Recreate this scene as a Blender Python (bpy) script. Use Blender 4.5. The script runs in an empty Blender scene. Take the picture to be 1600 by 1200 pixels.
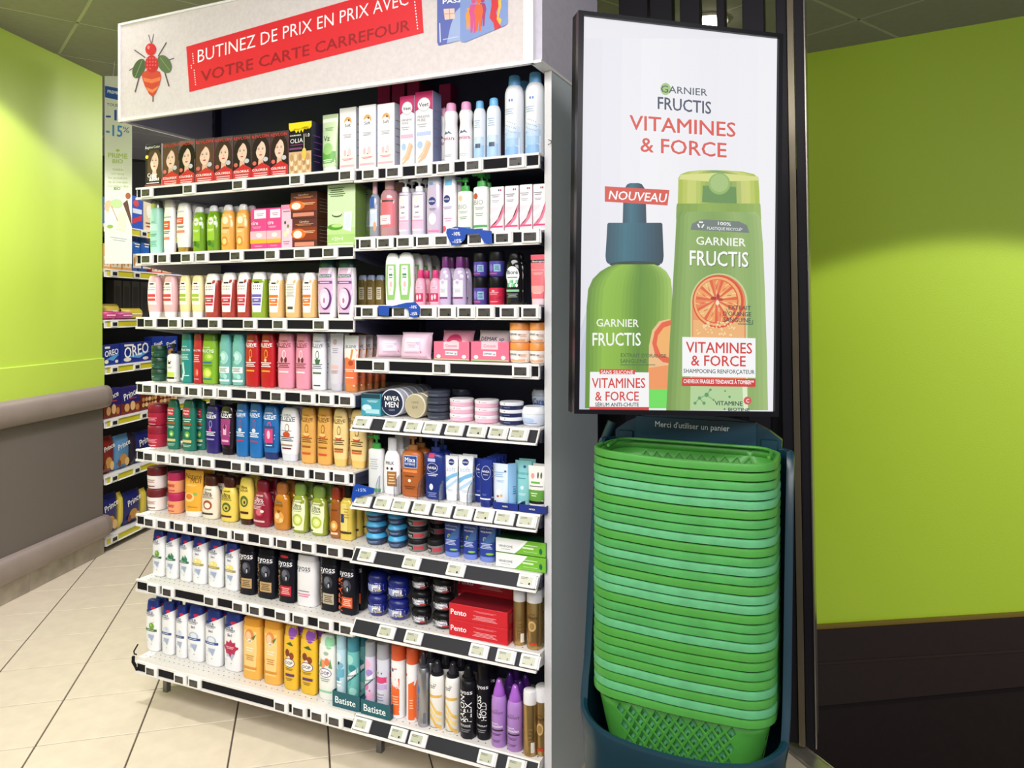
import bpy, bmesh, math, random
from mathutils import Vector
random.seed(7)
R = math.radians
sc = bpy.context.scene
C = sc.collection
# ---------------------------------------------------------------- camera
F, HV, CZ = 1204.0, 482.0, 1.49
cam = bpy.data.objects.new('camera', bpy.data.cameras.new('camera')); C.objects.link(cam)
cam.location = (0, 0, CZ); cam.rotation_euler = (R(90), 0, 0)
cam.data.sensor_width = 36; cam.data.lens = F / 1600 * 36; cam.data.shift_y = -118 / 1600
cam.data.clip_start = .05
sc.camera = cam
# ---------------------------------------------------------------- light
wd = bpy.data.worlds.new('world'); sc.world = wd; wd.use_nodes = True
wd.node_tree.nodes['Background'].inputs[0].default_value = (1.0, .97, .98, 1)
wd.node_tree.nodes['Background'].inputs[1].default_value = .40
def area(name, loc, rot, sx, sy, power, col=(1, .955, .945), spread=180):
    l = bpy.data.lights.new(name, 'AREA'); l.shape = 'RECTANGLE'; l.size = sx; l.size_y = sy
    l.energy = power; l.color = col; l.spread = R(spread)
    o = bpy.data.objects.new(name, l); C.objects.link(o); o.location = loc; o.rotation_euler = rot
    return o
def spot(name, loc, target, power, angle, blend=.3, col=(1, .955, .945), rad=.05):
    l = bpy.data.lights.new(name, 'SPOT'); l.energy = power; l.spot_size = R(angle); l.spot_blend = blend
    l.color = col; l.shadow_soft_size = rad
    o = bpy.data.objects.new(name, l); C.objects.link(o); o.location = loc
    o.rotation_euler = (Vector(target) - Vector(loc)).to_track_quat('-Z', 'Y').to_euler()
    return o
area('light_ceiling_aisle', (-1.0, .7, 2.86), (R(18), R(-6), 0), 2.4, .9, 86, spread=152)
area('light_ceiling_behind', (-.4, -1.2, 2.7), (R(42), 0, 0), 2.6, .9, 80)
area('light_ceiling_left', (-1.75, 3.1, 2.86), (0, R(6), 0), .9, .9, 16, spread=140)
area('light_fill_right', (1.7, -.6, 2.7), (R(40), R(22), 0), 1.2, .8, 26, spread=150)  # added fill, no real fixture: brightens the shelving's right end panel
area('light_ceiling_far', (-1.6, 5.6, 2.86), (0, R(25), 0), .8, 1.6, 40)
spot('light_wall_left', (-1.75, 3.0, 2.80), (-2.62, 3.35, .75), 85, 112, .12)
spot('light_wall_right', (2.1, 1.2, 2.75), (1.95, 3.95, .22), 275, 50, .16, (1, .98, .9))
sc.view_settings.view_transform = 'Standard'; sc.view_settings.look = 'None'
sc.view_settings.exposure = .07; sc.view_settings.gamma = 1; sc.view_settings.use_curve_mapping = False
# ---------------------------------------------------------------- helpers
def lin(h):
    h = h.lstrip('#'); v = [int(h[i:i+2], 16) / 255 for i in (0, 2, 4)]
    return tuple(c / 12.92 if c < .04045 else ((c + .055) / 1.055) ** 2.4 for c in v) + (1,)
_M = {}
def mat(h, rough=.35, metal=0, trans=0, emis=0, noise=0, scale=40, bump=0, coat=0):
    k = (h, rough, metal, trans, emis, noise, scale, bump, coat)
    if k in _M: return _M[k]
    m = bpy.data.materials.new('m_' + h.lstrip('#')); m.use_nodes = True; nt = m.node_tree
    b = nt.nodes['Principled BSDF']; c = lin(h)
    b.inputs['Base Color'].default_value = c
    b.inputs['Roughness'].default_value = rough; b.inputs['Metallic'].default_value = metal
    b.inputs['Transmission Weight'].default_value = trans
    b.inputs['Coat Weight'].default_value = coat
    if max(c[:3]) < .035 and not metal and rough < .8: b.inputs['Specular IOR Level'].default_value = .22
    if emis:
        b.inputs['Emission Color'].default_value = c; b.inputs['Emission Strength'].default_value = emis
        b.inputs['Base Color'].default_value = (.02, .02, .02, 1)
    if noise or bump:
        tc = nt.nodes.new('ShaderNodeTexCoord'); n = nt.nodes.new('ShaderNodeTexNoise')
        n.inputs['Scale'].default_value = scale; n.inputs['Detail'].default_value = 6
        nt.links.new(tc.outputs['Object'], n.inputs['Vector'])
        if noise:
            cr = nt.nodes.new('ShaderNodeValToRGB'); e = cr.color_ramp.elements
            e[0].position = .3; e[1].position = .7
            e[0].color = tuple(x * (1 - noise) for x in c[:3]) + (1,); e[1].color = tuple(min(1, x * (1 + noise * .6)) for x in c[:3]) + (1,)
            nt.links.new(n.outputs['Fac'], cr.inputs['Fac']); nt.links.new(cr.outputs['Color'], b.inputs['Base Color'])
        if bump:
            bp = nt.nodes.new('ShaderNodeBump'); bp.inputs['Strength'].default_value = bump; bp.inputs['Distance'].default_value = .003
            nt.links.new(n.outputs['Fac'], bp.inputs['Height']); nt.links.new(bp.outputs['Normal'], b.inputs['Normal'])
    _M[k] = m
    return m
class MB:
    """collects polygons; build() links them as one mesh object"""
    def __init__(s): s.v = []; s.f = []; s.m = []; s.mats = []
    def mi(s, m):
        if m not in s.mats: s.mats.append(m)
        return s.mats.index(m)
    def add(s, vs, fs, m):
        o = len(s.v); s.v += [tuple(v) for v in vs]; i = s.mi(m)
        for f in fs: s.f.append([o + k for k in f]); s.m.append(i)
    def box(s, x0, x1, y0, y1, z0, z1, m, b=0):
        if b and min(x1 - x0, y1 - y0, z1 - z0) > 2.2 * b:
            rings = [(z0, b), (z0 + b, 0), (z1 - b, 0), (z1, b)]; vs = []; fs = []
            for z, i in rings:
                X0, X1, Y0, Y1 = x0 + i, x1 - i, y0 + i, y1 - i
                vs += [(X0 + b, Y0, z), (X1 - b, Y0, z), (X1, Y0 + b, z), (X1, Y1 - b, z), (X1 - b, Y1, z), (X0 + b, Y1, z), (X0, Y1 - b, z), (X0, Y0 + b, z)]
            for r in range(3):
                for k in range(8): fs.append((r * 8 + k, r * 8 + (k + 1) % 8, r * 8 + 8 + (k + 1) % 8, r * 8 + 8 + k))
            fs.append(tuple(range(7, -1, -1))); fs.append(tuple(range(24, 32)))
            s.add(vs, fs, m); return
        vs = [(x, y, z) for z in (z0, z1) for x, y in ((x0, y0), (x1, y0), (x1, y1), (x0, y1))]
        s.add(vs, [(3, 2, 1, 0), (4, 5, 6, 7), (0, 1, 5, 4), (1, 2, 6, 5), (2, 3, 7, 6), (3, 0, 4, 7)], m)
    def prism(s, poly, ax, a0, a1, m):
        """extrude a 2D polygon: ax 'x': poly in (y,z); 'y': poly in (x,z); 'z': poly in (x,y)"""
        n = len(poly)
        def P(p, a): return (a, p[0], p[1]) if ax == 'x' else (p[0], a, p[1]) if ax == 'y' else (p[0], p[1], a)
        vs = [P(p, a0) for p in poly] + [P(p, a1) for p in poly]
        s.add(vs, [tuple(range(n - 1, -1, -1)), tuple(range(n, 2 * n))] + [(k, (k + 1) % n, n + (k + 1) % n, n + k) for k in range(n)], m)
    def tube(s, pts, r, m, seg=8):
        pts = [Vector(p) for p in pts]; vs = []; fs = []
        for i, p in enumerate(pts):
            t = (pts[min(i + 1, len(pts) - 1)] - pts[max(i - 1, 0)]).normalized()
            u = t.orthogonal().normalized() if i == 0 else (pu - t * pu.dot(t)).normalized()
            pu = u; w = t.cross(u)
            for k in range(seg):
                a = 2 * math.pi * k / seg; vs.append(p + (u * math.cos(a) + w * math.sin(a)) * r)
        for i in range(len(pts) - 1):
            for k in range(seg): fs.append((i * seg + k, i * seg + (k + 1) % seg, (i + 1) * seg + (k + 1) % seg, (i + 1) * seg + k))
        fs.append(tuple(range(seg - 1, -1, -1))); fs.append(tuple(range(len(vs) - seg, len(vs))))
        s.add(vs, fs, m)
    def mesh(s, name, smooth=False):
        me = bpy.data.meshes.new(name); me.from_pydata(s.v, [], s.f)
        for m in s.mats: me.materials.append(m)
        me.polygons.foreach_set('material_index', s.m)
        me.polygons.foreach_set('use_smooth', [bool(smooth)] * len(s.f))
        if smooth: me.set_sharp_from_angle(angle=R(38))
        me.update(); return me
    def build(s, name, parent=None, smooth=False):
        return link(name, s.mesh(name, smooth), parent)
def link(name, me, parent=None):
    o = bpy.data.objects.new(name, me); C.objects.link(o)
    if parent is not None: o.parent = parent
    return o
def empty(name, loc=(0, 0, 0), rz=0, label=None, cat=None, group=None, kind=None):
    o = bpy.data.objects.new(name, None); C.objects.link(o); o.location = loc; o.rotation_euler = (0, 0, rz)
    o.empty_display_size = .05
    return tag(o, label, cat, group, kind)
def tag(o, label=None, cat=None, group=None, kind=None):
    for k, v in (('label', label), ('category', cat), ('group', group), ('kind', kind)):
        if v: o[k] = v
    return o
_T = {}
def text_mesh(s, bold=0.0):
    """outline text as verts, faces; normalised to width 1, cap height returned"""
    k = (s, bold)
    if k in _T: return _T[k]
    cu = bpy.data.curves.new('t', 'FONT'); cu.body = s; cu.size = 1; cu.resolution_u = 2; cu.offset = min(bold, 0)
    o = bpy.data.objects.new('t', cu); C.objects.link(o)
    me = bpy.data.meshes.new_from_object(o)
    v = [(p.co.x, p.co.y) for p in me.vertices]; f = [tuple(p.vertices) for p in me.polygons]
    bpy.data.objects.remove(o); bpy.data.meshes.remove(me); bpy.data.curves.remove(cu)
    x0 = min(p[0] for p in v); x1 = max(p[0] for p in v); y0 = 0; y1 = .73
    w = x1 - x0
    n = len(v); hh = max(bold, 0)
    sh = [(0, 0)] if hh == 0 else [(-hh, 0), (hh, 0), (0, -hh * .8), (0, hh * .8)]
    f = [tuple(i + k * n for i in q) for k in range(len(sh)) for q in f]
    v = [((p[0] + dx - x0) / w, (p[1] + dy - y0) / w, k) for k, (dx, dy) in enumerate(sh) for p in v]
    _T[k] = (v, f, (y1 - y0) / w)
    return _T[k]
def rings(poly, nr=4, sub=1):
    """star-shaped polygon -> verts and faces with inner rings, so that it can follow a curved surface"""
    b = []
    for i, p in enumerate(poly):
        q = poly[(i + 1) % len(poly)]
        for k in range(sub): b.append((p[0] + (q[0] - p[0]) * k / sub, p[1] + (q[1] - p[1]) * k / sub))
    cx = sum(p[0] for p in b) / len(b); cy = sum(p[1] for p in b) / len(b); n = len(b)
    vs = [(cx, cy)]; fs = []
    for r in range(1, nr + 1):
        for p in b: vs.append((cx + (p[0] - cx) * r / nr, cy + (p[1] - cy) * r / nr))
    for k in range(n): fs.append((0, 1 + k, 1 + (k + 1) % n))
    for r in range(nr - 1):
        o = 1 + r * n
        for k in range(n): fs.append((o + k, o + n + k, o + n + (k + 1) % n, o + (k + 1) % n))
    return vs, fs
def ell(cx, cy, rx, ry, n=22, rot=0):
    c, s_ = math.cos(rot), math.sin(rot)
    return [(cx + rx * math.cos(a) * c - ry * math.sin(a) * s_, cy + rx * math.cos(a) * s_ + ry * math.sin(a) * c) for a in (2 * math.pi * k / n for k in range(n))]
# ---------------------------------------------------------------- a standing frame: local x along, y in depth, z up
class Frame:
    def __init__(s, P, ang):
        s.P = P; s.ang = ang; s.a = (math.cos(ang), math.sin(ang)); s.e = (-math.sin(ang), math.cos(ang))
    def s_at(s, u, d=0):
        x = (u - 800) / F; p = (s.P[0] + d * s.e[0], s.P[1] + d * s.e[1])
        return -(p[0] - x * p[1]) / (s.a[0] - x * s.a[1])
    def loc(s, u, v, d=0):
        t = s.s_at(u, d); Y = s.P[1] + d * s.e[1] + t * s.a[1]
        return (t, d, CZ + (HV - v) / F * Y)
    def world(s, t, d, z):
        return (s.P[0] + t * s.a[0] + d * s.e[0], s.P[1] + t * s.a[1] + d * s.e[1], z)
    def tan(s, u):
        x = (u - 800) / F
        return (x * s.a[0] + s.a[1]) / (x * s.e[0] + s.e[1])
G = Frame((-1.4218, 2.9263), R(-24.4))
# flat print: polygons and words laid on a plane. items are in sight coordinates of the photograph's frame, mapped to the plane once
def flat_print(items, fr, d, parent, step=.0004, emis=0, rough=.5, names=('print', 'lettering'), far=1):
    A, B = MB(), MB()
    def mm(c): return mat(c, rough, emis=emis) if emis else mat(c, rough)
    n = 0
    for it in items:
        n += 1; dd = d - far * step * n
        k = it[0]
        if k == 'p': A.add([fr.loc(u, v, dd) for u, v in it[1]], [tuple(range(len(it[1])))], mm(it[2]))
        elif k == 'e': A.add([fr.loc(u, v, dd) for u, v in ell(*it[1:5], 32, it[6] if len(it) > 6 else 0)], [tuple(range(32))], mm(it[5]))
        elif k == 'l':
            (u0, v0), (u1, v1), w = it[1], it[2], it[3] / 2; L = math.hypot(u1 - u0, v1 - v0) or 1; nx, ny = -(v1 - v0) / L * w, (u1 - u0) / L * w
            A.add([fr.loc(u, v, dd) for u, v in ((u0 + nx, v0 + ny), (u1 + nx, v1 + ny), (u1 - nx, v1 - ny), (u0 - nx, v0 - ny))], [(0, 1, 2, 3)], mm(it[4]))
        elif k == 't':   # text, baseline start, baseline end, cap height, colour, bold, slant
            s_, (u0, v0), (u1, v1), h, c = it[1:6]; bold = it[6] if len(it) > 6 else 0; sl = it[7] if len(it) > 7 else 0
            vs, fs, asp = text_mesh(s_, bold); du, dv = u1 - u0, v1 - v0
            B.add([fr.loc(u0 + du * x + sl * y / asp * h, v0 + dv * x - y / asp * h, dd - l * step * .15) for x, y, l in vs], fs, mm(c))
        elif k == 'b':   # banded shape: rows [(v, u_left, u_right)], colours across
            rows, cols = it[1], it[2]; nb = len(cols)
            for j, c in enumerate(cols):
                L_ = [(l + (r - l) * j / nb, v) for v, l, r in rows]; R_ = [(l + (r - l) * (j + 1) / nb, v) for v, l, r in rows]
                vs = [fr.loc(u, v, dd) for u, v in L_ + R_]; q = len(rows)
                A.add(vs, [(i, i + 1, q + i + 1, q + i) for i in range(q - 1)], mm(c))
    o = []
    if A.f: o.append(A.build(names[0], parent))
    if B.f: o.append(B.build(names[1], parent))
    return o
def mix(c0, c1, t):
    a, b = c0.lstrip('#'), c1.lstrip('#')
    return ''.join('%02x' % int(round(int(a[i:i+2], 16) * (1 - t) + int(b[i:i+2], 16) * t)) for i in (0, 2, 4))
def grad(stops, n):
    out = []
    for i in range(n):
        x = (i + .5) / n * (len(stops) - 1); k = min(int(x), len(stops) - 2); out.append(mix(stops[k], stops[k + 1], x - k))
    return out
# ================================================================ THE ROOM
def clip(poly, p, n):
    out = []
    for i, a in enumerate(poly):
        b = poly[(i + 1) % len(poly)]
        da = (a[0] - p[0]) * n[0] + (a[1] - p[1]) * n[1]; db = (b[0] - p[0]) * n[0] + (b[1] - p[1]) * n[1]
        if da >= 0: out.append(a)
        if da * db < 0: t = da / (da - db); out.append((a[0] + (b[0] - a[0]) * t, a[1] + (b[1] - a[1]) * t))
    return out
TP = (.964, 2.706); tdx, tdy = .0735 / .2202, -.2075 / .2202      # floor edge line beside the ramp
TN = (tdy, -tdx)                                                     # points to the floor side (left)
WLP = (-2.49, 4.684); wa = math.atan2(1, .0966)
WL = Frame(WLP, wa)         # local x runs away from the camera along the left wall, local -y faces the aisle
# floor slab and tiles
m_tile = mat('d9cdb8', .38, noise=.07, scale=14, bump=.02)
fl = MB(); slab = [(-3.2, .3), (1.9, .3), (1.9, 7.6), (-3.2, 7.6)]
slab = clip(slab, TP, TN)
fl.prism(slab, 'z', -.06, -.006, mat('5b5048', .8))
floor = tag(fl.build('floor'), kind='structure')
ta, tb = (.9659, .2588), (-.2588, .9659)
T = .3222; base_a, base_b = -.245, 2.955
ft = MB(); hw = T / 2 - .0028
ft.box(-hw, hw, -hw, hw, -.008, 0, m_tile, .0015)
tile_me = ft.mesh('floor_tile'); cnt = 0
ang_t = math.atan2(ta[1], ta[0])
for i in range(-14, 8):
    for j in range(-7, 12):
        ca, cb = base_a + (i + .5) * T, base_b + (j + .5) * T
        x, y = ca * ta[0] + cb * tb[0], ca * ta[1] + cb * tb[1]
        if y < 1.4 or y > 6.4: continue
        u = 800 + F * x / y; v = HV + F * CZ / y
        if u < -150 or u > 1500 or v > 1420: continue
        if x < -2.75 or (y > 3.5 and x > -.6): continue
        q = [(x + sx * hw * ta[0] + sy * hw * tb[0], y + sx * hw * ta[1] + sy * hw * tb[1]) for sx, sy in ((-1, -1), (1, -1), (1, 1), (-1, 1))]
        side = [(p[0] - TP[0]) * TN[0] + (p[1] - TP[1]) * TN[1] for p in q]
        if max(side) < .075: continue
        wside = [(p[0] - WLP[0]) * math.sin(wa) - (p[1] - WLP[1]) * math.cos(wa) for p in q]
        if max(wside) < 0: continue
        if min(side) < .075:
            P0 = (TP[0] + TN[0] * .075, TP[1] + TN[1] * .075); q = clip(q, P0, TN)
            if len(q) < 3: continue
            b = MB(); b.prism(q, 'z', -.008, 0, m_tile); o = b.build('floor_tile', floor)
        else:
            o = link('floor_tile', tile_me, floor); o.location = (x, y, 0); o.rotation_euler = (0, 0, ang_t)
        cnt += 1
# metal edge strip along the ramp opening
st = MB()
def tl(k, w, z): return (TP[0] + tdx * k + TN[0] * w, TP[1] + tdy * k + TN[1] * w, z)
m_al = mat('b9b2ab', .35, .7, noise=.2, scale=30); m_al2 = mat('e8e2dc', .3, .8)
for w0, w1, z0, z1, m in ((0, .062, -.09, .003, m_al), (.0, .004, -.09, .006, m_al2), (.064, .071, -.01, .004, m_al2)):
    vs = [tl(k, w, z) for z in (z0, z1) for k, w in ((-1.2, w0), (2.3, w0), (2.3, w1), (-1.2, w1))]
    st.add(vs, [(3, 2, 1, 0), (4, 5, 6, 7), (0, 1, 5, 4), (1, 2, 6, 5), (2, 3, 7, 6), (3, 0, 4, 7)], m)
tag(st.build('trim_1'), kind='structure')
# ceiling: grid of panels, each hung between thin runners
ceil_z = 2.9
cp = MB(); cp.box(-4.2, 4.6, -2.5, 7.6, ceil_z + .012, ceil_z + .06, mat('2e2f2a', .9))
ceiling = tag(cp.build('ceiling'), kind='structure')
n1, n2 = (-.616, .788), (.788, .616)
pm = MB(); ph = .2925
pm.box(-ph, ph, -ph, ph, 0, .012, mat('96928c', .9, noise=.05, scale=25, bump=.1), .002); pm_me = pm.mesh('ceiling_panel')
run = MB(); m_run = mat('b5b4a8', .5)
for i in range(-9, 9):
    for j in range(-9, 9):
        c1, c2 = 4.323 + (i + .5) * .6, .653 + (j + .5) * .6
        x, y = n1[0] * c1 + n2[0] * c2, n1[1] * c1 + n2[1] * c2
        if y < 2.6 or y > 7.3 or x < -3.6 or x > 4.2: continue
        o = link('ceiling_panel', pm_me, ceiling); o.location = (x, y, ceil_z); o.rotation_euler = (0, 0, math.atan2(n1[1], n1[0]))
for i in range(-10, 10):
    for nn, mm_, c0 in ((n1, n2, 4.323), (n2, n1, .653)):
        c = c0 + i * .6; b = []
        for t, w in ((-6, -.0075), (6, -.0075), (6, .0075), (-6, .0075)):
            tt = t + (0.653 if nn is n1 else 4.323)
            b.append((nn[0] * (c + w) + mm_[0] * tt, nn[1] * (c + w) + mm_[1] * tt))
        for p_, q_ in (((0, 2.4), (0, 1)), ((0, 7.5), (0, -1)), ((-4, 0), (1, 0)), ((4.4, 0), (-1, 0))): b = clip(b, p_, q_)
        if len(b) > 2: run.prism(b, 'z', ceil_z + .002, ceil_z + .012, m_run)
run.build('ceiling_runner', ceiling)
# left wall: green board, protruding green strip, grey dado, two half-round bumpers, skirting tiles
lw = MB(); m_green = mat('c4de56', .42, bump=.08, scale=220)
lw.box(-4.4, 0, 0, .16, 1.18, ceil_z + .01, m_green)
wall_left = tag(lw.build('wall_left'), kind='structure')
wall_left.location = (WLP[0], WLP[1], 0); wall_left.rotation_euler = (0, 0, wa)
b = MB(); b.box(-4.4, .004, -.012, .16, .96, 1.19, m_green, .003); b.build('wall_board', wall_left)
b = MB(); b.box(-4.4, 0, -.004, .16, .06, .96, mat('6f6660', .6, bump=.15, scale=300)); b.build('dado_panel', wall_left)
def bumper(z0, z1, dep):
    b = MB(); n = 12; zc, r = (z0 + z1) / 2, (z1 - z0) / 2
    poly = [(-dep * math.cos(-math.pi / 2 + math.pi * k / n) ** .7 if 0 < k < n else 0, zc + r * math.sin(-math.pi / 2 + math.pi * k / n)) for k in range(n + 1)] + [(.02, z1), (.02, z0)]
    b.prism(poly, 'x', -4.4, -.02, mat('94867f', .45, noise=.06, scale=9))
    o = b.build('bumper_rail', wall_left, True)
    c = MB(); c.prism([(p[0] * .96, zc + (p[1] - zc) * .97) for p in poly], 'x', -.018, .022, mat('857870', .4)); c.build('end_cap', o, True)
bumper(.885, 1.025, .055); bumper(.10, .235, .055)
k = -.279 + .348
m_sk = mat('a99e90', .5, noise=.22, scale=12)
for i in range(13):
    b = MB(); b.box(max(k - .346, -4.4), min(k, .0), -.012, .02, 0, .1, m_sk, .002); o = b.build('skirting_tile', wall_left); k -= .348
# right green wall down the ramp, sloped dark dado
WR = Frame((1.623, 4.266), math.atan2(-.551, .846))
rw = MB(); rw.box(-2.6, 2.9, 0, .12, -1.9, ceil_z + .01, mat('a2bf2a', .55, bump=.25, scale=160))
wall_right = tag(rw.build('wall_right'), kind='structure'); wall_right.location = (WR.P[0], WR.P[1], 0); wall_right.rotation_euler = (0, 0, WR.ang)
def dado(va0, vb0, va1, vb1, dep, m, name):
    p = [WR.loc(1275, va0), WR.loc(1600, vb0), WR.loc(1600, vb1), WR.loc(1275, va1)]
    def ext(a, b, t): return (t, a[2] + (b[2] - a[2]) * (t - a[0]) / (b[0] - a[0]))
    poly = [ext(p[0], p[1], -1.2), ext(p[0], p[1], 2.2), ext(p[3], p[2], 2.2), ext(p[3], p[2], -1.2)]
    b = MB(); b.prism(poly, 'y', -dep, .01, m); return b.build(name, wall_right)
dado(978, 958, 1500, 1480, .02, mat('1d1513', .5, noise=.1, scale=30), 'dado_panel')
dado(981, 960, 1098, 1066, .05, mat('261c1a', .45, noise=.08, scale=30), 'dado_rail')
dado(975, 955, 983, 962, .03, mat('6d5a1d', .5), 'dado_bead')
dado(1030, 1008, 1034, 1012, .054, mat('2a201d', .5), 'dado_groove')
b = MB(); b.box(.6, 4.6, .2, 4.9, -1.9, -1.85, mat('3b3634', .7)); tag(b.build('floor_ramp'), kind='structure')
b = MB(); b.box(-4.3, 4.6, 7.45, 7.6, 0, ceil_z + .01, mat('46433f', .8)); tag(b.build('wall_back'), kind='structure')
# ================================================================ SLATTED SCREEN
SD = .684
scr = empty('slat_screen', G.world(1.1, SD, 0), G.ang, 'dark brown slatted screen standing behind the basket stand and the hanging poster', 'screen')
scr.rotation_euler = (0, R(-.9), G.ang)
m_sl = mat('17151b', .5, noise=.1, scale=8); m_br = mat('6b6350', .3, .5, noise=.1, scale=6)
s_end = G.s_at(1277, SD) - 1.1
b = MB(); b.box(s_end - .004, s_end, -.01, .1, .004, 2.88, mat('8f8880', .25, .7)); b.box(s_end - .034, s_end - .004, 0, .1, .004, 2.88, m_sl); b.build('slat', scr)
b = MB(); b.box(s_end - .056, s_end - .036, -.012, .02, .004, 2.88, m_br); b.build('metal_strip', scr)
x = 0
for ua, ub in ((915, 923), (965, 1010), (1013, 1048), (1060, 1091), (1117, 1130), (1157, 1191), (1209, 1241)):
    xa, xb = G.s_at(ua, SD) - 1.1 + .045, min(G.s_at(ub, SD) - 1.1 + .045, s_end - .058)
    if ua == 915: x = xa - .04; xa = x
    b = MB(); b.box(xa, xb, 0, .05, .004, 2.88, m_sl, .002); b.build('slat', scr)
b = MB(); b.box(x, s_end - .03, .055, .06, .03, 1.95, m_sl); b.build('backing_panel', scr)
b = MB(); b.box(x, s_end, .03, .09, 2.84, 2.895, m_sl); b.build('top_rail', scr)
b = MB(); b.box(x, s_end, .03, .09, .003, .03, m_sl); b.build('bottom_rail', scr)
# a ceiling downlight seen between the slats
dl = empty('downlight', (.955, 3.77, ceil_z), 0, 'small bright round ceiling downlight seen between the dark slats', 'lamp')
b = MB(); b.prism(ell(0, 0, .10, .10), 'z', -.012, 0, mat('cfcabd', .4)); b.build('ring', dl)
b = MB(); b.prism(ell(0, 0, .075, .075), 'z', -.03, -.012, mat('fff4e0', .4, emis=12)); b.build('lamp_glass', dl)
# ================================================================ GONDOLA
gon = empty('display_shelving', (G.P[0], G.P[1], 0), G.ang, 'white metal supermarket shelving bay stocked with toiletries under a printed header board', 'shelving')
W_ = mat('e6e3e0', .4); DK = mat('141318', .75); NAVY = mat('3f4160', .55, noise=.06, scale=6); GREY = mat('a9aeb4', .45)
SH = {}                                      # shelf code -> (s0, s1, z, tilted, spoken name)
ZA = [1.945, 1.696, 1.457, 1.211, .957, .712, .465, .170]
ZR = [1.942, 1.720, 1.500, 1.328, 1.140, .890, .716, .485, .172]
NUM = ['one', 'two', 'three', 'four', 'five', 'six', 'seven', 'eight', 'nine']
ORD = ['first', 'second', 'third', 'fourth', 'fifth', 'sixth', 'seventh', 'eighth', 'ninth', 'tenth', 'eleventh', 'twelfth']
for i, z in enumerate(ZA): SH['A%d' % (i + 1)] = (.003, 1.0, z, False, ('left bay top shelf' if i == 0 else 'left bay bottom shelf' if i == 7 else 'left bay shelf %s' % NUM[i]))
for i, z in enumerate(ZR): SH['R%d' % (i + 1)] = (1.004, 1.652, z, i > 3, ('right bay top shelf' if i == 0 else 'right bay bottom shelf' if i == 8 else 'right bay shelf %s' % NUM[i]))
b = MB(); b.box(-.05, 1.652, .42, .45, .04, 2.52, NAVY, .002); b.build('back_panel', gon)
for s in (-.03, .985, 1.625):
    b = MB(); b.box(s, s + .03, .385, .42, .02, 2.4, mat('3a3c4c', .4, .3))
    for k in range(46): b.box(s + .010, s + .020, .3845, .386, .1 + k * .05, .125 + k * .05, mat('08080b', .6))
    b.build('upright', gon)
def rail_sec(tilt):
    if tilt: return [(-.002, 0), (-.030, -.040), (-.034, -.037), (-.036, -.0435), (-.026, -.046), (.004, -.004)]
    return [(0, .001), (-.011, .001), (-.011, -.006), (-.006, -.006), (-.006, -.036), (-.012, -.036), (-.012, -.044), (0, -.044)]
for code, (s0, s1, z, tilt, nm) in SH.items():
    b = MB(); b.box(s0, s1, 0, .415, z - .006, z - .001, W_); b.box(s0, s1, .001, .415, z - .022, z - .006, W_ if z < .6 else mat('3a3c52', .5))  # higher boards: shade underneath is painted in as a dark navy lower layer
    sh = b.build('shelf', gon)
    b = MB(); rz = -.014 if code == 'A8' else 0
    if rz: b.box(s0, s1, -.004, 0, z - .018, z, W_)
    b.prism([(y, z + rz + q) for y, q in rail_sec(tilt)], 'x', s0, s1, W_); b.build('price_rail', sh)
    b = MB()
    if tilt: b.prism([(-.0045, z - .005), (-.028, z - .0385), (-.0292, z - .0377), (-.0057, z - .0042)], 'x', s0 + .004, s1 - .004, mat('27272d', .5))
    else: b.box(s0 + .004, s1 - .004, -.0068, -.0055, z + rz - .0355, z + rz - .0065, DK)
    b.build('rail_insert', sh)
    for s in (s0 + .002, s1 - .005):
        b = MB(); b.prism([(.0, z - .022), (.41, z - .022), (.41, z - .085), (.30, z - .085), (.0, z - .042)], 'x', s, s + .003, W_ if (code[0] == 'A' and s < .1) or z < .6 else mat('33354a', .5)); b.build('bracket', sh)  # dark brackets carry the shade below the higher boards in their colour
    if z < 1.3:
        b = MB(); k = s0 + .02
        while k < s1 - .01:
            for y in (.018, .043, .12, .145): b.add([(p[0], p[1], z - .0004) for p in ell(k, y, .0024, .0024, 6)], [tuple(range(6))], mat('3b3838', .8))
            k += .0245
        tag(b.build('perforations', sh), kind='stuff')
b = MB(); b.box(.02, 1.65, .27, .40, .0, .10, mat('2c2a2c', .6), .002); b.build('plinth', gon)
for s in (.03, 1.02):
    b = MB(); b.box(s, s + .02, .06, .42, .09, .125, W_); b.box(s, s + .02, .09, .11, .0, .09, mat('777777', .4, .6)); b.build('base_foot', gon)
b = MB(); b.box(1.6585, 1.676, .028, .46, .0, 2.19, mat('c3cdd2', .5, noise=.04, scale=3)); ep = b.build('end_panel', gon)
b = MB(); b.box(1.656, 1.678, .022, .0285, .0, 2.19, mat('d8d8da', .35)); b.build('edge_trim', ep)
# black cord hook at the left corner of the bottom shelf, and the small hook on the end panel
b = MB(); b.tube([(-.004, .0, .175), (-.012, -.005, .178), (-.01, -.008, .19), (.002, .0, .215)], .0028, DK, 6); b.tube([(-.008, -.012, .172), (-.012, -.01, .15), (-.004, -.004, .13), (.01, -.01, .125)], .006, DK, 6)
tag(b.build('cable_tie', gon, True), 'black plastic tie knotted at the shelf corner')
b = MB(); b.tube([G.loc(857, 218, .02), G.loc(861, 220, .012), G.loc(861, 224, .012), G.loc(856, 226, .015)], .0011, mat('333333', .4), 6); b.build('hook', ep, True)
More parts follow.
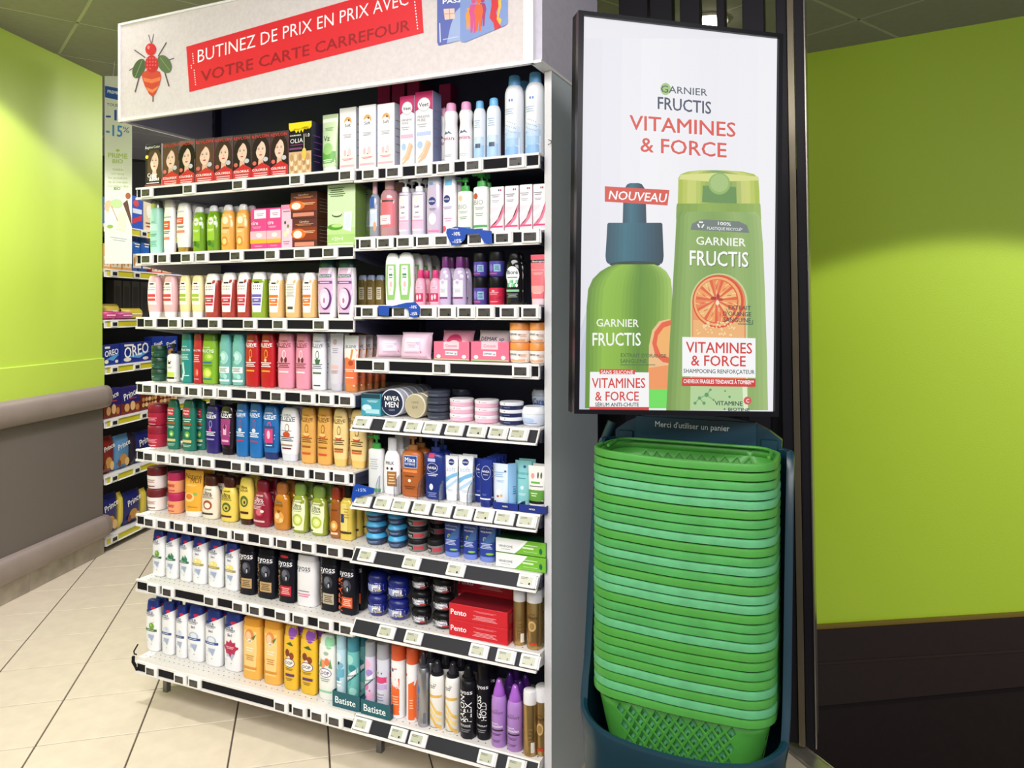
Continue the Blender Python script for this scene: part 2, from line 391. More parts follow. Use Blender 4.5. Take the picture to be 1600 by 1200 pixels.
# header board
HB, HT, HD = 2.190, 2.545, -.062
hm = mat('dbd2d2', .55, noise=.07, scale=75)
hd = MB(); hd.box(-.022, 1.654, HD, HD + .012, HB + .004, HT, hm); hdr = hd.build('header_board', gon)
b = MB(); b.box(-.022, -.014, HD + .012, .45, HB + .004, HT, mat('a9a9bc', .5)); b.build('return_panel', hdr)
b = MB(); b.box(1.646, 1.678, HD + .012, .45, HB + .004, HT, mat('c6c2d0', .5, noise=.06, scale=60)); b.build('return_panel', hdr)
wt = mat('efedec', .3)
for x0, x1, y0, y1, z0, z1 in ((-.024, 1.656, HD - .004, HD + .012, HB - .004, HB + .006), (-.024, -.012, HD - .004, HD + .008, HB, HT + .004), (1.626, 1.656, HD - .003, HD + .012, HB, HT + .004), (-.024, 1.656, HD - .004, HD + .008, HT, HT + .008), (-.024, -.014, HD, .45, HB - .004, HB + .004), (1.646, 1.68, HD, .45, HB - .004, HB + .004)):
    b = MB(); b.box(x0, x1, y0, y1, z0, z1, wt); b.build('edge_trim', hdr)
b = MB(); b.box(0, 1.65, .0, .42, HT - .03, HT - .01, NAVY); b.build('top_board', gon)
RED, LR = 'e0242f', 'ffffff'
def rl(u): return 73 - .2905 * (u - 291)
def rb(u): return 144 - .252 * (u - 296)
items = [('b', [(0, 0, 0)], [])][:0]
items.append(('p', [(291, rl(291)), (296, 144), (662, 51.6), (657, -32)], RED))
for i in range(14): items.append(('e', 301 + i * .35 - (4 if 5 <= i <= 6 else 0), 84 + i * 3.7, .95, 1.1, 'ffd9d9'))
for i in range(12): items.append(('e', 647 + i * .5, -6 + i * 4.6, 1, 1.3, 'ffffff'))
items += [('t', 'BUTINEZ DE PRIX EN PRIX AVEC', (309, 98), (638, 7), 21, 'ffffff', -.004, 0), ('t', 'VOTRE CARTE CARREFOUR', (314, 128), (640, 47), 18, '9c1420', .010, 0)]
# fruit insect
lf = '55683f'; st_ = '5a4a4c'
items += [('l', (227, 90), (210, 78), 1.6, st_), ('l', (247, 88), (260, 66), 1.6, st_), ('l', (236, 68), (232, 54), 1, st_), ('l', (237, 68), (240, 53), 1, st_), ('l', (218, 118), (211, 144), 1.8, st_), ('l', (256, 108), (264, 135), 2, st_), ('l', (239, 148), (239, 159), 1.6, st_), ('l', (262, 94), (272, 91), 1.4, st_), ('l', (212, 104), (202, 110), 1.4, st_)]
items += [('e', 217, 107, 9, 16, '4a5f3c', .42), ('e', 257, 100, 10, 15, '5c7048', -.5), ('l', (222, 94), (211, 121), .8, '8fa070'), ('l', (250, 90), (265, 110), .8, '8fa070')]
items += [('p', [(222, 114), (229, 110), (240, 109), (250, 112), (252, 120), (249, 132), (243, 146), (238, 151), (233, 147), (226, 134), (222, 122)], 'cc4632'), ('p', [(223, 121), (237, 124), (251, 120), (250, 126), (237, 130), (225, 127)], 'e27a4a'), ('p', [(228, 136), (238, 140), (248, 134), (246, 139), (238, 145), (231, 142)], 'e48650')]
items += [('e', 237, 100, 10.5, 13.5, 'c8232c'), ('e', 235.5, 77, 8.5, 9.3, 'd3262b'), ('e', 232, 74, 2, 3, 'f2868a')]
for i in range(14): items.append(('e', 230 + (i % 4) * 4.4, 91 + (i // 4) * 5.4, 1.3, 1.5, 'e8545a'))
# loyalty cards
items += [('p', [(683, -40), (718, -50), (722, 62), (700, 68), (685, 71), (683, 66)], '5b68b4'), ('p', [(712, 18), (722, 8), (722, 62), (698, 68), (704, 40)], '9fb3dc'),
          ('p', [(693, 14), (710, 13), (711, 29), (695, 31)], 'e9c9bb'), ('l', (702, 13), (703, 30), 1, 'b98f85'), ('l', (693, 22), (711, 21), 1, 'b98f85'), ('t', 'PASS', (692, 6), (720, 3), 7, 'ffffff', .02),
          ('l', (688, 66), (687, 36), 1.8, 'cfd5f0'), ('l', (692, 62), (716, 57), 1.2, 'cfd5f0')]
items += [('p', [(719, -50), (793, -70), (793, 36), (789, 40), (727, 66), (721, 66), (719, 62)], '8099d2')]
def person(u, v, h, c):
    w = h * .17
    return [('e', u, v - h * .92, w * .42, h * .08, c), ('p', [(u - w * .5, v - h * .82), (u + w * .5, v - h * .82), (u + w * .8, v - h * .62), (u + w * .6, v - h * .45), (u + w * .35, v), (u + w * .05, v), (u, v - h * .32), (u - w * .2, v), (u - w * .5, v), (u - w * .6, v - h * .45), (u - w * .8, v - h * .62)], c)]
items += person(754, 41, 44, 'a8376f') + person(732, 46, 34, 'f29a3c') + person(740, 51, 54, 'd4508c') + person(748, 49, 52, 'f0662f')
items += [('p', [(766, -20), (778, -20), (779, 10), (775, 20), (783, 42), (773, 47), (771, 36), (765, 28), (768, 8)], 'd62a36'), ('p', [(777, -20), (782, -20), (783, 10), (779, 27), (784, 30), (781, 39), (776, 30), (779, 10)], 'f2c13a')]
flat_print(items, G, HD - .0004, hdr, .00003)
# ---------------------------------------------------------------- electronic price tags
TAGS = {'A1': '229 295 373 463 541', 'R1': '577.5 615 661 695 740 807', 'A2': '229 255 292 315 369 424 470 515', 'R2': '573 601 632 663 690 744 786 831',
 'A3': '234 272 296 335 390 436 500', 'R3': '576 625 668 697.5 728 758 795 829', 'A4': '231.5 255 278 303.5 327 350 395 433 480 509 541', 'R4': '594 688.5 814.5',
 'A5': '233 253 275 298 324 371 400 436 470 501.5 532', 'R5': '569 615 648 677 712 747 780 812', 'A6': '234 254 281 310 350 375.5 415 442 481 522', 'R6': '569 600 628 660 693 726 758 790 825',
 'A7': '239 262 328 373 399 440 468 508 548', 'R7': '575 645 714 826', 'A8': '236 281 303.5 438.5 467 496 523', 'R8': '606 648 750 792 830', 'R9': '568 624 655 763 808'}
DIG = {'A1': '12232', 'R1': '227431', 'A2': '21241222', 'R2': '11252212', 'A3': '2211123', 'R3': '11111345', 'R4': '213', 'R5': '14322114', 'R6': '434522154', 'R7': '5311', 'R8': '44256', 'R9': '51144'}
_tg = {}
tw, th_ = .0285, .0185
def tag_mesh(dig, pale, side):
    k = (dig, pale, side)
    if k in _tg: return _tg[k]
    a = MB(); a.box(-tw, tw, -.010, 0, -th_, th_, mat('f1f1ef', .35), .0018)
    if side: a.box(tw - .001, tw + .004, -.007, 0, -th_, th_, mat('e2e2e0', .35), .001)
    d = MB(); d.box(-tw + .0075, tw - .010, -.0106, -.0098, -th_ + .0065, th_ - .0065, mat('b9bba4' if pale else '484442', .3))
    g = MB(); cc = mat('1c1c1a' if pale else '151412', .5)
    vs, fs, asp = text_mesh(dig, .02); w = .0034; g.add([(.008 + x * w, -.0108, -.0105 + y * .0062 / asp * 1.0) for x, y, l in vs], fs, cc)
    for q in range(2): g.box(-.019, .002, -.0108, -.0107, .0085 - q * .0032, .0095 - q * .0032, cc)
    g.box(-.019, -.010, -.0108, -.0107, -.0095, -.0085, cc)
    _tg[k] = (a.mesh('price_tag'), d.mesh('display'), g.mesh('lettering')); return _tg[k]
for code, us in TAGS.items():
    s0, s1, z, tilt, nm = SH[code]; us = [float(x) for x in us.split()]
    for i, u in enumerate(us):
        s = min(max(G.s_at(u, -.015) - .001, s0 + tw + .001), s1 - tw + .004)
        if i and s - ps < 2 * tw + .006: s = ps + 2 * tw + .006
        ps = s
        if s > s1 - tw + .008: continue
        dg = DIG.get(code, '2' * 20)[i] if i < len(DIG.get(code, '2' * 20)) else '2'
        ms = tag_mesh(dg, tilt, True)
        o = bpy.data.objects.new('price_tag', ms[0]); C.objects.link(o)
        if tilt:
            o.location = G.world(s, -.019, z - .0225); o.rotation_euler = (R(-35), 0, G.ang)
            o.location = G.world(s, -.0185, z - .021)
        else: o.location = G.world(s, -.0075, z - .0215 - (.014 if code == 'A8' else 0)); o.rotation_euler = (0, 0, G.ang)
        tag(o, 'white electronic price tag, %s from left along the %s' % (ORD[i], nm), 'price tag', 'electronic price tags on the shelf rails')
        link('display', ms[1], o); link('lettering', ms[2], o)
# blue offer flags clipped on rails
def flag(pts, words, z_code, label, dd=-.026):
    b = MB(); n = len(pts); P = [G.loc(u, v, dd) for u, v in pts]
    b.add([(p[0], dd, p[2]) for p in P] + [(p[0], dd + .0015, p[2]) for p in P], [tuple(range(n)), tuple(range(2 * n - 1, n - 1, -1))] + [(k, n + k, n + (k + 1) % n, (k + 1) % n) for k in range(n)], mat('1546a8', .35))
    o = b.build('offer_flag'); o.location = (G.P[0], G.P[1], 0); o.rotation_euler = (0, 0, G.ang)
    tag(o, label, 'sign', 'blue offer flags on the shelf rails')
    flat_print(words, G, dd - .0003, o, .0001)
flag([(698, 358), (712, 354), (735, 357), (768, 361), (769, 380), (757, 380), (748, 365), (728, 366), (726, 374), (718, 382), (706, 383), (700, 372), (697, 364)],
     [('t', '-10%', (706, 368), (719, 368), 6, 'ffffff', .01), ('t', '-15%', (707, 380), (721, 379), 6, 'ffffff', .01), ('t', 'PREMIER', (704, 358), (716, 358.5), 2.2, 'ffffff')], 'R2',
     "blue offer flag reading -10% -15% on the second rail of right bay")
flag([(592, 498), (598, 500), (612, 501), (624, 494), (634, 491.5), (648, 473 + 3), (655, 484), (656, 492), (651, 496), (641, 497), (638, 488), (626, 490), (612, 502), (592, 513)][:0] or
     [(591, 477.5), (614, 478), (634, 473), (649, 472), (656, 480), (656, 490), (650, 496), (641, 495), (637, 482), (620, 480), (608, 481), (607, 494), (592, 493)],
     [('t', '-10%', (640, 482), (651, 482), 5, 'ffffff', .01), ('t', '-15%', (641, 493), (652, 492), 5, 'ffffff', .01)], 'R3',
     "blue offer flag curling over the third rail of right bay")
flag([(552, 760), (557, 756), (585, 763), (584, 771), (556, 777), (551, 785), (549, 780)], [('t', '-15%', (556, 768), (572, 768), 5, 'bcd2f5', .01)], 'R6', "blue plastic flag poking out at left end of the sixth right rail", -.03)
# ================================================================ PRODUCTS
def smooth_prof(pts, per=3):
    out = []
    for i in range(len(pts) - 1):
        p0, p1, p2, p3 = pts[max(i - 1, 0)], pts[i], pts[i + 1], pts[min(i + 2, len(pts) - 1)]
        for k in range(per):
            t = k / per
            out.append(tuple(.5 * ((2 * p1[j]) + (-p0[j] + p2[j]) * t + (2 * p0[j] - 5 * p1[j] + 4 * p2[j] - p3[j]) * t * t + (-p0[j] + 3 * p1[j] - 3 * p2[j] + p3[j]) * t ** 3) for j in range(3)))
    out.append(pts[-1]); return out
def P3(p): return [(q[0], q[1], q[2] if len(q) > 2 else q[1]) for q in p]
def loft(b, prof, W, D, H, n, m, seg=26, shear=0, x0=0, y0=0):
    vs = []; fs = []
    for t, w, d in prof:
        for k in range(seg):
            a = 2 * math.pi * k / seg; c, s = math.cos(a), math.sin(a)
            x = math.copysign(abs(c) ** (2 / n), c) * W / 2 * w; y = math.copysign(abs(s) ** (2 / n), s) * D / 2 * d
            vs.append((x0 + x, y0 + y, t * H + (shear(t) * x if shear else 0)))
    for i in range(len(prof) - 1):
        for k in range(seg): fs.append((i * seg + k, i * seg + (k + 1) % seg, (i + 1) * seg + (k + 1) % seg, (i + 1) * seg + k))
    fs.append(tuple(range(seg - 1, -1, -1))); fs.append(tuple(range(len(vs) - seg, len(vs))))
    b.add(vs, fs, m)
# shape library: list of (part, colour index, profile, exponent, smooth)
S_ = {
 'slim': [('body', 0, [(0, .84), (.008, .9), (.03, .94), (.2, .98), (.45, 1), (.7, .97), (.86, .90), (.862, .87)], 2.6, 0), ('cap', 1, [(.864, .89), (.93, .87), (.985, .82), (.998, .74), (1, .6)], 2.6, 0)],
 'inv': [('cap', 1, [(0, .72), (.01, .76), (.1, .8), (.125, .82)], 2.5, 0), ('body', 0, [(.127, .84), (.2, .9), (.4, 1), (.6, 1), (.8, .93), (.93, .80), (.975, .70), (.993, .56), (1, .36)], 2.5, 0)],
 'tot': [('body', 0, [(0, .8), (.01, .88), (.04, .93), (.3, 1), (.6, .98), (.74, .86), (.8, .74)], 2.5, 0), ('cap', 1, [(.8, .7), (.83, .74), (.93, .70), (.98, .6), (1, .4)], 2.4, 0)],
 'hsf': [('body', 0, [(0, .8), (.01, .9), (.04, .97), (.3, 1), (.6, 1), (.74, .99), (.80, .98)], 2.6, 0), ('cap', 1, [(.74, .90), (.86, .88), (.95, .80), (.985, .72), (1, .5)], 2.5, 0)],
 'flask': [('body', 0, [(0, .84), (.01, .92), (.05, .98), (.3, 1), (.62, 1), (.74, .92), (.80, .74), (.83, .5)], 2.2, 0), ('cap', 1, [(.83, .5), (.84, .53), (.98, .52), (1, .46)], 2, 0)],
 'flip': [('body', 0, [(0, .8), (.01, .9), (.04, .97), (.3, 1), (.6, 1), (.78, .98), (.84, .94)], 2.6, 0), ('cap', 1, [(.80, .86), (.9, .84), (.965, .74), (.99, .66), (1, .5)], 2.5, 0)],
 'square': [('body', 0, [(0, .92), (.006, .97), (.02, 1), (.8, 1), (.86, .98), (.875, .93)], 4, 0), ('cap', 1, [(.876, .94), (.97, .92), (.995, .88), (1, .8)], 4, 0)],
 'douce': [('body', 0, [(0, .75), (.01, .86), (.04, .94), (.2, 1), (.42, 1), (.6, .9), (.7, .78), (.745, .6)], 2.4, 0), ('cap', 1, [(.74, .56), (.76, .64), (.83, .7), (.92, .68), (.975, .56), (1, .3)], 2.2, 1)],
 'round': [('body', 0, [(0, .85), (.01, .93), (.05, .98), (.3, 1), (.55, .97), (.68, .85), (.75, .62), (.77, .45)], 2, 0), ('cap', 1, [(.77, .5), (.78, .53), (.97, .52), (.99, .5), (1, .4)], 2, 0)],
 'bell': [('body', 0, [(0, .86), (.01, .92), (.05, .96), (.5, 1), (.7, .97), (.82, .82), (.87, .62)], 2.3, 0), ('cap', 1, [(.868, .62), (.88, .66), (.94, .62), (.985, .48), (1, .25)], 2.2, 1)],
 'can': [('body', 0, [(0, .94), (.006, .99), (.012, 1), (.78, 1), (.79, .98)], 2, 0), ('cap', 1, [(.79, .985), (.8, 1), (.97, .98), (.99, .93), (1, .8)], 2, 0)],
 'spray': [('body', 0, [(0, .95), (.008, 1), (.76, 1), (.8, .96), (.84, .85), (.87, .68)], 2, 0), ('cap', 1, [(.868, .62), (.88, .64), (.96, .6), (.99, .55), (1, .45)], 2, 0)],
 'wavy': [('body', 0, [(0, .92), (.01, .97), (.3, .98), (.5, 1), (.66, .86), (.76, .98), (.80, 1), (.845, .88), (.86, .78)], 2, 0), ('cap', 1, [(.86, .7), (.87, .72), (.96, .68), (.99, .62), (1, .5)], 2, 0)],
 'mousse': [('body', 0, [(0, .95), (.008, 1), (.72, 1), (.77, .93), (.79, .8)], 2, 0), ('cap', 2, [(.79, .82), (.80, .84), (.835, .8), (.84, .6)], 2, 0), ('nozzle', 1, [(.838, .62), (.88, .58), (.94, .48), (.985, .36), (1, .2)], 2, 0)],
 'cone': [('body', 0, [(0, .95), (.008, 1), (.66, 1), (.73, .93), (.76, .8)], 2, 0), ('cap', 1, [(.758, .78), (.78, .8), (.85, .66), (.93, .46), (.985, .34), (1, .2)], 2, 0)],
 'jar': [('body', 0, [(0, .8), (.02, .88), (.1, .95), (.5, 1), (.6, 1), (.62, .9)], 2, 0), ('lid', 1, [(.62, .97), (.64, 1), (.95, 1), (.985, .97), (1, .9)], 2, 0)],
 'pot': [('body', 0, [(0, .74), (.05, .84), (.3, .96), (.55, 1), (.62, .96)], 2, 0), ('lid', 1, [(.62, 1), (.66, 1.02), (.8, .98), (.93, .88), (1, .82)], 2, 0)],
 'gel': [('body', 0, [(0, .7), (.04, .82), (.2, .96), (.45, 1), (.56, .95), (.6, .86)], 2, 1), ('lid', 1, [(.6, .94), (.64, .98), (.78, .97), (.9, .84), (.97, .6), (1, .4)], 2, 1)],
 'tin': [('body', 0, [(0, .94), (.03, .98), (.5, 1), (.55, .97)], 2, 0), ('lid', 1, [(.55, 1), (.6, 1.01), (.93, 1.01), (1, .96)], 2, 0)],
 'tube': [('cap', 1, [(0, .78, .9), (.01, .82, .95), (.12, .84, .98), (.125, .8, .95)], 2, 0), ('body', 0, [(.125, .84, 1), (.16, .88, 1), (.4, .93, .85), (.7, .97, .5), (.93, 1, .14), (1, 1, .08)], 2.1, 0)],
 'pump': [('body', 0, [(0, .88), (.01, .95), (.03, 1), (.5, 1), (.66, .99), (.70, .9), (.73, .6), (.74, .4)], 2.6, 0), ('collar', 1, [(.74, .46), (.75, .48), (.815, .46), (.82, .3)], 2, 0), ('pump_head', 1, [(.82, .14), (.91, .14), (.912, .4), (.985, .42), (1, .34)], 2, 0)],
 'pumps': [('body', 0, [(0, .9), (.01, .97), (.03, 1), (.5, 1), (.72, 1), (.745, .93), (.76, .7)], 3, 0), ('collar', 1, [(.76, .6), (.77, .62), (.85, .56), (.86, .3)], 2, 0), ('pump_head', 1, [(.86, .16), (.92, .16), (.922, .42), (.985, .42), (1, .34)], 2, 0)],
 'dome': [('body', 0, [(0, .86), (.01, .92), (.04, .96), (.4, 1), (.74, 1), (.85, .95), (.93, .82), (.98, .6), (1, .35)], 2.5, 0)],
 'oil': [('body', 0, [(0, .92), (.01, 1), (.5, 1), (.68, .98), (.74, .7), (.77, .45)], 3, 0), ('cap', 1, [(.77, .46), (.78, .5), (.96, .48), (1, .4)], 2, 0)],
}
def prof_at(parts, t):
    for nm, ci, pr, n, sm in parts:
        pr = P3(pr)
        if pr[0][0] <= t <= pr[-1][0]:
            for i in range(len(pr) - 1):
                if pr[i][0] <= t <= pr[i + 1][0]:
                    k = (t - pr[i][0]) / max(pr[i + 1][0] - pr[i][0], 1e-6)
                    return pr[i][1] + (pr[i + 1][1] - pr[i][1]) * k, pr[i][2] + (pr[i + 1][2] - pr[i][2]) * k, n
    return 1, 1, 2
def pm_(c, d=.32):
    """colour spec: 'hex' | 'hex:t' clear | 'hex:m' metal | 'hex:r' rough card"""
    if ':' in c:
        h, k = c.split(':')
        return {'t': lambda: mat(h, .12, trans=.55), 'm': lambda: mat(h, .28, .85), 'r': lambda: mat(h, .55), 'g': lambda: mat(h, .12, coat=.6)}[k]()
    return mat(c, d)
def decals(dec, W, D, H, surf, m_rough=.4):
    A, B = MB(), MB(); n = 0
    def put(x, z, o): return (x, surf(x, z) - o, z)
    for it in dec:
        n += 1; o = .0004 + n * .00012; k = it[0]
        if k in 'rep':
            if k == 'r': _, cx, cz, w, h, c = it; poly = [(cx - w / 2, cz - h / 2), (cx + w / 2, cz - h / 2), (cx + w / 2, cz + h / 2), (cx - w / 2, cz + h / 2)]; sub = 6
            elif k == 'e': _, cx, cz, w, h, c = it; poly = ell(cx, cz, w / 2, h / 2, 22); sub = 1
            else: _, poly, c = it; sub = 4
            vs, fs = rings(poly, 4, sub); A.add([put(x * W, z * H, o) for x, z in vs], fs, pm_(c, m_rough))
        elif k == 'l':
            _, cx, cz, w, h, nl, c = it
            for q in range(nl):
                z = cz + h / 2 - h * (q + .5) / nl; ww = w * (.7 + .3 * ((q * 7 + 3) % 5) / 4); t = h / nl * .22
                X = [cx - ww / 2 + ww * j / 6 for j in range(7)]
                B.add([put(x * W, (z + s * t) * H, o) for s in (-1, 1) for x in X], [(j, j + 1, j + 8, j + 7) for j in range(6)], pm_(c, m_rough))
        elif k == 't':
            s_, cx, cz, w, c = it[1:6]; o += .0005; opt = it[6] if len(it) > 6 else {}
            vs, fs, asp = text_mesh(s_, opt.get('b', .008)); rot = R(opt.get('r', 0)); ww = w * W; hh = ww * asp
            if 'h' in opt: hh = opt['h'] * H
            a, s = math.cos(rot), math.sin(rot)
            P = [((x - .5) * ww, (y / asp - .5) * hh, l * 1.5e-5) for x, y, l in vs]
            B.add([put(cx * W + x * a - y * s, cz * H + x * s + y * a, o + l) for x, y, l in P], fs, pm_(c, m_rough))
    return A, B
KINDS = {}
def K(key, cat, shape, ratio, cols, dec, **kw): KINDS[key] = dict(cat=cat, shape=shape, ratio=ratio, cols=cols, dec=dec, kw=kw)
_KM = {}
def kind_meshes(key, W, H, D):
    if key in _KM: return _KM[key]
    k = KINDS[key]; out = []; cols = k['cols']; kw = k['kw']
    if k['shape'] == 'box':
        b = MB(); b.box(-W / 2, W / 2, -D / 2, D / 2, 0, H, pm_(cols[0], .45), .0012)
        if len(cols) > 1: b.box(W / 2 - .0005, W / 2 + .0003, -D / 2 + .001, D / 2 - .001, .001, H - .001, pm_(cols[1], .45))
        if len(cols) > 2: b.box(-W / 2 + .001, W / 2 - .001, -D / 2 + .001, D / 2 - .001, H - .0005, H + .0003, pm_(cols[2], .45))
        out.append(('carton', b.mesh('carton')))
        if len(cols) > 1:
            q = MB()
            for i in range(5): q.box(W / 2 + .0003, W / 2 + .0005, -D * .35, D * (.1 + .2 * (i % 2)), H * (.25 + .12 * i), H * (.25 + .12 * i) + H * .015, mat(kw.get('side', '8a8a90'), .5))
            out.append(('side_print', q.mesh('side_print')))
        surf = lambda x, z: -D / 2
    elif k['shape'] == 'pack':
        # a soft pillow pack with crimped ends
        b = MB(); nx, nz = 14, 8; lean = kw.get('lean', .25)
        for sgn in (-1, 1):
            vs = []
            for j in range(nz + 1):
                for i in range(nx + 1):
                    x = i / nx * 2 - 1; z = j / nz
                    t = (1 - abs(x) ** 4) * (1 - abs(2 * z - 1) ** 3); wr = .0012 * math.sin(i * 2.1 + j * 1.3) * t
                    flare = 1 + .05 * abs(2 * z - 1) ** 6
                    vs.append((x * W / 2 * (1 if abs(x) < .95 else 1.0) * flare, sgn * (D / 2 * t ** .6 + .0006) + wr + lean * z * H, z * H))
            b.add(vs, [(j * (nx + 1) + i, j * (nx + 1) + i + 1, (j + 1) * (nx + 1) + i + 1, (j + 1) * (nx + 1) + i) for j in range(nz) for i in range(nx)], pm_(cols[0], .3))
        out.append(('wrapper', b.mesh('wrapper', True)))
        def surf(x, z):
            xx = max(-1, min(1, x / W * 2)); zz = max(0, min(1, z / H)); t = (1 - abs(xx) ** 4) * (1 - abs(2 * zz - 1) ** 3)
            return -(D / 2 * t ** .6 + .0016) + lean * z
    else:
        parts = S_[k['shape']]; sk = kw.get('shear', 0)
        sh = (lambda t: sk * max(0, min(1, (t - .55) / .28))) if sk else 0
        for nm, ci, pr, n, sm in parts:
            b = MB(); pr = P3(pr)
            if sm: pr = smooth_prof(pr)
            n = kw.get('n', n)
            loft(b, pr, W, D, H, n, pm_(cols[ci]), 26, sh if nm == 'body' else 0)
            if nm == 'pump_head':
                z = H * .955; b.box(-W * .62, 0, -W * .09, W * .09, z - H * .012, z + H * .02, pm_(cols[ci]), .001)
            out.append((nm, b.mesh(nm, True)))
        def surf(x, z):
            w, d, n = prof_at(parts, max(0, min(1, z / H))); n = kw.get('n', n)
            q = min(.985, abs(x) / (W / 2 * w)); return -D / 2 * d * (1 - q ** n) ** (1 / n)
    A, B = decals(k['dec'], W, D, H, surf)
    if A.f: out.append(('front_label', A.mesh('front_label')))
    if B.f: out.append(('lettering', B.mesh('lettering')))
    _KM[key] = (W, H, D, out); return _KM[key]
COUNT = {}
def place(code, key, u0, u1, vt, desc, zb=None, zt=None, set_=None, rows=0, rowgap=.006, yaw=None, lv=None, d=None, W=None, H=None, grp=None, full=None, rot=None):
    """stand one product on a shelf; zb: base height when it stands on another"""
    k = KINDS[key]; s0_, s1_, z, tilt, nm = SH[code]
    st = set_ if set_ is not None else (.045 if code[0] == 'A' else .022)
    base = z if zb is None else zb
    tn = G.tan((u0 + u1) / 2); isbox = k['shape'] in ('box', 'pack')
    if key in _KM: D_ = _KM[key][2]
    elif isbox: D_ = k['ratio']
    else: D_ = .04
    for _ in range(3):
        dc = st if isbox else st + D_ / 2
        a0, a1 = G.s_at(u0, dc), G.s_at(u1, dc)
        if isbox: w = a1 - a0
        else:
            w = (a1 - a0) / math.sqrt(1 + (k['ratio'] * tn) ** 2)
            if key not in _KM: D_ = k['ratio'] * w
    if W: w = W
    sc_ = (a0 + a1) / 2
    h = G.loc((u0 + u1) / 2, vt, dc)[2] - base if H is None else H
    if zt: h = zt - base
    W0, H0, D0, meshes = kind_meshes(key, w, h, D_)
    fx = max(.86, min(1.14, w / W0)) if key in _KM else 1; fz = max(.86, min(1.16, h / H0))
    made = []
    for r in range(rows + 1):
        dd = (st + D0 / 2 if isbox else dc) + r * (D0 + rowgap)
        if dd + D0 / 2 > .41: break
        root = bpy.data.objects.new(key_name(k), None); C.objects.link(root); root.empty_display_size = .03
        root.location = G.world(sc_, dd, base + .0002); root.scale = (fx, 1, fz)
        yw = yaw if yaw is not None else (0 if isbox else random.uniform(-3, 3))
        root.rotation_euler = (0, 0, G.ang + R(yw))
        if rot: root.rotation_euler = rot
        tag(root, None, k['cat'], grp)
        root['_d'] = desc; root['_c'] = code; root['_r'] = r; root['_l'] = lv or ''; root['_s'] = sc_
        for pn, me in meshes: link(pn, me, root)
        made.append(root)
        ITEMS.append(root)
    return base + H0 * fz
ITEMS = []
def key_name(k): return k['kw'].get('name') or k['cat'].replace(' ', '_')
def desc_group(d): return 'matching ' + d
def finish_labels():
    by = {}; bad = 0
    for o in ITEMS: by.setdefault((o['_d'], o['_c'], o['_r']), []).append(o)
    tot = {}
    for o in ITEMS: tot[(o['_d'], o['_c'])] = tot.get((o['_d'], o['_c']), 0) + 1
    for (dsc, c, r), L in by.items():
        cols = sorted({round(o['_s'], 3) for o in L}); nm = SH[c][4]
        for o in L:
            i = cols.index(round(o['_s'], 3)); q = []
            if len(cols) > 1: q.append(ORD[i] + ' from left')
            if o['_l']: q.append(o['_l'])
            if r: q.append(['', 'second row', 'third row', 'fourth row', 'fifth row'][r])
            t = dsc + (', ' + ' '.join(q) + ',' if q else '') + ' on ' + nm
            if len(t.split()) > 16: t = dsc + (', ' + ' '.join(q) + ',' if q else '') + ' ' + nm.replace(' shelf', '')
            if len(t.split()) > 16: print('LONG', len(t.split()), t)
            o['label'] = t
            if tot[(dsc, c)] > 1 and 'group' not in o: o['group'] = 'row of ' + dsc
    for o in ITEMS:
        for k in ('_d', '_c', '_r', '_l', '_s'): del o[k]
def stack(code, key, u0, u1, vt, n, desc, **kw):
    """n jars on top of each other, topmost reaching vt"""
    k = KINDS[key]; z = SH[code][2]; st = kw.get('set_', .045 if code[0] == 'A' else .022)
    dc = st + .03; top = G.loc((u0 + u1) / 2, vt, dc)[2]; h = (top - z) / n
    nm = {1: [''], 2: ['bottom one', 'top one'], 3: ['bottom one', 'middle one', 'top one'], 4: ['bottom one', 'second up', 'third up', 'top one']}[n]
    zb = z
    for i in range(n):
        h0 = _KM[key][1] if key in _KM else h
        place(code, key, u0, u1, 0, desc, zb=zb, H=h, lv=nm[i], **kw); zb += max(.86 * h0, min(1.16 * h0, h)) + .0004
def face(cx, cz, w, h, hair, curly=False, skin='f0cdb9'):
    L = [('e', cx, cz + h * .03, w * 1.75, h * 1.5, hair), ('p', [(cx - w * .85, cz), (cx + w * .85, cz), (cx + w * .95, cz - h * .95), (cx - w * .9, cz - h * .95)], hair),
         ('p', [(cx - w * .2, cz - h * .3), (cx + w * .2, cz - h * .3), (cx + w * .3, cz - h * .95), (cx - w * .3, cz - h * .95)], mix(skin, 'c08a72', .35)),
         ('e', cx, cz, w, h, skin), ('e', cx - w * .2, cz + h * .07, w * .17, h * .045, '3a2622'), ('e', cx + w * .2, cz + h * .07, w * .17, h * .045, '3a2622'),
         ('e', cx - w * .2, cz + h * .14, w * .22, h * .02, '5a3a30'), ('e', cx + w * .2, cz + h * .14, w * .22, h * .02, '5a3a30'), ('e', cx + w * .02, cz - h * .08, w * .12, h * .08, 'dba892'),
         ('e', cx, cz - h * .24, w * .32, h * .07, 'c2454e'), ('p', [(cx - w * .55, cz + h * .45), (cx + w * .1, cz + h * .5), (cx - w * .3, cz + h * .22), (cx - w * .5, cz - h * .1)], hair)]
    if curly:
        for i in range(12):
            a = math.pi * (i / 11) ; L.insert(1, ('e', cx + math.cos(a) * w * .8, cz + math.sin(a) * h * .65, w * .45, h * .3, hair))
    return L
b8 = {'b': .011}
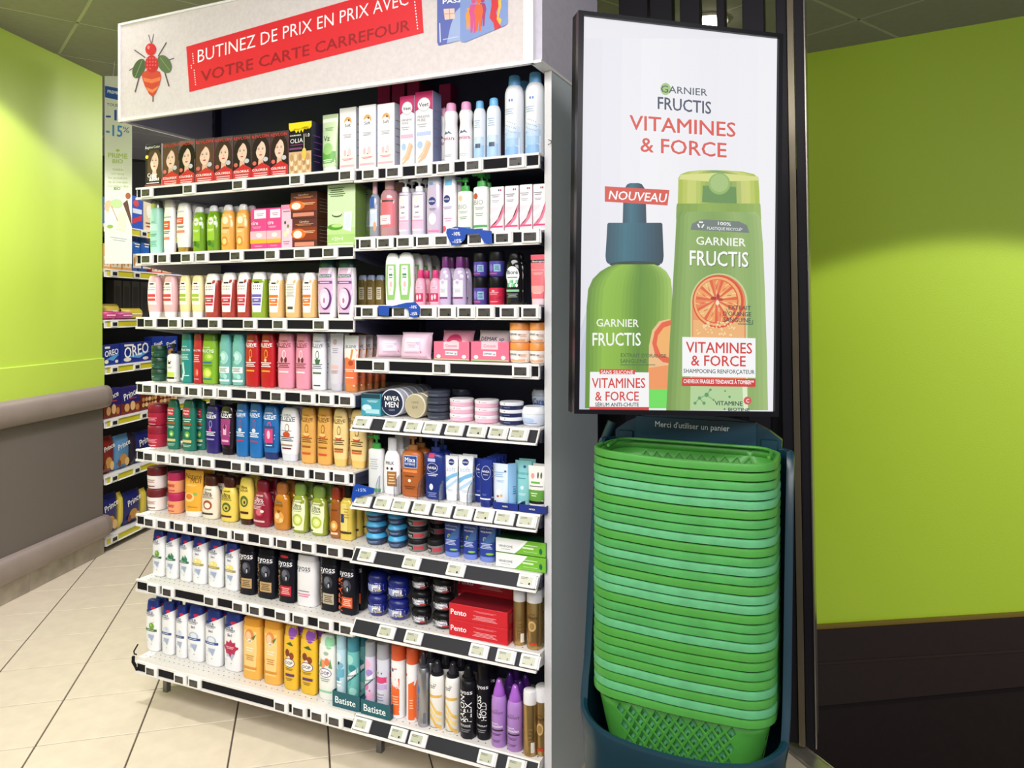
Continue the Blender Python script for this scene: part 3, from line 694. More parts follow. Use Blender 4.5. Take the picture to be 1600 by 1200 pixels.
def dye(hair, curly=False, cx=0.0):
    return face(cx, .62, .54, .40, hair, curly) + [('p', [(-.5, .02), (.5, .02), (.5, .26), (.08, .36), (-.5, .22)], 'c9202f'), ('t', 'REVLON', 0, .925, .92, 'e8403c', {'b': .0, 'h': .07}), ('t', 'COLORSILK', -.02, .205, .84, 'ffffff', {'b': .02, 'h': .05}), ('l', 0, .13, .8, .05, 1, 'f2b8bc'), ('l', 0, .07, .8, .06, 2, 'ffffff'), ('e', -.33, .35, .22, .09, 'd8665f'), ('e', .28, .42, .26, .10, 'c9c9cf')]
hr = ['5a3530', '1d1618', '5b362f', '3a1d22', '2c1f21', '2c1f21', '33211f']
K('dye_a', 'box', 'box', .055, ['231a1e', 'efe7e4'], face(.08, .60, .5, .42, '4a2a26') + [('r', 0, .92, 1, .12, '241a35'), ('t', 'Eugène Color', 0, .93, .9, 'f5f0f0', {'b': .01, 'h': .055}), ('r', 0, .05, 1, .1, '7a3b34'), ('t', 'Color', -.02, .31, .6, 'ffffff', b8), ('t', '&Eclat', .1, .22, .62, 'ffffff', b8), ('l', 0, .13, .85, .03, 1, 'ffffff'), ('e', -.36, .72, .2, .08, 'e3cf4a')], name='hair_dye_box')
for i in range(7): K('dye%d' % i, 'box', 'box', .055, [['4a3e40', '6a5a58', '4d4044', '4c4046', '403638', '403638', '403638'][i], '7a2430'], dye(hr[i], i == 1), name='hair_dye_box')
K('olia', 'box', 'box', .075, ['17151b', '1d1b3c', '2a2730'], [('p', [(-.5, 1), (.5, 1), (.5, .9), (.42, .86), (.36, .92), (.28, .85), (.2, .91), (.12, .8), (.04, .87), (-.02, .79), (-.1, .87), (-.18, .8), (-.26, .89), (-.34, .86), (-.42, .84), (-.5, .9)], 'f2dc1e'), ('t', 'GARNIER', -.2, .76, .5, 'ffffff', {'b': .02, 'h': .025}), ('t', 'OLIA', -.15, .66, .56, 'ffffff', {'b': -.004, 'h': .085}), ('l', -.15, .58, .6, .02, 1, 'a33c8a'), ('r', -.2, .51, .56, .035, '7d3f77'), ('r', 0, .23, .98, .44, 'd9b48a')] + [('e', -.36 + .18 * (i % 5), .07 + .09 * (i // 5), .13, .14, ['e9cfa4', 'b98c60', 'f0dcb4', 'c79b6c'][i % 4]) for i in range(20)] + [('e', .2, .4, .2, .22, 'edc552'), ('r', .2, .62, .03, .3, 'd8d2c0'), ('t', '1.0', .36, .74, .16, 'ffffff')], name='hair_dye_box', side='7a3f8a')
K('aloetube', 'tube', 'tube', .55, ['cfe6b8', 'e8ece6'], [('r', 0, .9, .9, .06, 'f2f6ee'), ('r', 0, .28, .84, .2, '6cb04e'), ('e', 0, .42, .6, .2, '9ccf7a'), ('t', 'Vz', -.1, .6, .4, '3d6a3a'), ('l', 0, .75, .6, .06, 3, '7fae6a'), ('l', 0, .22, .6, .06, 2, 'e8f6dc')], name='cream_tube')
soft = [('e', .02, .78, .44, .15, 'f0a860'), ('e', 0, .74, .4, .12, 'fdfafa'), ('e', .08, .8, .1, .035, '3a2a2a'), ('t', 'Soft', .02, .725, .34, '24304f', {'b': .01}), ('l', 0, .56, .55, .06, 3, '9b9ba6'), ('r', 0, .15, .94, .26, 'fbe3e2'), ('e', -.15, .3, .16, .1, 'f4c2c4'), ('e', .12, .31, .2, .12, 'f7cfcf'), ('e', .03, .26, .06, .02, '2b2b2b'), ('l', 0, .2, .7, .035, 2, 'd2516a'), ('r', 0, .1, .84, .03, 'f2b6bb')]
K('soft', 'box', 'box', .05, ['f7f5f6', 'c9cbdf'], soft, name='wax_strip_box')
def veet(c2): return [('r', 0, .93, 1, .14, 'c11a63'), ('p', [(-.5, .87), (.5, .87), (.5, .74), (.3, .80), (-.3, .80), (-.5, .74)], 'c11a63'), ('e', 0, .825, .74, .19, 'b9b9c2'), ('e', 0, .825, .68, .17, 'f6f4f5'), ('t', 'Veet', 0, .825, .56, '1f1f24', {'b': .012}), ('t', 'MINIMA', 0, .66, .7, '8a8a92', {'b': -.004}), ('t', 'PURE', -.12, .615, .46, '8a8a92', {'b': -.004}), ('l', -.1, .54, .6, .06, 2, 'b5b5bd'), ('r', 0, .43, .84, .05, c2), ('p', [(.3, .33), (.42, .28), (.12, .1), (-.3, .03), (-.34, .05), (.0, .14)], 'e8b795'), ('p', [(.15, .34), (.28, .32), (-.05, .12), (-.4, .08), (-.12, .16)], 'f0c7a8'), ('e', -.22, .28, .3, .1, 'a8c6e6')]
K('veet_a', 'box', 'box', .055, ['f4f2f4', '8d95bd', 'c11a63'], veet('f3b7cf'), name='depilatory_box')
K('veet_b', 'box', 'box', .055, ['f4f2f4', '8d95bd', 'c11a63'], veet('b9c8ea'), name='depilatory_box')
K('veet_c', 'box', 'box', .055, ['b01a62', '7a1548'], [('e', 0, .5, .5, .5, 'd9d6de'), ('t', 'Veet', 0, .5, .36, '40243a')], name='depilatory_box')
K('evian', 'bottle', 'wavy', 1, ['f2f1f5', 'e79fc6'], [('p', [(-.32, .47), (-.16, .525), (-.05, .49), (.08, .53), (.32, .47), (.1, .485), (-.1, .475)], '5c6a86'), ('t', 'evian', 0, .41, .8, 'c0437a', {'b': .004}), ('l', 0, .12, .6, .05, 2, 'b8bcc8')], name='spray_bottle')
K('water', 'bottle', 'spray', 1, ['e6eef8', '6fb4e8'], [('r', 0, .14, .9, .24, 'a9cdef'), ('r', 0, .32, .9, .14, 'c9dff4'), ('l', 0, .6, .5, .14, 4, '9fb7d2'), ('r', .05, .24, .4, .07, '3c4a6a')], name='spray_bottle')
K('waterbig', 'bottle', 'spray', 1, ['eef2f8', '6aaee6'], [('r', 0, .07, .92, .12, '8fbcec'), ('r', 0, .18, .92, .1, 'a9cdf0'), ('r', 0, .27, .92, .08, 'c6dcf4'), ('r', 0, .34, .92, .06, 'dae8f7'), ('e', -.04, .68, .1, .035, '5a86c8'), ('e', .1, .68, .1, .035, '5a86c8'), ('l', -.1, .55, .6, .08, 3, 'b6c5dc')] + [('e', -.3 + .6 * ((i * 37) % 19) / 19, .28 + .16 * ((i * 23) % 17) / 17, .035, .012, '7a98c8') for i in range(22)], name='spray_bottle')
T_ = 'A1'
place(T_, 'dye_a', 227, 252, 225, 'hair dye box with dark cap lettering and a long-haired woman', set_=.03)
for i, (a, b_) in enumerate([(254, 279.5), (280, 304.5), (305.5, 334.5), (335.5, 363.5), (364.5, 392.5), (393.5, 422), (423, 450.5)]):
    place(T_, 'dye%d' % i, a, b_, 222 - i * 2.9, ['red-banded dye box, smiling woman with auburn hair', 'red-banded dye box, woman with short curly hair', 'red-banded dye box, woman with brown parted hair', 'red-banded dye box, woman with purple-dark fringe', 'red-banded dye box, woman with straight dark hair', 'red-banded dye box, woman with straight dark hair', 'red-banded dye box, woman with straight dark hair'][i], set_=.03)
place(T_, 'olia', 451.5, 487, 191, 'black hair dye box with yellow petals on top', set_=.025)
place(T_, 'aloetube', 503, 530, 179, 'pale green cream tube with white cap')
T_ = 'R1'
# the first white box straddles the joint of the boards
place('A1', 'soft', 530.5, 556, 168, 'narrow white wax strip box with orange blossom')
for a, b_, v in ((560.5, 587, 164), (589.5, 616, 161.5)): place(T_, 'soft', a, b_, v, 'narrow white wax strip box with orange blossom', set_=.03)
place(T_, 'veet_a', 625, 647.5, 150, 'magenta topped white box with pink stripe'); place(T_, 'veet_b', 649, 676, 143, 'magenta topped white box with blue stripe')
for i, (a, b_, v) in enumerate(((590, 609, 130), (612, 632, 128), (636, 655, 128.5))): place(T_, 'veet_c', a, b_, v, 'dark magenta box high at the back of the stack', set_=.25)
place(T_, 'veet_c', 686, 704, 156, 'dark magenta box behind the pink capped sprays', set_=.2)
place(T_, 'evian', 694, 716.5, 162, 'white waisted spray with pink cap'); place(T_, 'evian', 717.5, 740, 160, 'white waisted spray with pink cap')
place(T_, 'evian', 684, 704, 170, 'white waisted spray with pink cap half hidden', set_=.085)
place(T_, 'water', 740, 760, 158.5, 'small pale blue spray with blue cap'); place(T_, 'water', 759.5, 784, 154, 'small pale blue spray with blue cap')
place(T_, 'waterbig', 789, 819.5, 119, 'tall white and blue spray can with blue cap', rows=1); place(T_, 'waterbig', 821, 852, 114, 'tall white and blue spray can with blue cap')
# ---- second row left
K('teal', 'bottle', 'slim', .75, ['9fd4c4', 'a8a49c:m'], [('t', 'ZAC', 0, .6, .4, '4a7f74'), ('r', 0, .5, .75, .12, 'b9e2d5'), ('l', 0, .36, .7, .06, 2, '3f8073'), ('l', 0, .2, .7, .12, 4, '5f9d90')])
K('whor', 'bottle', 'slim', .55, ['f2efee', 'cfc8c6'], [('t', 'SANOGYL', 0, .68, .78, '4a4a55', {'b': 0}), ('r', -.08, .53, .7, .16, 'e2573a'), ('l', -.08, .53, .5, .08, 2, 'ffe6df'), ('l', -.05, .4, .7, .06, 2, '55555c'), ('r', -.05, .29, .6, .05, 'e58a74')])
K('whor2', 'bottle', 'inv', .55, ['f0edec', 'c49b5e:m'], [('t', 'SANOGYL', 0, .82, .5, '6a6a75', {'b': 0}), ('r', -.1, .64, .62, .13, 'e2573a'), ('l', -.1, .64, .5, .07, 2, 'ffe6df'), ('l', 0, .52, .6, .05, 2, '55555c'), ('r', -.05, .43, .7, .05, 'e58a74')])
K('ggreen', 'bottle', 'bell', .6, ['6f9d1f:g', 'c8c8cc'], [('r', -.05, .5, .68, .5, '9cc93a'), ('e', 0, .66, .42, .16, 'f4f8e8'), ('t', 'BIO', 0, .66, .28, '4d7d2a'), ('l', -.05, .47, .6, .06, 2, 'eaf6cf'), ('e', -.1, .2, .3, .12, '2f6a22'), ('e', .14, .16, .22, .1, '4a8a2c'), ('e', .33, .62, .16, .08, 'f5f5f0')])
K('gpeach', 'bottle', 'bell', .6, ['e6a84c:g', 'c9c8cb'], [('r', -.05, .5, .72, .6, 'efb766'), ('e', 0, .66, .44, .16, 'f7e6c8'), ('r', .05, .5, .5, .03, 'c0703a'), ('l', -.05, .43, .6, .06, 2, 'fbe7c2'), ('e', -.05, .22, .5, .2, 'e0862e'), ('e', -.05, .22, .34, .13, 'f8d48c')])
K('pinkbox', 'box', 'box', .05, ['e2418c', 'c23a78'], [('r', .1, .86, .72, .2, 'fdf8fb'), ('l', .1, .85, .5, .08, 2, 'b9759a'), ('t', 'cire', -.22, .66, .4, 'ffffff'), ('l', -.1, .55, .6, .05, 2, 'f9bcd8'), ('r', 0, .36, 1, .2, 'f6b9c6'), ('e', .05, .36, .4, .12, 'fbe0e2'), ('r', 0, .215, 1, .1, 'f0b43c'), ('l', 0, .1, .6, .04, 2, 'f7aed0')], name='wax_strip_box')
K('pinkbox2', 'box', 'box', .05, ['f4c6d8', 'd592b0'], [('r', 0, .95, 1, .1, 'e98fb4'), ('l', 0, .85, .7, .05, 1, 'c24f83'), ('e', -.12, .6, .2, .08, '3f5a3a'), ('e', .15, .52, .2, .08, '6b8a4a'), ('e', -.1, .34, .36, .12, 'f7e3b6'), ('e', .14, .4, .3, .12, 'fbeed2'), ('l', 0, .15, .7, .1, 2, 'd06a96')], name='wax_strip_box')
K('brown', 'box', 'box', .10, ['5a2026', '4a2a18', '5a3a2a'], [('r', 0, .5, 1, .42, '8c2c1c'), ('e', -.25, .5, .6, .34, 'e8702c'), ('e', -.28, .48, .36, .26, 'fbe9dc'), ('t', 'Carrefour', 0, .9, .4, 'e8c9b0'), ('l', 0, .8, .8, .08, 2, 'd98a5a'), ('l', .2, .55, .5, .1, 2, 'f6c9a0'), ('r', 0, .15, .8, .14, 'd98a72')], name='wax_strip_box')
K('aloebox', 'box', 'box', .06, ['cbdfb4', '7fa04e'], [('r', 0, .1, 1, .2, 'a8cf7a'), ('r', 0, .25, 1, .1, 'bad992'), ('l', -.15, .88, .6, .16, 5, '4f6a3c'), ('e', -.15, .52, .36, .09, '3f5a34'), ('e', -.15, .535, .34, .075, 'd5e8c0'), ('e', -.2, .32, .56, .1, '4f9a2e'), ('e', -.14, .34, .4, .06, 'b8dd88'), ('p', [(.12, .55), (.4, .56), (.36, .24), (.06, .28)], 'eef3f4'), ('p', [(.17, .51), (.35, .52), (.32, .28), (.13, .31)], 'd2dfe4'), ('t', '=20+4', -.12, .13, .4, 'f4f9ee'), ('r', .0, .05, .9, .02, 'e6f2d8')], name='wax_strip_box')
T_ = 'A2'
place(T_, 'teal', 235.5, 256, 314, 'mint green lotion bottle with silver cap'); place(T_, 'whor', 256.5, 275.5, 313, 'white bottle with orange square and grey cap')
place(T_, 'whor2', 276.5, 300.5, 317, 'white bottle standing on gold cap', rows=2)
for a, b_, v in ((301.5, 323, 323), (324, 345, 321)): place(T_, 'ggreen', a, b_, v, 'clear green shower gel with silver cap', rows=1)
for a, b_, v in ((346, 369, 320), (370, 391, 319)): place(T_, 'gpeach', a, b_, v, 'clear orange shower gel with silver cap', rows=1)
for a, b_, v in ((391.5, 416.5, 326), (417, 439, 324.5)): place(T_, 'pinkbox', a, b_, v, 'bright pink wax strip box')
place(T_, 'pinkbox2', 439.5, 456, 320, 'pale pink narrow box with flower')
z1 = place(T_, 'brown', 457, 495, 341.5, 'dark brown and orange carton', lv='bottom one'); place(T_, 'brown', 454, 495, 300, 'dark brown and orange carton', zb=z1 + .0005, lv='top one')
place(T_, 'aloebox', 511.5, 555, 288, 'tall pale green aloe box', set_=.03)
# ---- second row right
K('clearsp', 'bottle', 'oil', .8, ['c9cfe0:t', 'c79aa2'], [('r', -.1, .62, .5, .2, '2e56a6'), ('r', 0, .35, .8, .3, 'c8d4ea'), ('e', .2, .2, .3, .16, 'e8a06a'), ('l', 0, .45, .6, .06, 2, 'ffffff')])
K('rosew', 'bottle', 'flask', .8, ['b98a90:g', 'd9a9ae'], [('r', .1, .42, .68, .5, 'd66a74'), ('r', -.06, .3, .66, .16, 'f6eef0'), ('l', -.06, .3, .4, .06, 2, 'c78a90'), ('r', 0, .62, .8, .03, '3a2428'), ('e', -.28, .62, .1, .05, 'e8e2da')])
K('pumpp', 'bottle', 'pumps', .8, ['cfc9dc:g', 'e6e6ee'], [('r', 0, .4, .88, .62, 'efe0ec'), ('e', -.05, .62, .3, .1, 'f6f2d0'), ('t', 'Soft', 0, .5, .4, '3a3a55', b8), ('l', 0, .4, .3, .04, 1, '7a7a90'), ('r', 0, .18, .88, .12, 'efb9d2'), ('r', 0, .26, .88, .03, 'e9a3c5'), ('l', 0, .32, .6, .04, 2, 'b79ab0'), ('r', 0, .7, .86, .008, '2c2c34')])
K('nclear', 'bottle', 'slim', .6, ['c9bad2:g', 'dfe2f2'], [('e', -.03, .58, .5, .14, '1a2f7a'), ('t', 'NIVEA', -.03, .58, .4, 'ffffff', b8), ('l', 0, .44, .5, .05, 2, '7a6a90'), ('e', .0, .28, .5, .2, 'f0eaf4'), ('r', 0, .07, .8, .03, 'e07aa8'), ('e', -.1, .88, .3, .05, '7aa2d8')])
K('nwhite', 'bottle', 'slim', .6, ['f0e6f0', 'e2e6f4'], [('e', -.1, .6, .5, .13, '1a2f7a'), ('t', 'NIVEA', -.1, .6, .4, 'ffffff', b8), ('l', -.05, .45, .7, .05, 2, '8a78b0'), ('r', 0, .88, .5, .1, '6ab0dc'), ('l', 0, .25, .6, .08, 2, 'd7a2c8'), ('e', -.3, .1, .3, .1, 'e8566a')])
K('gpump', 'bottle', 'pumps', .6, ['eef2ea', '2f9a3a'], [('e', -.2, .63, .3, .1, 'e6c8a0'), ('t', 'BIO', -.05, .48, .6, '8a908a', {'b': -.006}), ('l', 0, .38, .7, .05, 2, '9aa59a'), ('l', 0, .28, .6, .06, 2, '8aa58a'), ('r', 0, .1, .94, .035, '4fa85a'), ('r', 0, .05, .5, .02, '2c4a30')])
K('gpump2', 'bottle', 'pumps', .6, ['eef2ee', '3aa046'], [('e', -.25, .6, .3, .1, 'b8503a'), ('t', 'BIO', -.05, .5, .6, '8a908a', {'b': -.006}), ('l', 0, .4, .7, .05, 2, '9aa59a'), ('l', 0, .3, .6, .06, 2, '8aa58a'), ('r', 0, .11, .94, .04, '4fa85a'), ('r', 0, .06, .5, .02, '2c4a30')])
K('creambox', 'box', 'box', .045, ['f6eff2', 'd6b9c6', 'e6e0e8'], [('r', 0, .3, .98, .5, 'f6dbe2'), ('p', [(-.5, .12), (-.1, .2), (.3, .4), (.5, .62), (.5, .45), (.3, .27), (-.1, .13), (-.5, .08)], 'e57a98'), ('p', [(-.5, .3), (.0, .38), (.45, .6), (.3, .6), (-.1, .46), (-.5, .4)], 'fbeef1'), ('r', 0, .12, .9, .04, 'd8437a'), ('e', .28, .92, .12, .05, 'd04a56'), ('e', .14, .92, .1, .05, '4a5a9a'), ('l', -.1, .8, .7, .08, 2, '8a8a92'), ('l', -.1, .68, .6, .06, 2, 'a5a5ae')], name='cream_box')
T_ = 'R2'
place(T_, 'aloebox', 560, 580, 291, 'dark green box half hidden in shade', set_=.14, W=.09)
place(T_, 'clearsp', 578.5, 594, 283, 'slim clear bottle with dusty pink cap'); place(T_, 'rosew', 594.5, 624, 281, 'round clear bottle of pink lotion', rows=1)
for a, b_, v in ((624.5, 643.5, 279), (645, 666, 278)): place(T_, 'pumpp', a, b_, v, 'clear pump bottle with pale pink label', rows=1)
place(T_, 'nclear', 667.5, 691.5, 277, 'clear lilac cleanser bottle with blue roundel', rows=1); place(T_, 'nwhite', 692.5, 715, 275, 'white cleanser bottle with blue roundel', rows=1)
place(T_, 'gpump', 716, 739, 278, 'white bottle with green pump'); place(T_, 'gpump2', 740.5, 765, 269, 'taller white bottle with green pump', rows=1)
for a, b_, v in ((766, 787, 292), (788.8, 810, 290.5), (812, 831.5, 288.5), (833, 852.5, 287.5)): place(T_, 'creambox', a, b_, v, 'white and pink swirl cream box')
# ---- third row left
def seed(c): return [('p', [(-.4, .84), (.4, .84), (.36, .5), (.28, .12), (-.28, .12), (-.36, .5)], 'fbf7f4'), ('r', 0, .77, .34, .035, '2c2420')] + [('e', -.2 + .14 * (i % 4), .69 - .06 * (i // 4), .07, .03, ['7a2a2a', 'c9604a', '3a2a26', '7a9a4a'][i % 4]) for i in range(8)] + [('r', 0, .48, .64, .06, c), ('r', 0, .38, .58, .1, c), ('r', 0, .29, .54, .04, c), ('l', 0, .41, .44, .1, 2, 'ffffff')]
def seedi(c): return [('p', [(-.3, .84), (.3, .84), (.36, .3), (-.36, .3)], 'fbf4f2'), ('r', 0, .8, .34, .035, '2c2420')] + [('e', -.2 + .14 * (i % 4), .72 - .06 * (i // 4), .07, .03, ['7a2a2a', 'c9604a', '3a2a26', '7a9a4a'][i % 4]) for i in range(8)] + [('r', 0, .52, .6, .07, c), ('r', 0, .42, .6, .06, c)]
K('iseed', 'bottle', 'inv', .6, ['ecb9bd', 'f5f1ef'], seedi('d83a4a'), name='conditioner_bottle'); K('iseedy', 'bottle', 'inv', .6, ['eee0a6', 'f5f1ef'], seedi('a8c63a'), name='conditioner_bottle')
K('seedr', 'bottle', 'flip', .6, ['a83a30:g', 'f4f0ee'], seed('c92a4a'), name='shampoo_bottle'); K('seedg', 'bottle', 'flip', .6, ['8aa82a:g', 'f4f0ee'], seed('6a5ab8'), name='shampoo_bottle')
K('seedp', 'bottle', 'flip', .6, ['e2b87a:g', 'f4f0ee'], seed('e8752c'), name='shampoo_bottle')
K('seedb', 'bottle', 'flip', .6, ['e2b87a:g', 'f4f0ee'], [('p', [(-.4, .84), (.4, .84), (.36, .5), (.28, .12), (-.28, .12), (-.36, .5)], 'f7f1e8'), ('l', 0, .6, .6, .3, 9, 'a5a09a'), ('r', 0, .22, .4, .06, '4a4a48')], name='shampoo_bottle')
K('palm', 'bottle', 'slim', .55, ['f2edf2', '17403a'], [('p', [(-.4, .85), (.4, .85), (.44, .4), (.3, .1), (-.3, .1), (-.44, .4)], 'd9b3d2'), ('e', 0, .9, .5, .07, '1d5a4a'), ('r', 0, .72, .72, .05, '2a5a52'), ('t', 'PALMOLIVE', 0, .72, .66, 'ffffff', {'b': .01, 'h': .03}), ('r', 0, .61, .8, .05, '6a2f7c'), ('l', 0, .61, .6, .03, 1, 'f0dcf2'), ('e', .05, .33, .66, .38, '5b2468'), ('e', .0, .34, .56, .34, 'e9cfe4'), ('e', -.02, .33, .3, .2, 'f9f2f8'), ('e', .0, .3, .14, .1, 'c276a8'), ('r', 0, .08, .6, .03, '5b2468')], name='shower_gel_bottle')
T_ = 'A3'
for a, b_, k_ in ((231.5, 254, 'iseed'), (256, 279, 'iseed')): place(T_, k_, a, b_, 431, 'pink conditioner bottle standing on white cap', rows=1)
for a, b_ in ((281, 299.5), (300, 320)): place(T_, 'iseedy', a, b_, 430, 'pale yellow conditioner bottle standing on white cap', rows=1)
for a, b_, v in ((321, 346, 427.5), (347, 372, 426), (373, 393, 425.5)): place(T_, 'seedr', a, b_, v, 'deep red shampoo bottle with white cap', rows=1)
place(T_, 'seedg', 394, 419, 425, 'green shampoo bottle with violet label block', rows=1)
place(T_, 'seedp', 421, 445, 427, 'amber shampoo bottle with orange label block', rows=1); place(T_, 'seedb', 447, 471, 426.5, 'amber shampoo bottle turned to its back label', rows=1); place(T_, 'seedp', 473.5, 496, 426, 'amber shampoo bottle with orange label block', rows=1)
for a, b_ in ((498, 526.5), (528, 557)): place(T_, 'palm', a, b_, 406, 'tall white and lilac bottle with dark green cap')
# ---- third row right
K('olive', 'bottle', 'flip', .6, ['7d6a34:g', 'aebfe0'], [('r', 0, .4, .5, .4, 'd9d2b8'), ('l', 0, .4, .4, .3, 5, '8a6a3a')], name='shower_gel_bottle')
K('carre', 'bottle', 'dome', .5, ['f1f3f0'], [('p', [(-.34, .78), (.34, .78), (.38, .4), (.26, .1), (-.26, .1), (-.38, .4)], '8cc06a'), ('p', [(-.2, .75), (.2, .75), (.22, .4), (.16, .2), (-.16, .2), (-.22, .4)], 'f5f5f2'), ('t', '+8+', 0, .69, .24, '2c2c30'), ('r', 0, .58, .26, .04, '3f8a4a'), ('r', 0, .53, .26, .02, '3f8a4a'), ('e', .02, .4, .18, .12, 'f0b9b4'), ('e', -.02, .3, .1, .05, 'd9c8a0')], name='intimate_wash_bottle')
K('pinks', 'bottle', 'round', .9, ['f2a9c0', 'd83a7a'], [('r', 0, .5, .7, .08, 'f7c6d6'), ('l', 0, .5, .5, .05, 2, 'b8406a'), ('r', 0, .22, .8, .24, 'c9285a'), ('e', -.12, .22, .2, .16, 'f8dfe6'), ('e', .16, .24, .2, .14, 'f4c9d6'), ('r', 0, .07, .8, .03, 'f7c6d6')], name='remover_bottle')
K('lilac', 'bottle', 'round', .75, ['c3b3d4:g', '6a2a70'], [('r', .0, .34, .68, .34, 'f1ecf2'), ('e', -.02, .47, .34, .14, 'e4d8ec'), ('t', 'G', -.02, .47, .16, '5a3a6a'), ('l', 0, .3, .5, .08, 3, 'a59ab0'), ('r', 0, .15, .68, .04, '7a3a7c')], name='remover_bottle')
K('purj', 'jar', 'jar', 1, ['4b3f9a', '151419'], [('r', .2, .34, .4, .28, '8fc0d8'), ('e', -.2, .35, .3, .3, '7f6fc0'), ('l', .2, .34, .3, .2, 4, '2c2458'), ('r', -.1, .12, .6, .06, 'c24a7a')], name='remover_pot')
K('redj', 'jar', 'jar', 1, ['d32a4c', '151419'], [('l', 0, .42, .7, .12, 2, 'f4a9b6'), ('r', 0, .25, .9, .12, 'b81e3c'), ('e', .0, .5, .2, .08, 'f4a9b6'), ('l', 0, .12, .6, .04, 1, 'f4c9d2')], name='remover_pot')
K('biore', 'bottle', 'bell', .55, ['16171b:g', '101114'], [('e', -.02, .56, .84, .34, 'f1f4f4'), ('t', 'Bioré', -.02, .62, .7, '1d2430', {'b': .012}), ('l', -.02, .52, .7, .04, 1, '4a5a6a')] + [('e', -.26 + .13 * (i % 5), .44 - .07 * (i // 5), .14, .07, ['eef5ee', '8fd0a0', '5fb47c'][i % 3]) for i in range(10)] + [('r', 0, .27, .8, .04, '86c49a'), ('l', 0, .18, .7, .08, 3, '9aa5a5')], name='cleanser_bottle')
K('neutro', 'tube', 'tube', .45, ['ef6f78', 'e7cdd6'], [('r', 0, .95, .98, .08, 'e05268'), ('r', 0, .87, .97, .06, '1c1a20'), ('t', 'Neutrogena', 0, .87, .8, 'f6dfe2', {'b': .01}), ('t', 'Pamplemousse', 0, .7, .8, 'fbd3d3', {'b': 0}), ('l', 0, .62, .7, .05, 2, 'f8c0c0'), ('r', 0, .32, .82, .12, 'f6a5a0'), ('l', 0, .24, .7, .05, 2, 'fbe0de')], name='cleanser_tube')
T_ = 'R3'
for i, (a, b_) in enumerate(((560, 575), (573.5, 588), (587, 602))): place(T_, 'olive', a, b_, 430, 'olive shower gel with pale blue cap in shade', set_=.15)
place(T_, 'carre', 603, 625, 395.5, 'white domed bottle with green panel', rows=3, rowgap=.03); place(T_, 'carre', 621, 649.5, 394.5, 'white domed bottle with green panel', rows=3, rowgap=.03)
for a, b_ in ((649, 666), (672, 689)): place(T_, 'pinks', a, b_, 422, 'small pink bottle with magenta cap', rows=1, set_=.02)
for a, b_ in ((686, 706), (706, 731)): place(T_, 'lilac', a, b_, 401, 'clear lilac bottle with plum cap', rows=1, set_=.03)
def pair(k0, k1, a, b_, v1, v0, d0, d1):
    z = place('R3', k0, a, b_, v1, d0); place('R3', k1, a, b_, v0, d1, zb=z + .0005)
pair('purj', 'purj', 740, 762, 433, 395, 'lower purple pot with black lid of the left pair', 'upper purple pot with black lid of the left pair'); pair('redj', 'purj', 764, 789, 433, 393, 'red pot with black lid under a purple one', 'upper purple pot with black lid on the red one')
place('R3', 'biore', 791, 816, 394, 'black cleanser bottle with white oval', rows=1)
place('R3', 'neutro', 829, 854, 398, 'coral cleanser tube with black band', set_=.015)
# ---- fourth row left
K('gjar', 'jar', 'jar', .9, ['1b4a36', '143a2a'], [('r', -.2, .4, .5, .06, '8aa596'), ('r', -.25, .25, .4, .05, '8aa596'), ('l', .2, .2, .4, .2, 3, '4a7a62')], name='hair_mask_jar')
K('wpump', 'bottle', 'pump', .8, ['f3f1ee', '1c1c22'], [('r', 0, .2, .94, .12, 'c9dc5a'), ('r', 0, .11, .94, .05, '2c2c30'), ('e', -.05, .5, .3, .06, '2c2c30'), ('e', -.14, .55, .1, .03, '2c2c30'), ('e', .12, .54, .1, .03, '2c2c30'), ('l', 0, .38, .5, .05, 2, '8a8a8a')])
K('fteal', 'bottle', 'slim', .5, ['1f8a86', '17706e'], [('t', 'FRUCTIS', 0, .66, .84, 'ffffff', b8), ('t', 'GARNIER', -.05, .73, .5, 'e2f4f2', {'b': 0}), ('l', 0, .52, .7, .12, 4, 'bfe6e2'), ('p', [(-.36, .05), (-.1, .2), (-.28, .4), (-.1, .42), (.02, .2), (-.2, .04)], 'bfe4df'), ('l', .1, .15, .6, .04, 1, 'e8f6f4')], name='shampoo_bottle')
K('fred', 'bottle', 'slim', .5, ['b3202f', '8f1826'], [('t', 'FRUCTIS', 0, .66, .84, 'ffffff', b8), ('l', 0, .5, .7, .16, 4, 'f2b9bc'), ('e', .05, .22, .5, .16, 'e0453a'), ('e', .1, .22, .1, .12, 'f4c2b8'), ('l', 0, .09, .6, .03, 1, 'f4d0d2')], name='shampoo_bottle')
K('fgreen', 'bottle', 'slim', .5, ['7fae2a', '4f7a1c'], [('t', 'FRUCTIS', -.02, .66, .84, 'ffffff', b8), ('t', 'GARNIER', -.05, .73, .5, 'eaf4da', {'b': 0}), ('e', .12, .54, .56, .16, '9cc83f'), ('e', .15, .55, .3, .08, 'c6e07a'), ('r', -.05, .43, .7, .03, '2c6aa0'), ('r', -.02, .37, .7, .03, '4f8a3a'), ('e', .0, .22, .6, .2, 'b4d84a'), ('e', .05, .22, .36, .12, 'e2ec7a'), ('r', .0, .1, .6, .025, '2f6ea8')], name='shampoo_bottle')
K('aqua', 'bottle', 'flip', .6, ['6fb3ac:g', '6cc4bc'], [('e', .06, .54, .7, .26, '9fd4cc'), ('e', .02, .56, .42, .14, 'c2e8e0'), ('e', -.24, .52, .2, .1, '4f9088'), ('e', -.05, .24, .5, .2, '8fccc2'), ('r', .0, .3, .9, .12, 'eef4f0'), ('l', 0, .3, .7, .08, 3, '3f5a58'), ('e', .2, .17, .3, .1, 'a6dcd2'), ('r', 0, .09, .9, .04, 'dff0ec')], name='shampoo_bottle')
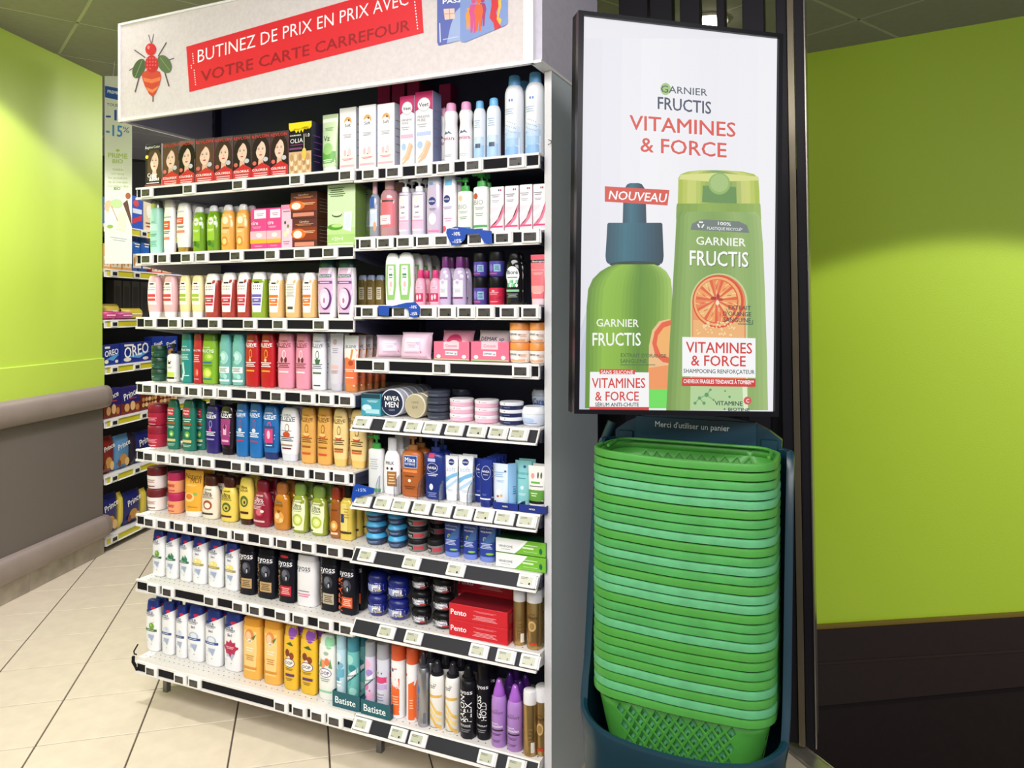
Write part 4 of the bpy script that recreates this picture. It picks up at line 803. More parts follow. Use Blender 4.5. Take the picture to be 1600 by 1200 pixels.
def els(c, foot=None, txt='ffffff'):
    return [('t', 'ELSEVE', 0, .79, .8, txt, b8), ('t', "L'ORÉAL", 0, .86, .5, txt, {'b': 0}), ('l', 0, .745, .6, .02, 1, txt), ('e', .03, .62, .24, .16, c), ('e', .03, .62, .17, .12, '@'), ('p', [(-.06, .56), (.0, .57), (-.02, .47), (-.05, .47)], c), ('l', 0, .42, .8, .1, 3, txt), ('r', 0, .30, .6, .03, c)]
def EL(key, body, cap, acc, txt='ffffff', shape='slim', extra=()):
    dec = [tuple((body if x == '@' else x) for x in it) for it in els(acc, txt=txt)]
    K(key, 'bottle', shape, .5, [body, cap], dec + list(extra), name='shampoo_bottle' if shape == 'slim' else 'conditioner_bottle')
EL('ered', 'b8141f', 'a0101a', 'e0a040', extra=[('e', 0, .5, .16, .06, 'f4d8a0')]); EL('epink', 'e392a8', 'd98a9c', 'f7dfe4', extra=[('e', -.1, .52, .16, .1, '6a1c30'), ('e', .14, .52, .16, .1, '6a1c30')], txt='7a2a3c')
EL('ewhite', 'e6e6ec', 'd6d6e2', '4a6a52', txt='6a6a80', extra=[('p', [(-.16, .54), (.26, .54), (.16, .46), (-.06, .45)], '3f6a48'), ('r', .0, .08, .5, .02, '3a3a3a')])
K('greytube', 'tube', 'tube', .5, ['cfccd6', 'bdbcc8'], [('e', -.1, .85, .3, .1, 'b79aa8'), ('l', -.05, .7, .5, .1, 3, '9a93a5'), ('r', -.05, .42, .6, .06, 'e8b6b0'), ('l', -.05, .33, .6, .06, 3, 'b07a7a')], name='hair_cream_tube')
K('ortube', 'tube', 'tube', .5, ['e8764a', 'c97a3c:g'], [('r', 0, .86, .98, .27, 'dfe0e4'), ('p', [(-.5, .74), (.5, .74), (.46, .6), (.1, .56), (-.3, .62), (-.48, .58)], 'f0e2da'), ('t', 'ELSEVE', 0, .8, .72, '5a5560', b8), ('p', [(.05, .75), (.2, .75), (.06, .5), (-.04, .5)], 'e08a2c'), ('e', .05, .51, .34, .1, 'b8402a'), ('l', -.02, .38, .7, .06, 2, 'ffe4d6'), ('l', 0, .25, .6, .04, 1, 'ffe4d6')], name='hair_cream_tube')
T_ = 'A4'
stack(T_, 'gjar', 236.5, 261.5, 540, 3, 'dark green hair mask jar')
place(T_, 'wpump', 262, 281.5, 537, 'white bottle with black pump and lime band')
place(T_, 'fteal', 284, 302, 520, 'teal shampoo bottle with pale swoosh', rows=1); place(T_, 'fred', 303, 317, 521, 'dark red shampoo bottle with fruit print', rows=1); place(T_, 'fgreen', 317, 342, 521.5, 'apple green shampoo bottle with avocado print', rows=1)
for a, b_ in ((343.5, 363.5), (364, 384)): place(T_, 'aqua', a, b_, 522, 'clear aqua bottle with round coconut print', rows=1)
for a, b_ in ((384.5, 407.5), (408, 432)): place(T_, 'ered', a, b_, 521, 'bright red tapered shampoo bottle', rows=1)
for a, b_ in ((435, 461.5), (463, 487)): place(T_, 'epink', a, b_, 521, 'rose pink tapered shampoo bottle', rows=1)
place(T_, 'ewhite', 488, 511, 521, 'silver white tapered shampoo bottle', rows=1)
place(T_, 'greytube', 516, 537, 521, 'pale grey hair tube with metal foot', rows=1); place(T_, 'ortube', 538, 561.5, 524, 'white and orange tube standing on amber cap', rows=4, rowgap=.012)
# ---- fourth row right
K('wipes', 'pack', 'pack', .06, ['e6c8da'], [('r', 0, .55, .5, .5, 'ecd6e4'), ('t', 'DÉMAQUILLANTES', 0, .62, .36, '9a7a9a', {'b': 0}), ('l', 0, .5, .3, .12, 3, 'b79ab6'), ('e', .2, .6, .1, .14, 'c9b6dc'), ('l', 0, .25, .5, .04, 1, 'c99ab8'), ('e', .3, .28, .04, .06, 'd8567a')], name='wipes_pack', lean=.18)
K('dm', 'tray', 'box', .11, ['e0708c', 'b85a74', '8a3a52'], [('r', 0, .06, 1, .08, '9cc86a'), ('r', 0, .03, 1, .03, '4a5a3a'), ('r', 0, .72, .46, .6, 'f2ccd6'), ('t', 'DEMAK up', 0, .36, .4, '24305a', b8), ('r', 0, .36, .001, .001, 'ffffff'), ('e', -.38, .28, .14, .2, 'f7eef0'), ('e', .38, .28, .14, .2, 'f7eef0'), ('t', 'Cocoon', 0, .78, .34, 'c24a72', {'b': 0}), ('l', 0, .6, .3, .06, 1, 'd88aa2')], name='display_tray')
K('dmp', 'pack', 'pack', .05, ['f0a6bc'], [('e', 0, .62, .5, .5, 'd23c6c'), ('e', 0, .5, .4, .3, 'f6dfe6')], name='wipes_pack', lean=.3)
K('dmp2', 'pack', 'pack', .05, ['f3dfe4'], [('t', 'DEMAK up', 0, .72, .7, '24305a', b8), ('t', 'Cocoon', 0, .4, .4, 'c24a72', {'b': 0})], name='wipes_pack', lean=.3)
K('ojar', 'jar', 'jar', 1, ['f4ece6', 'e8964a'], [('t', 'DEMAK up', -.1, .42, .6, '24305a', b8), ('l', .3, .36, .3, .16, 3, 'd9a27a'), ('r', 0, .12, .9, .12, 'f2b58a'), ('r', 0, .72, .001, .001, 'e8964a'), ('e', 0, .22, .3, .14, 'fbf6f2')], name='cotton_pad_jar')
T_ = 'R4'
place(T_, 'wipes', 584, 622, 524, 'lilac wipes pack leaning half hidden at left', set_=.07, rot=None, yaw=24); place(T_, 'wipes', 609, 676, 516.5, 'pale lilac wipes pack with soft crimped ends', set_=.02)
for a, b_, k_, dsc in ((678.5, 734, 'dmp', 'pink wipes pack with arch flap in left tray'), (736, 795, 'dmp2', 'white and pink wipes pack in right tray')):
    place(T_, k_, a + 4, b_ - 4, 517, dsc, set_=.065, zb=SH[T_][2] + .003, d=.05)
def tray(code, key, u0, u1, vt, desc, words, colf, colb, depth=.11, set_=.02, dec=None, name='display_tray', fh=1):
    """open carton tray: floor and four walls, front print"""
    z = SH[code][2]; a, b_ = G.s_at(u0, set_), G.s_at(u1, set_); w = b_ - a; h = G.loc((u0 + u1) / 2, vt, set_)[2] - z; t = .0015
    m = mat(colf, .45); m2 = mat(colb, .5); b = MB()
    b.box(-w / 2, w / 2, 0, depth, 0, .0015, m2); b.box(-w / 2, w / 2, 0, t, .0015, h, m); b.box(-w / 2, w / 2, depth - t, depth, .0015, h, m2); b.box(-w / 2, -w / 2 + t, t, depth - t, .0015, h, m2); b.box(w / 2 - t, w / 2, t, depth - t, .0015, h, m2)
    o = b.build(name); o.location = G.world((a + b_) / 2, set_, z + .0003); o.rotation_euler = (0, 0, G.ang); tag(o, desc + ' on ' + SH[code][4], 'tray', 'open carton display trays')
    A, B = decals(dec or words, w, 0, h, lambda x, z: 0)
    if A.f: A.build('front_label', o)
    if B.f: B.build('lettering', o)
    return w, h
dmd = [('r', 0, .06, .98, .06, 'a6cf8a'), ('r', 0, .025, .98, .03, '4a5a3a'), ('r', 0, .8, .44, .38, 'f2ccd6'), ('t', 'Cocoon', 0, .8, .32, 'c24a72', {'b': 0}), ('r', 0, .4, .34, .22, 'f6f2f4'), ('t', 'DEMAK up', 0, .4, .3, '24305a', {'b': .012}), ('e', -.36, .22, .12, .2, 'f7eef0'), ('e', .36, .22, .12, .2, 'f7eef0')]
tray(T_, '', 678, 733, 534, 'pink carton tray of wipes with green foot, left one', [], 'e2718e', 'c05a76', .14, .02, dmd)
tray(T_, '', 736, 795, 534, 'pink carton tray of wipes with green foot, right one', [], 'e2718e', 'c05a76', .14, .02, dmd)
stack(T_, 'ojar', 796.5, 829.5, 504, 2, 'cotton pad jar with orange lid', set_=.015); stack(T_, 'ojar', 830.5, 854, 504, 2, 'cotton pad jar with orange lid', set_=.015)
# ---- fifth row left
K('rjar', 'jar', 'jar', .9, ['a81c38', '8f1830'], [('l', 0, .3, .7, .2, 3, 'e89aa8'), ('r', 0, .08, .5, .04, 'f0c2ca')], name='hair_mask_jar')
K('petr', 'bottle', 'flip', .5, ['17705f', '146353'], [('r', -.05, .76, .6, .17, 'c8283a'), ('t', 'Petrole', -.05, .79, .48, 'ffffff', b8), ('t', 'Hahn', -.05, .73, .4, 'ffffff', b8), ('l', 0, .6, .7, .08, 2, 'cfe8d8'), ('r', 0, .53, .66, .04, 'a5582c'), ('l', 0, .45, .6, .05, 2, 'cfe8d8'), ('e', .05, .32, .4, .13, '6fb04a'), ('e', .05, .31, .2, .06, 'd6e8a8'), ('r', 0, .19, .7, .05, 'd9c88a'), ('l', 0, .1, .7, .05, 2, 'bfe0cc')], name='shampoo_bottle')
EL('epurp', '2b1f6c', '261b60', 'a9a0dc', extra=[('e', 0, .5, .2, .07, 'd94a9a')]); EL('eblue', '1d6bb0', '1a62a4', 'b83a5a', extra=[('e', .0, .5, .3, .07, 'd8e4f2')])
EL('eblack', '20141c:g', '1c1118', 'c23a86', shape='inv', extra=[('p', [(-.36, .72), (.36, .72), (.32, .2), (-.32, .2)], 'a03a7c'), ('r', 0, .5, .24, .2, 'f0b8d2'), ('r', 0, .28, .5, .04, 'f0b8d2'), ('e', 0, .56, .2, .1, '6a1c50')])
EL('ebluep', '1c66a8', '182a68', 'e04a80', shape='inv', extra=[('p', [(-.34, .62), (.34, .62), (.3, .22), (-.3, .22)], '174a80'), ('r', 0, .44, .5, .26, 'd8407c'), ('e', .0, .46, .2, .16, 'f4c4d8'), ('l', 0, .26, .44, .04, 1, 'cfe4f4')])
EL('ewhc', 'eaeaee', 'd9dbe6', 'a88a5a', txt='4a4a55', shape='inv', extra=[('e', .0, .5, .4, .1, 'c8502a'), ('l', 0, .57, .6, .02, 1, '8a8a92'), ('r', 0, .24, .5, .025, '6a2c3a')])
EL('egold', 'dba654', 'c8913c', '9a5a20', txt='6a4010', extra=[('e', .0, .5, .44, .1, 'c8602a'), ('e', .0, .52, .44, .06, 'f0c27a'), ('r', 0, .18, .6, .035, 'd2502c')])
EL('epale', 'eed18e', 'e6bd6c', '8a5a2c', txt='5a4420', shape='inv', extra=[('e', .0, .5, .44, .1, 'c8502a'), ('e', .0, .52, .44, .06, 'f4dfa8'), ('r', 0, .26, .6, .03, 'e0602c')])
T_ = 'A5'
stack(T_, 'rjar', 231, 263.5, 631, 2, 'crimson hair mask jar')
place(T_, 'petr', 262, 282, 624, 'deep green shampoo bottle with red label block'); place(T_, 'petr', 282.5, 311, 624.5, 'deep green shampoo bottle with red label block', rows=1)
place(T_, 'petr', 309, 322, 626, 'deep green shampoo bottle seen edge on', W=.04, set_=.08)
place(T_, 'epurp', 322.5, 345, 634, 'deep purple tapered shampoo bottle', rows=1); place(T_, 'eblack', 345, 369, 632, 'black bottle with magenta panel standing on its cap', rows=1)
for a, b_, v in ((369.5, 390, 629.5), (390.5, 412, 629.5)): place(T_, 'eblue', a, b_, v, 'mid blue tapered shampoo bottle', rows=1)
place(T_, 'ebluep', 412, 438, 633, 'blue bottle with pink window standing on its cap', rows=1); place(T_, 'ewhc', 438.5, 469.5, 636, 'white bottle with amber swirl standing on its cap', rows=1)
for a, b_ in ((471, 495), (496.5, 520.5)): place(T_, 'egold', a, b_, 636, 'gold tapered shampoo bottle', rows=1)
for a, b_, v in ((521, 544.5, 638), (545, 577, 640)): place(T_, 'epale', a, b_, v, 'pale yellow bottle standing on its cap', rows=1)
# ---- fifth row right
K('tealbox', 'box', 'box', .05, ['3f9aac', '2c7a8a', '1c2c3a'], [('r', 0, .88, .96, .2, '1d3a4a'), ('e', -.2, .35, .5, .3, 'c9e4ea'), ('r', .1, .2, .7, .2, 'a9d2dc'), ('l', .1, .65, .6, .1, 2, 'd4eef2')], name='cream_box')
K('nmtin', 'tin', 'tin', 1, ['1a2340', '18203c'], [], name='round_tin')
K('pstack', 'jar', 'tin', 1, ['eeb8cf', 'f2eef2'], [('e', -.1, .8, .05, .14, '2c2c50'), ('l', 0, .3, .3, .1, 1, 'f8e6ee'), ('t', 'Cream', .1, .78, .2, 'c27aa0', {'b': 0})], name='cream_jar')
K('pstackb', 'jar', 'tin', 1, ['1a2350', 'eef0f6'], [('e', -.1, .8, .05, .14, '1a2350'), ('l', 0, .3, .3, .1, 1, 'b9c4e2')], name='cream_jar')
K('dgrey', 'jar', 'jar', 1, ['3c4250', '343947'], [('l', 0, .35, .5, .14, 1, '7a8294')], name='cream_jar')
K('wjar', 'jar', 'pot', 1, ['dde4f4', 'f0f2f8'], [('e', -.1, .3, .6, .3, 'b9cbea'), ('l', 0, .16, .6, .08, 1, '7a9ad0')], name='cream_jar')
T_ = 'R5'
place(T_, 'tealbox', 564, 594.5, 615, 'small teal cream box with dark top')
def standing_tin(u0, u1, v0, v1, n, face_c, rim_c, words, desc, cols=None):
    z = SH['R5'][2]
    for i in range(n):
        dd = .03 + i * .034; 
        if i == 0: a, b_ = G.s_at(u0, dd), G.s_at(u1 - 3, dd); r = (b_ - a) / 2; s = (a + b_) / 2; r0 = r
        r = r0
        o = empty('round_tin', G.world(s, dd, z + r + .0004), G.ang); nb = MB(); n_ = 36
        prof = [(0, .92), (.002, .99), (.010, 1), (.010, .985), (.026, .985), (.028, .93)]
        vs = []; fs = []
        for y, q in prof: vs += [(r * q * math.cos(2 * math.pi * k / n_), y, r * q * math.sin(2 * math.pi * k / n_)) for k in range(n_)]
        for j in range(len(prof) - 1): fs += [(j * n_ + k, (j + 1) * n_ + k, (j + 1) * n_ + (k + 1) % n_, j * n_ + (k + 1) % n_) for k in range(n_)]
        fs.append(tuple(range(n_))); fs.append(tuple(range(len(vs) - 1, len(vs) - n_ - 1, -1)))
        nb.add(vs, fs, mat(rim_c, .3)); nb.build('body', o, True)
        q = MB(); q.add([(x, -.0004, y) for x, y in ell(0, 0, r * .9, r * .9, 36)], [tuple(range(36))], mat(face_c, .35)); 
        if i == 0:
            for w_ in words: pass
        q.build('front_label', o)
        if i == 0 and words:
            q = MB()
            for txt, cz, w_, c in words:
                vs, fs, asp = text_mesh(txt, .012); q.add([((x - .5) * w_ * r, -.0008 - l * 2e-5, cz * r + (y / asp - .5) * w_ * r * asp) for x, y, l in vs], fs, mat(c, .4))
            q.build('lettering', o)
        tag(o, '%s, %s from the front on %s' % (desc, ORD[i], SH['R5'][4]), 'tin', 'round tins standing on edge')
standing_tin(594, 634, 0, 0, 6, '1a2340', 'c9ccd8', [('NIVEA', .32, 1.25, 'ffffff'), ('MEN', -.12, 1.1, 'ffffff'), ('CREME', -.52, .5, '9aa4c4')], 'navy round tin standing on edge')
standing_tin(632, 668, 0, 0, 4, 'b3a88a', 'cfc6ac', [('Q10', -.1, .5, '6a6048'), ('CREME', .3, .7, '8a8064')], 'beige round tin standing on edge')
stack(T_, 'dgrey', 667.5, 704, 609.5, 4, 'dark grey cream jar'); 
K('dgrey2', 'jar', 'jar', 1, ['343a48', '2c313e'], [], name='cream_jar')
stack(T_, 'dgrey2', 706, 738, 607.5, 4, 'dark slate cream jar at the back', set_=.12)
stack(T_, 'pstack', 703, 741, 623, 3, 'pink cream jar with white lid'); stack(T_, 'pstack', 742, 780, 625, 3, 'pink cream jar with white lid')
stack(T_, 'pstackb', 781, 818.5, 628, 3, 'navy cream jar with white lid')
place(T_, 'wjar', 815.5, 854.5, 634.5, 'white and pale blue cream jar'); 
K('bowl', 'jar', 'pot', 1, ['c9d2e8', 'b9bccc'], [('t', 'Care', 0, .35, .6, '2c58a8', {'b': .012}), ('r', 0, .12, .7, .12, '5a8ad0')], name='cream_jar')
z2 = place(T_, 'bowl', 832, 860, 0, 'white jar with blue band under another at the back', set_=.12, H=.045, W=.07); place(T_, 'bowl', 832, 860, 0, 'white jar with blue word, raised at the back', set_=.12, H=.07, zb=z2 + .0005)
# ---- sixth row left
def fj(c, t): return [('l', 0, .38, .6, .16, 3, c), ('r', 0, .14, .5, .05, t)]
K('mjar', 'jar', 'jar', .9, ['ece5e0', '6b1f24'], fj('a5605a', '7a2a2e'), name='hair_mask_jar'); K('pkjar', 'jar', 'jar', .9, ['f0a070', 'b8285a'], fj('d24a4a', 'c23a4a') + [('t', 'Curly', 0, .42, .5, 'c83a4a', {'b': .01})], name='hair_mask_jar')
K('moi', 'tube', 'tube', .5, ['eeae3c', 'ece8e4'], [('t', 'Naturé', 0, .88, .84, '5a3a18', {'b': -.004}), ('t', 'MOI', .15, .79, .5, '5a3a18', {'b': -.004}), ('l', -.05, .68, .6, .04, 2, 'fbe2a8'), ('e', -.1, .42, .56, .2, 'f6d48a'), ('e', -.1, .44, .36, .12, 'e07a2c'), ('e', .2, .5, .2, .06, '8ab85a'), ('l', .1, .22, .5, .04, 1, 'b87a1c')], name='cream_tube')
def ud(txt, fruit, inner, capd='3a2a20'):
    return [('t', 'GARNIER', 0, .675, .44, txt, {'b': .01}), ('t', 'Ultra', -.02, .60, .5, txt, b8), ('t', 'DOUX', 0, .535, .56, txt, b8), ('l', 0, .485, .7, .02, 1, txt), ('e', .02, .33, .52, .21, fruit), ('e', .02, .32, .34, .13, inner), ('r', .02, .13, .6, .04, capd), ('e', -.3, .13, .16, .06, capd)]
K('udw', 'bottle', 'douce', .6, ['efe4d0', '4a1f14'], ud('3a2a20', 'a8562c', 'f4ece0'), name='shampoo_bottle'); K('udy', 'bottle', 'douce', .6, ['ead05c', '46180f'], ud('3a3018', '5a6a2c', 'c9c25a', '4a2416') + [('e', .04, .31, .14, .06, '5a2c14')], name='shampoo_bottle')
K('udyi', 'bottle', 'inv', .55, ['ead05c', '3c140e'], [('t', 'Ultra', -.02, .80, .5, '3a3018', b8), ('t', 'DOUX', 0, .73, .56, '3a3018', b8), ('e', .02, .5, .56, .24, '5a6a2c'), ('e', .04, .49, .34, .14, 'c9c25a'), ('e', .06, .48, .14, .07, '5a2c14'), ('r', .0, .26, .6, .05, '4a2416')], name='conditioner_bottle')
K('udr', 'bottle', 'douce', .6, ['8e1730', '7a1228'], ud('f6e2e4', 'b02c48', 'd8707a', 'e2b4bc') + [('l', -.1, .42, .6, .08, 3, 'f2d0d4'), ('e', .2, .35, .2, .06, 'f0e0d0')], name='shampoo_bottle')
K('udo', 'bottle', 'douce', .6, ['c27a1c:g', 'a8662c'], [('t', 'Ultra', -.02, .60, .4, '3f7a6a', b8), ('t', 'DOUX', 0, .53, .5, '5a3a10', b8), ('e', 0, .28, .62, .26, 'e2a552'), ('e', -.1, .3, .3, .12, 'f4d8a2'), ('e', .15, .22, .24, .1, 'f0c882'), ('e', .0, .4, .2, .06, '8a4a14')], name='shampoo_bottle')
K('udo2', 'bottle', 'douce', .6, ['9a5414:g', '9a3418'], [('t', 'DOUX', 0, .55, .5, '4a2a10', b8), ('e', 0, .25, .6, .2, 'e0a04a'), ('e', 0, .25, .3, .1, 'f6d89a'), ('r', 0, .1, .6, .04, 'f0d0a8')], name='shampoo_bottle')
K('udg', 'bottle', 'douce', .6, ['8f9a2e:g', '7d9a44'], [('p', [(-.38, .66), (.38, .66), (.42, .4), (.34, .06), (-.34, .06), (-.42, .4)], 'e9edc2'), ('t', 'GARNIER', 0, .63, .44, '5a6a3a', {'b': .01}), ('t', 'Ultra', -.02, .56, .48, '33401c', b8), ('t', 'DOUX', 0, .495, .54, '33401c', b8), ('l', 0, .44, .5, .02, 1, '7a8a4a'), ('e', .0, .27, .62, .24, 'b6c84a'), ('e', .02, .27, .42, .16, 'dfe68a'), ('e', .05, .28, .2, .08, 'f6f4b4'), ('e', -.28, .1, .14, .05, '4a5a2a')], name='shampoo_bottle')
K('oil', 'bottle', 'oil', .7, ['d8bc4c:g', '1c1814'], [('r', -.1, .45, .6, .55, 'e8d67a'), ('r', -.2, .4, .3, .16, '2c3a6a'), ('l', .1, .5, .4, .2, 4, 'b89a3a'), ('r', 0, .14, .9, .04, '3a2c1c')], name='oil_bottle')
T_ = 'A6'
stack(T_, 'mjar', 230, 262, 729, 2, 'white hair mask jar with maroon lid'); stack(T_, 'pkjar', 262, 290, 737, 2, 'orange hair mask jar with raspberry lid')
place(T_, 'moi', 288.5, 319.5, 735, 'mustard yellow tube on white cap', rows=1)
place(T_, 'udw', 316.5, 345, 741, 'cream shampoo bottle with rounded brown cap', rows=1); place(T_, 'udy', 346, 373.5, 743, 'yellow shampoo bottle with rounded brown cap', rows=1)
place(T_, 'udyi', 374.5, 398, 745, 'yellow conditioner bottle standing on brown cap', rows=1); place(T_, 'udr', 396.5, 427, 749, 'burgundy shampoo bottle with rounded cap', rows=1)
place(T_, 'udo', 428.5, 455.5, 753, 'clear amber shampoo bottle with copper cap', rows=1)
for a, b_, v in ((457, 483.5, 754), (485.5, 514, 758)): place(T_, 'udg', a, b_, v, 'olive green shampoo bottle with leafy label', rows=1)
place(T_, 'udo2', 516, 535, 759.5, 'dark amber shampoo bottle with rust cap', rows=1); place(T_, 'oil', 533, 555, 758, 'slim yellow oil bottle with black cap', rows=3)
# ---- sixth row right
K('wgp', 'bottle', 'pumps', .6, ['dfe1e2', '3aa046'], [('l', 0, .5, .6, .2, 5, 'b5babc'), ('r', 0, .05, .9, .06, '4fa85a')], name='lotion_pump_bottle')
K('wmil', 'bottle', 'round', .55, ['f1f0f2', 'dfe0e8'], [('t', 'MILK', 0, .56, .5, '2c2420', b8), ('e', -.15, .46, .14, .05, '3a2c24'), ('e', .12, .46, .14, .05, '3a2c24'), ('r', .1, .28, .52, .26, 'a06a34'), ('l', .1, .28, .4, .2, 4, 'e2c49a')], name='lotion_bottle')
K('mixa', 'bottle', 'pump', .55, ['b0602c', 'a8703c'], [('r', .02, .56, .66, .2, 'e8edf6'), ('r', .02, .56, .62, .185, '24468f'), ('t', 'Mixa', .02, .595, .5, 'ffffff', b8), ('t', 'INTENSE', .02, .525, .5, 'ffffff', {'b': 0}), ('r', .0, .41, .7, .04, 'e88a4a'), ('l', 0, .33, .5, .03, 1, '5a2c14'), ('e', 0, .26, .14, .05, 'f7eadc'), ('l', 0, .15, .6, .06, 2, '6a3414')], name='lotion_pump_bottle')
K('nbl', 'bottle', 'pump', .55, ['1b2f7c', '1a2c74'], [('r', -.1, .69, .3, .07, 'c83a6a'), ('r', -.1, .62, .4, .05, 'b9c4e6'), ('e', -.05, .50, .56, .15, 'dfe4f4'), ('e', -.05, .50, .52, .14, '182a6e'), ('t', 'NIVEA', -.05, .50, .44, 'ffffff', b8), ('l', -.05, .39, .6, .05, 2, 'e2e6f4'), ('e', -.1, .20, .2, .1, 'dfe6f6'), ('l', -.05, .08, .5, .08, 3, '8a98cc')], name='lotion_pump_bottle')
K('soft_t', 'tube', 'tube', .5, ['edf1f6', 'e6ebf2'], [('e', .0, .86, .46, .14, '1a2f7a'), ('t', 'NIVEA', .0, .86, .38, 'ffffff', b8), ('t', 'soft', 0, .71, .7, 'a9b6cc', {'b': -.01}), ('p', [(-.46, .5), (.1, .6), (.46, .64), (.46, .56), (.0, .5), (-.45, .38)], '7ab6e2'), ('p', [(-.4, .3), (.1, .42), (.44, .5), (.44, .44), (.1, .34), (-.38, .24)], 'b4d6f0'), ('l', 0, .24, .5, .06, 2, 'c2ccd8')], name='cream_tube')
K('navy_t', 'tube', 'tube', .5, ['1a2f86', '1a2c7c'], [('e', .05, .72, .72, .3, 'c2cdf0'), ('e', .05, .72, .68, .28, '182a78'), ('t', 'NIVEA', .05, .75, .56, 'ffffff', b8), ('l', .05, .68, .4, .03, 1, 'b9c4e6'), ('r', 0, .17, .84, .03, 'e8ecf4'), ('l', 0, .26, .4, .05, 2, '6a7ac0')], name='cream_tube')
K('wb_t', 'tube', 'tube', .5, ['dce8f4', 'c9dcef'], [('l', -.1, .75, .6, .14, 3, '8fb6dc'), ('e', .25, .83, .14, .05, '3a5aa0'), ('l', 0, .6, .5, .06, 2, '9fbce0'), ('e', -.05, .35, .3, .14, 'f2f6fa'), ('e', -.1, .25, .14, .05, 'c8502a'), ('e', .1, .27, .14, .06, 'e0b84a')], name='cream_tube')
K('cone_t', 'tube', 'tube', .6, ['8fbfe8', '6aa8dc'], [('l', .1, .4, .4, .2, 4, '3a78b8')], name='cream_tube')
K('aqua_t', 'tube', 'tube', .45, ['8ccfd0', 'a5dcdc'], [('e', .1, .87, .16, .06, '2a4a9a'), ('t', 'Biolane', -.02, .74, .72, '4aa6b0', {'b': 0}), ('l', -.05, .62, .5, .04, 1, '4a9aa5'), ('e', 0, .42, .2, .08, 'dff4f2'), ('l', 0, .28, .5, .05, 2, 'e6f6f6')], name='cream_tube')
K('wg_t', 'tube', 'tube', .5, ['ece9e6', '4a8a3a'], [('e', -.22, .78, .2, .12, 'e89a9a'), ('e', .08, .8, .1, .14, '4a5a3a'), ('e', .26, .8, .1, .14, '5a6a4a'), ('r', -.05, .64, .5, .04, '6ab04a'), ('l', 0, .56, .8, .04, 1, '5a5a5a'), ('r', 0, .36, .86, .24, '5f9a3c'), ('l', -.1, .38, .4, .1, 2, 'd8eac4'), ('r', 0, .21, .84, .06, '1c1c1c')], name='cream_tube')
T_ = 'R6'
place(T_, 'wgp', 577, 600.5, 679, 'slim white bottle with bright green pump'); place(T_, 'wmil', 600, 627, 683.5, 'white lotion bottle with brown label block', rows=2)
place(T_, 'mixa', 629, 662, 677, 'terracotta lotion bottle with blue label and pump', rows=1); place(T_, 'nbl', 666, 697, 680, 'navy lotion bottle with round emblem', rows=1)
for a, b_ in ((696, 716, ), (716, 740)): place(T_, 'soft_t', a, b_, 712, 'white tube with pale blue wave', set_=.03, rows=1)
place(T_, 'navy_t', 741, 759, 716, 'navy tube with ringed emblem', set_=.05); place(T_, 'navy_t', 749, 769.5, 718, 'navy tube with ringed emblem, nearer the rail', set_=.008, rows=4)
place(T_, 'wb_t', 770, 797.5, 724.5, 'white and sky blue cream tube', set_=.02, zb=SH[T_][2] + .002); place(T_, 'cone_t', 792, 809, 724, 'light blue tube turned edge on', set_=.025, W=.03, yaw=50, zb=SH[T_][2] + .002)
place(T_, 'aqua_t', 805, 831, 719.5, 'aqua baby care tube', set_=.045, rows=1, zb=SH[T_][2] + .002); place(T_, 'wg_t', 825.5, 853.5, 728, 'white tube with green block and green cap', set_=.01, rows=1, zb=SH[T_][2] + .002)
tray(T_, '', 770, 809, 786, 'navy carton tray holding pale blue tubes', [('e', 0, .5, .3, .7, '182a70'), ('t', 'NIVEA', 0, .5, .22, 'ffffff', b8)], '1b2f86', '162468', .12, .004)
tray(T_, '', 811, 853, 790, 'navy carton tray holding aqua and green tubes', [('e', 0, .5, .3, .7, '182a70'), ('t', 'NIVEA', 0, .5, .22, 'ffffff', b8)], '1b2f86', '162468', .12, .004)
for i, u in enumerate((600.4, 628, 664, 697, 740.7)):
    s, d_, z = G.s_at(u, .05), 0, SH[T_][2]
    b = MB(); b.prism([(0, 0), (.30, 0), (.30, .14), (.12, .12), (.01, .05), (0, .03)], 'x', -.0012, .0012, mat('e8eef4', .05, trans=.95)); o = b.build('shelf_divider')
    o.location = G.world(s, .004, z + .0003); o.rotation_euler = (0, 0, G.ang); tag(o, 'clear plastic shelf divider, %s from left on %s' % (ORD[i], SH[T_][4]), 'divider', 'clear shelf dividers')
# ---- seventh row left
def hs(pic, band, n3='', pink='c8204a'):
    L = [('e', -.3, .79, .1, .03, '22325e'), ('t', 'head &', -.08, .775, .48, '22325e', {'b': .01, 'r': -3}), ('t', 'shoulders', -.05, .735, .62, '22325e', {'b': .01, 'r': -3}), ('e', .16, .85, .34, .065, pink), ('l', -.05, .695, .5, .02, 1, '7a88a8')]
    if n3: L += [('t', n3, -.03, .64, .26, '22325e', b8)]
    return L + pic + [('r', -.02, .42, .84, .045, band), ('l', -.02, .42, .5, .02, 1, 'f2f4f0'), ('e', -.08, .28, .3, .05, 'c9d4e4'), ('p', [(-.2, .33), (.26, .33), (.1, .2)], 'a5b4d2'), ('e', -.28, .2, .14, .035, 'dfe3ea'), ('e', .06, .15, .05, .015, '22325e')]
K('hsa', 'bottle', 'hsf', .5, ['f2f3f6', '1d3688'], hs([('e', .06, .5, .36, .13, '6fa53a'), ('e', .02, .52, .12, .06, 'a9d070'), ('p', [(.06, .55), (.3, .6), (.12, .57)], '3f7a2c')], '3f6a3a'), shear=.5, name='shampoo_bottle')
K('hsm', 'bottle', 'hsf', .5, ['f2f3f6', '1d3688'], hs([('p', [(-.2, .46), (-.05, .55), (.08, .5), (.12, .57), (.3, .5), (.28, .44), (.1, .43)], '3a8a62'), ('e', .0, .48, .2, .05, '2f6f52')], '3f7058'), shear=.5, name='shampoo_bottle')
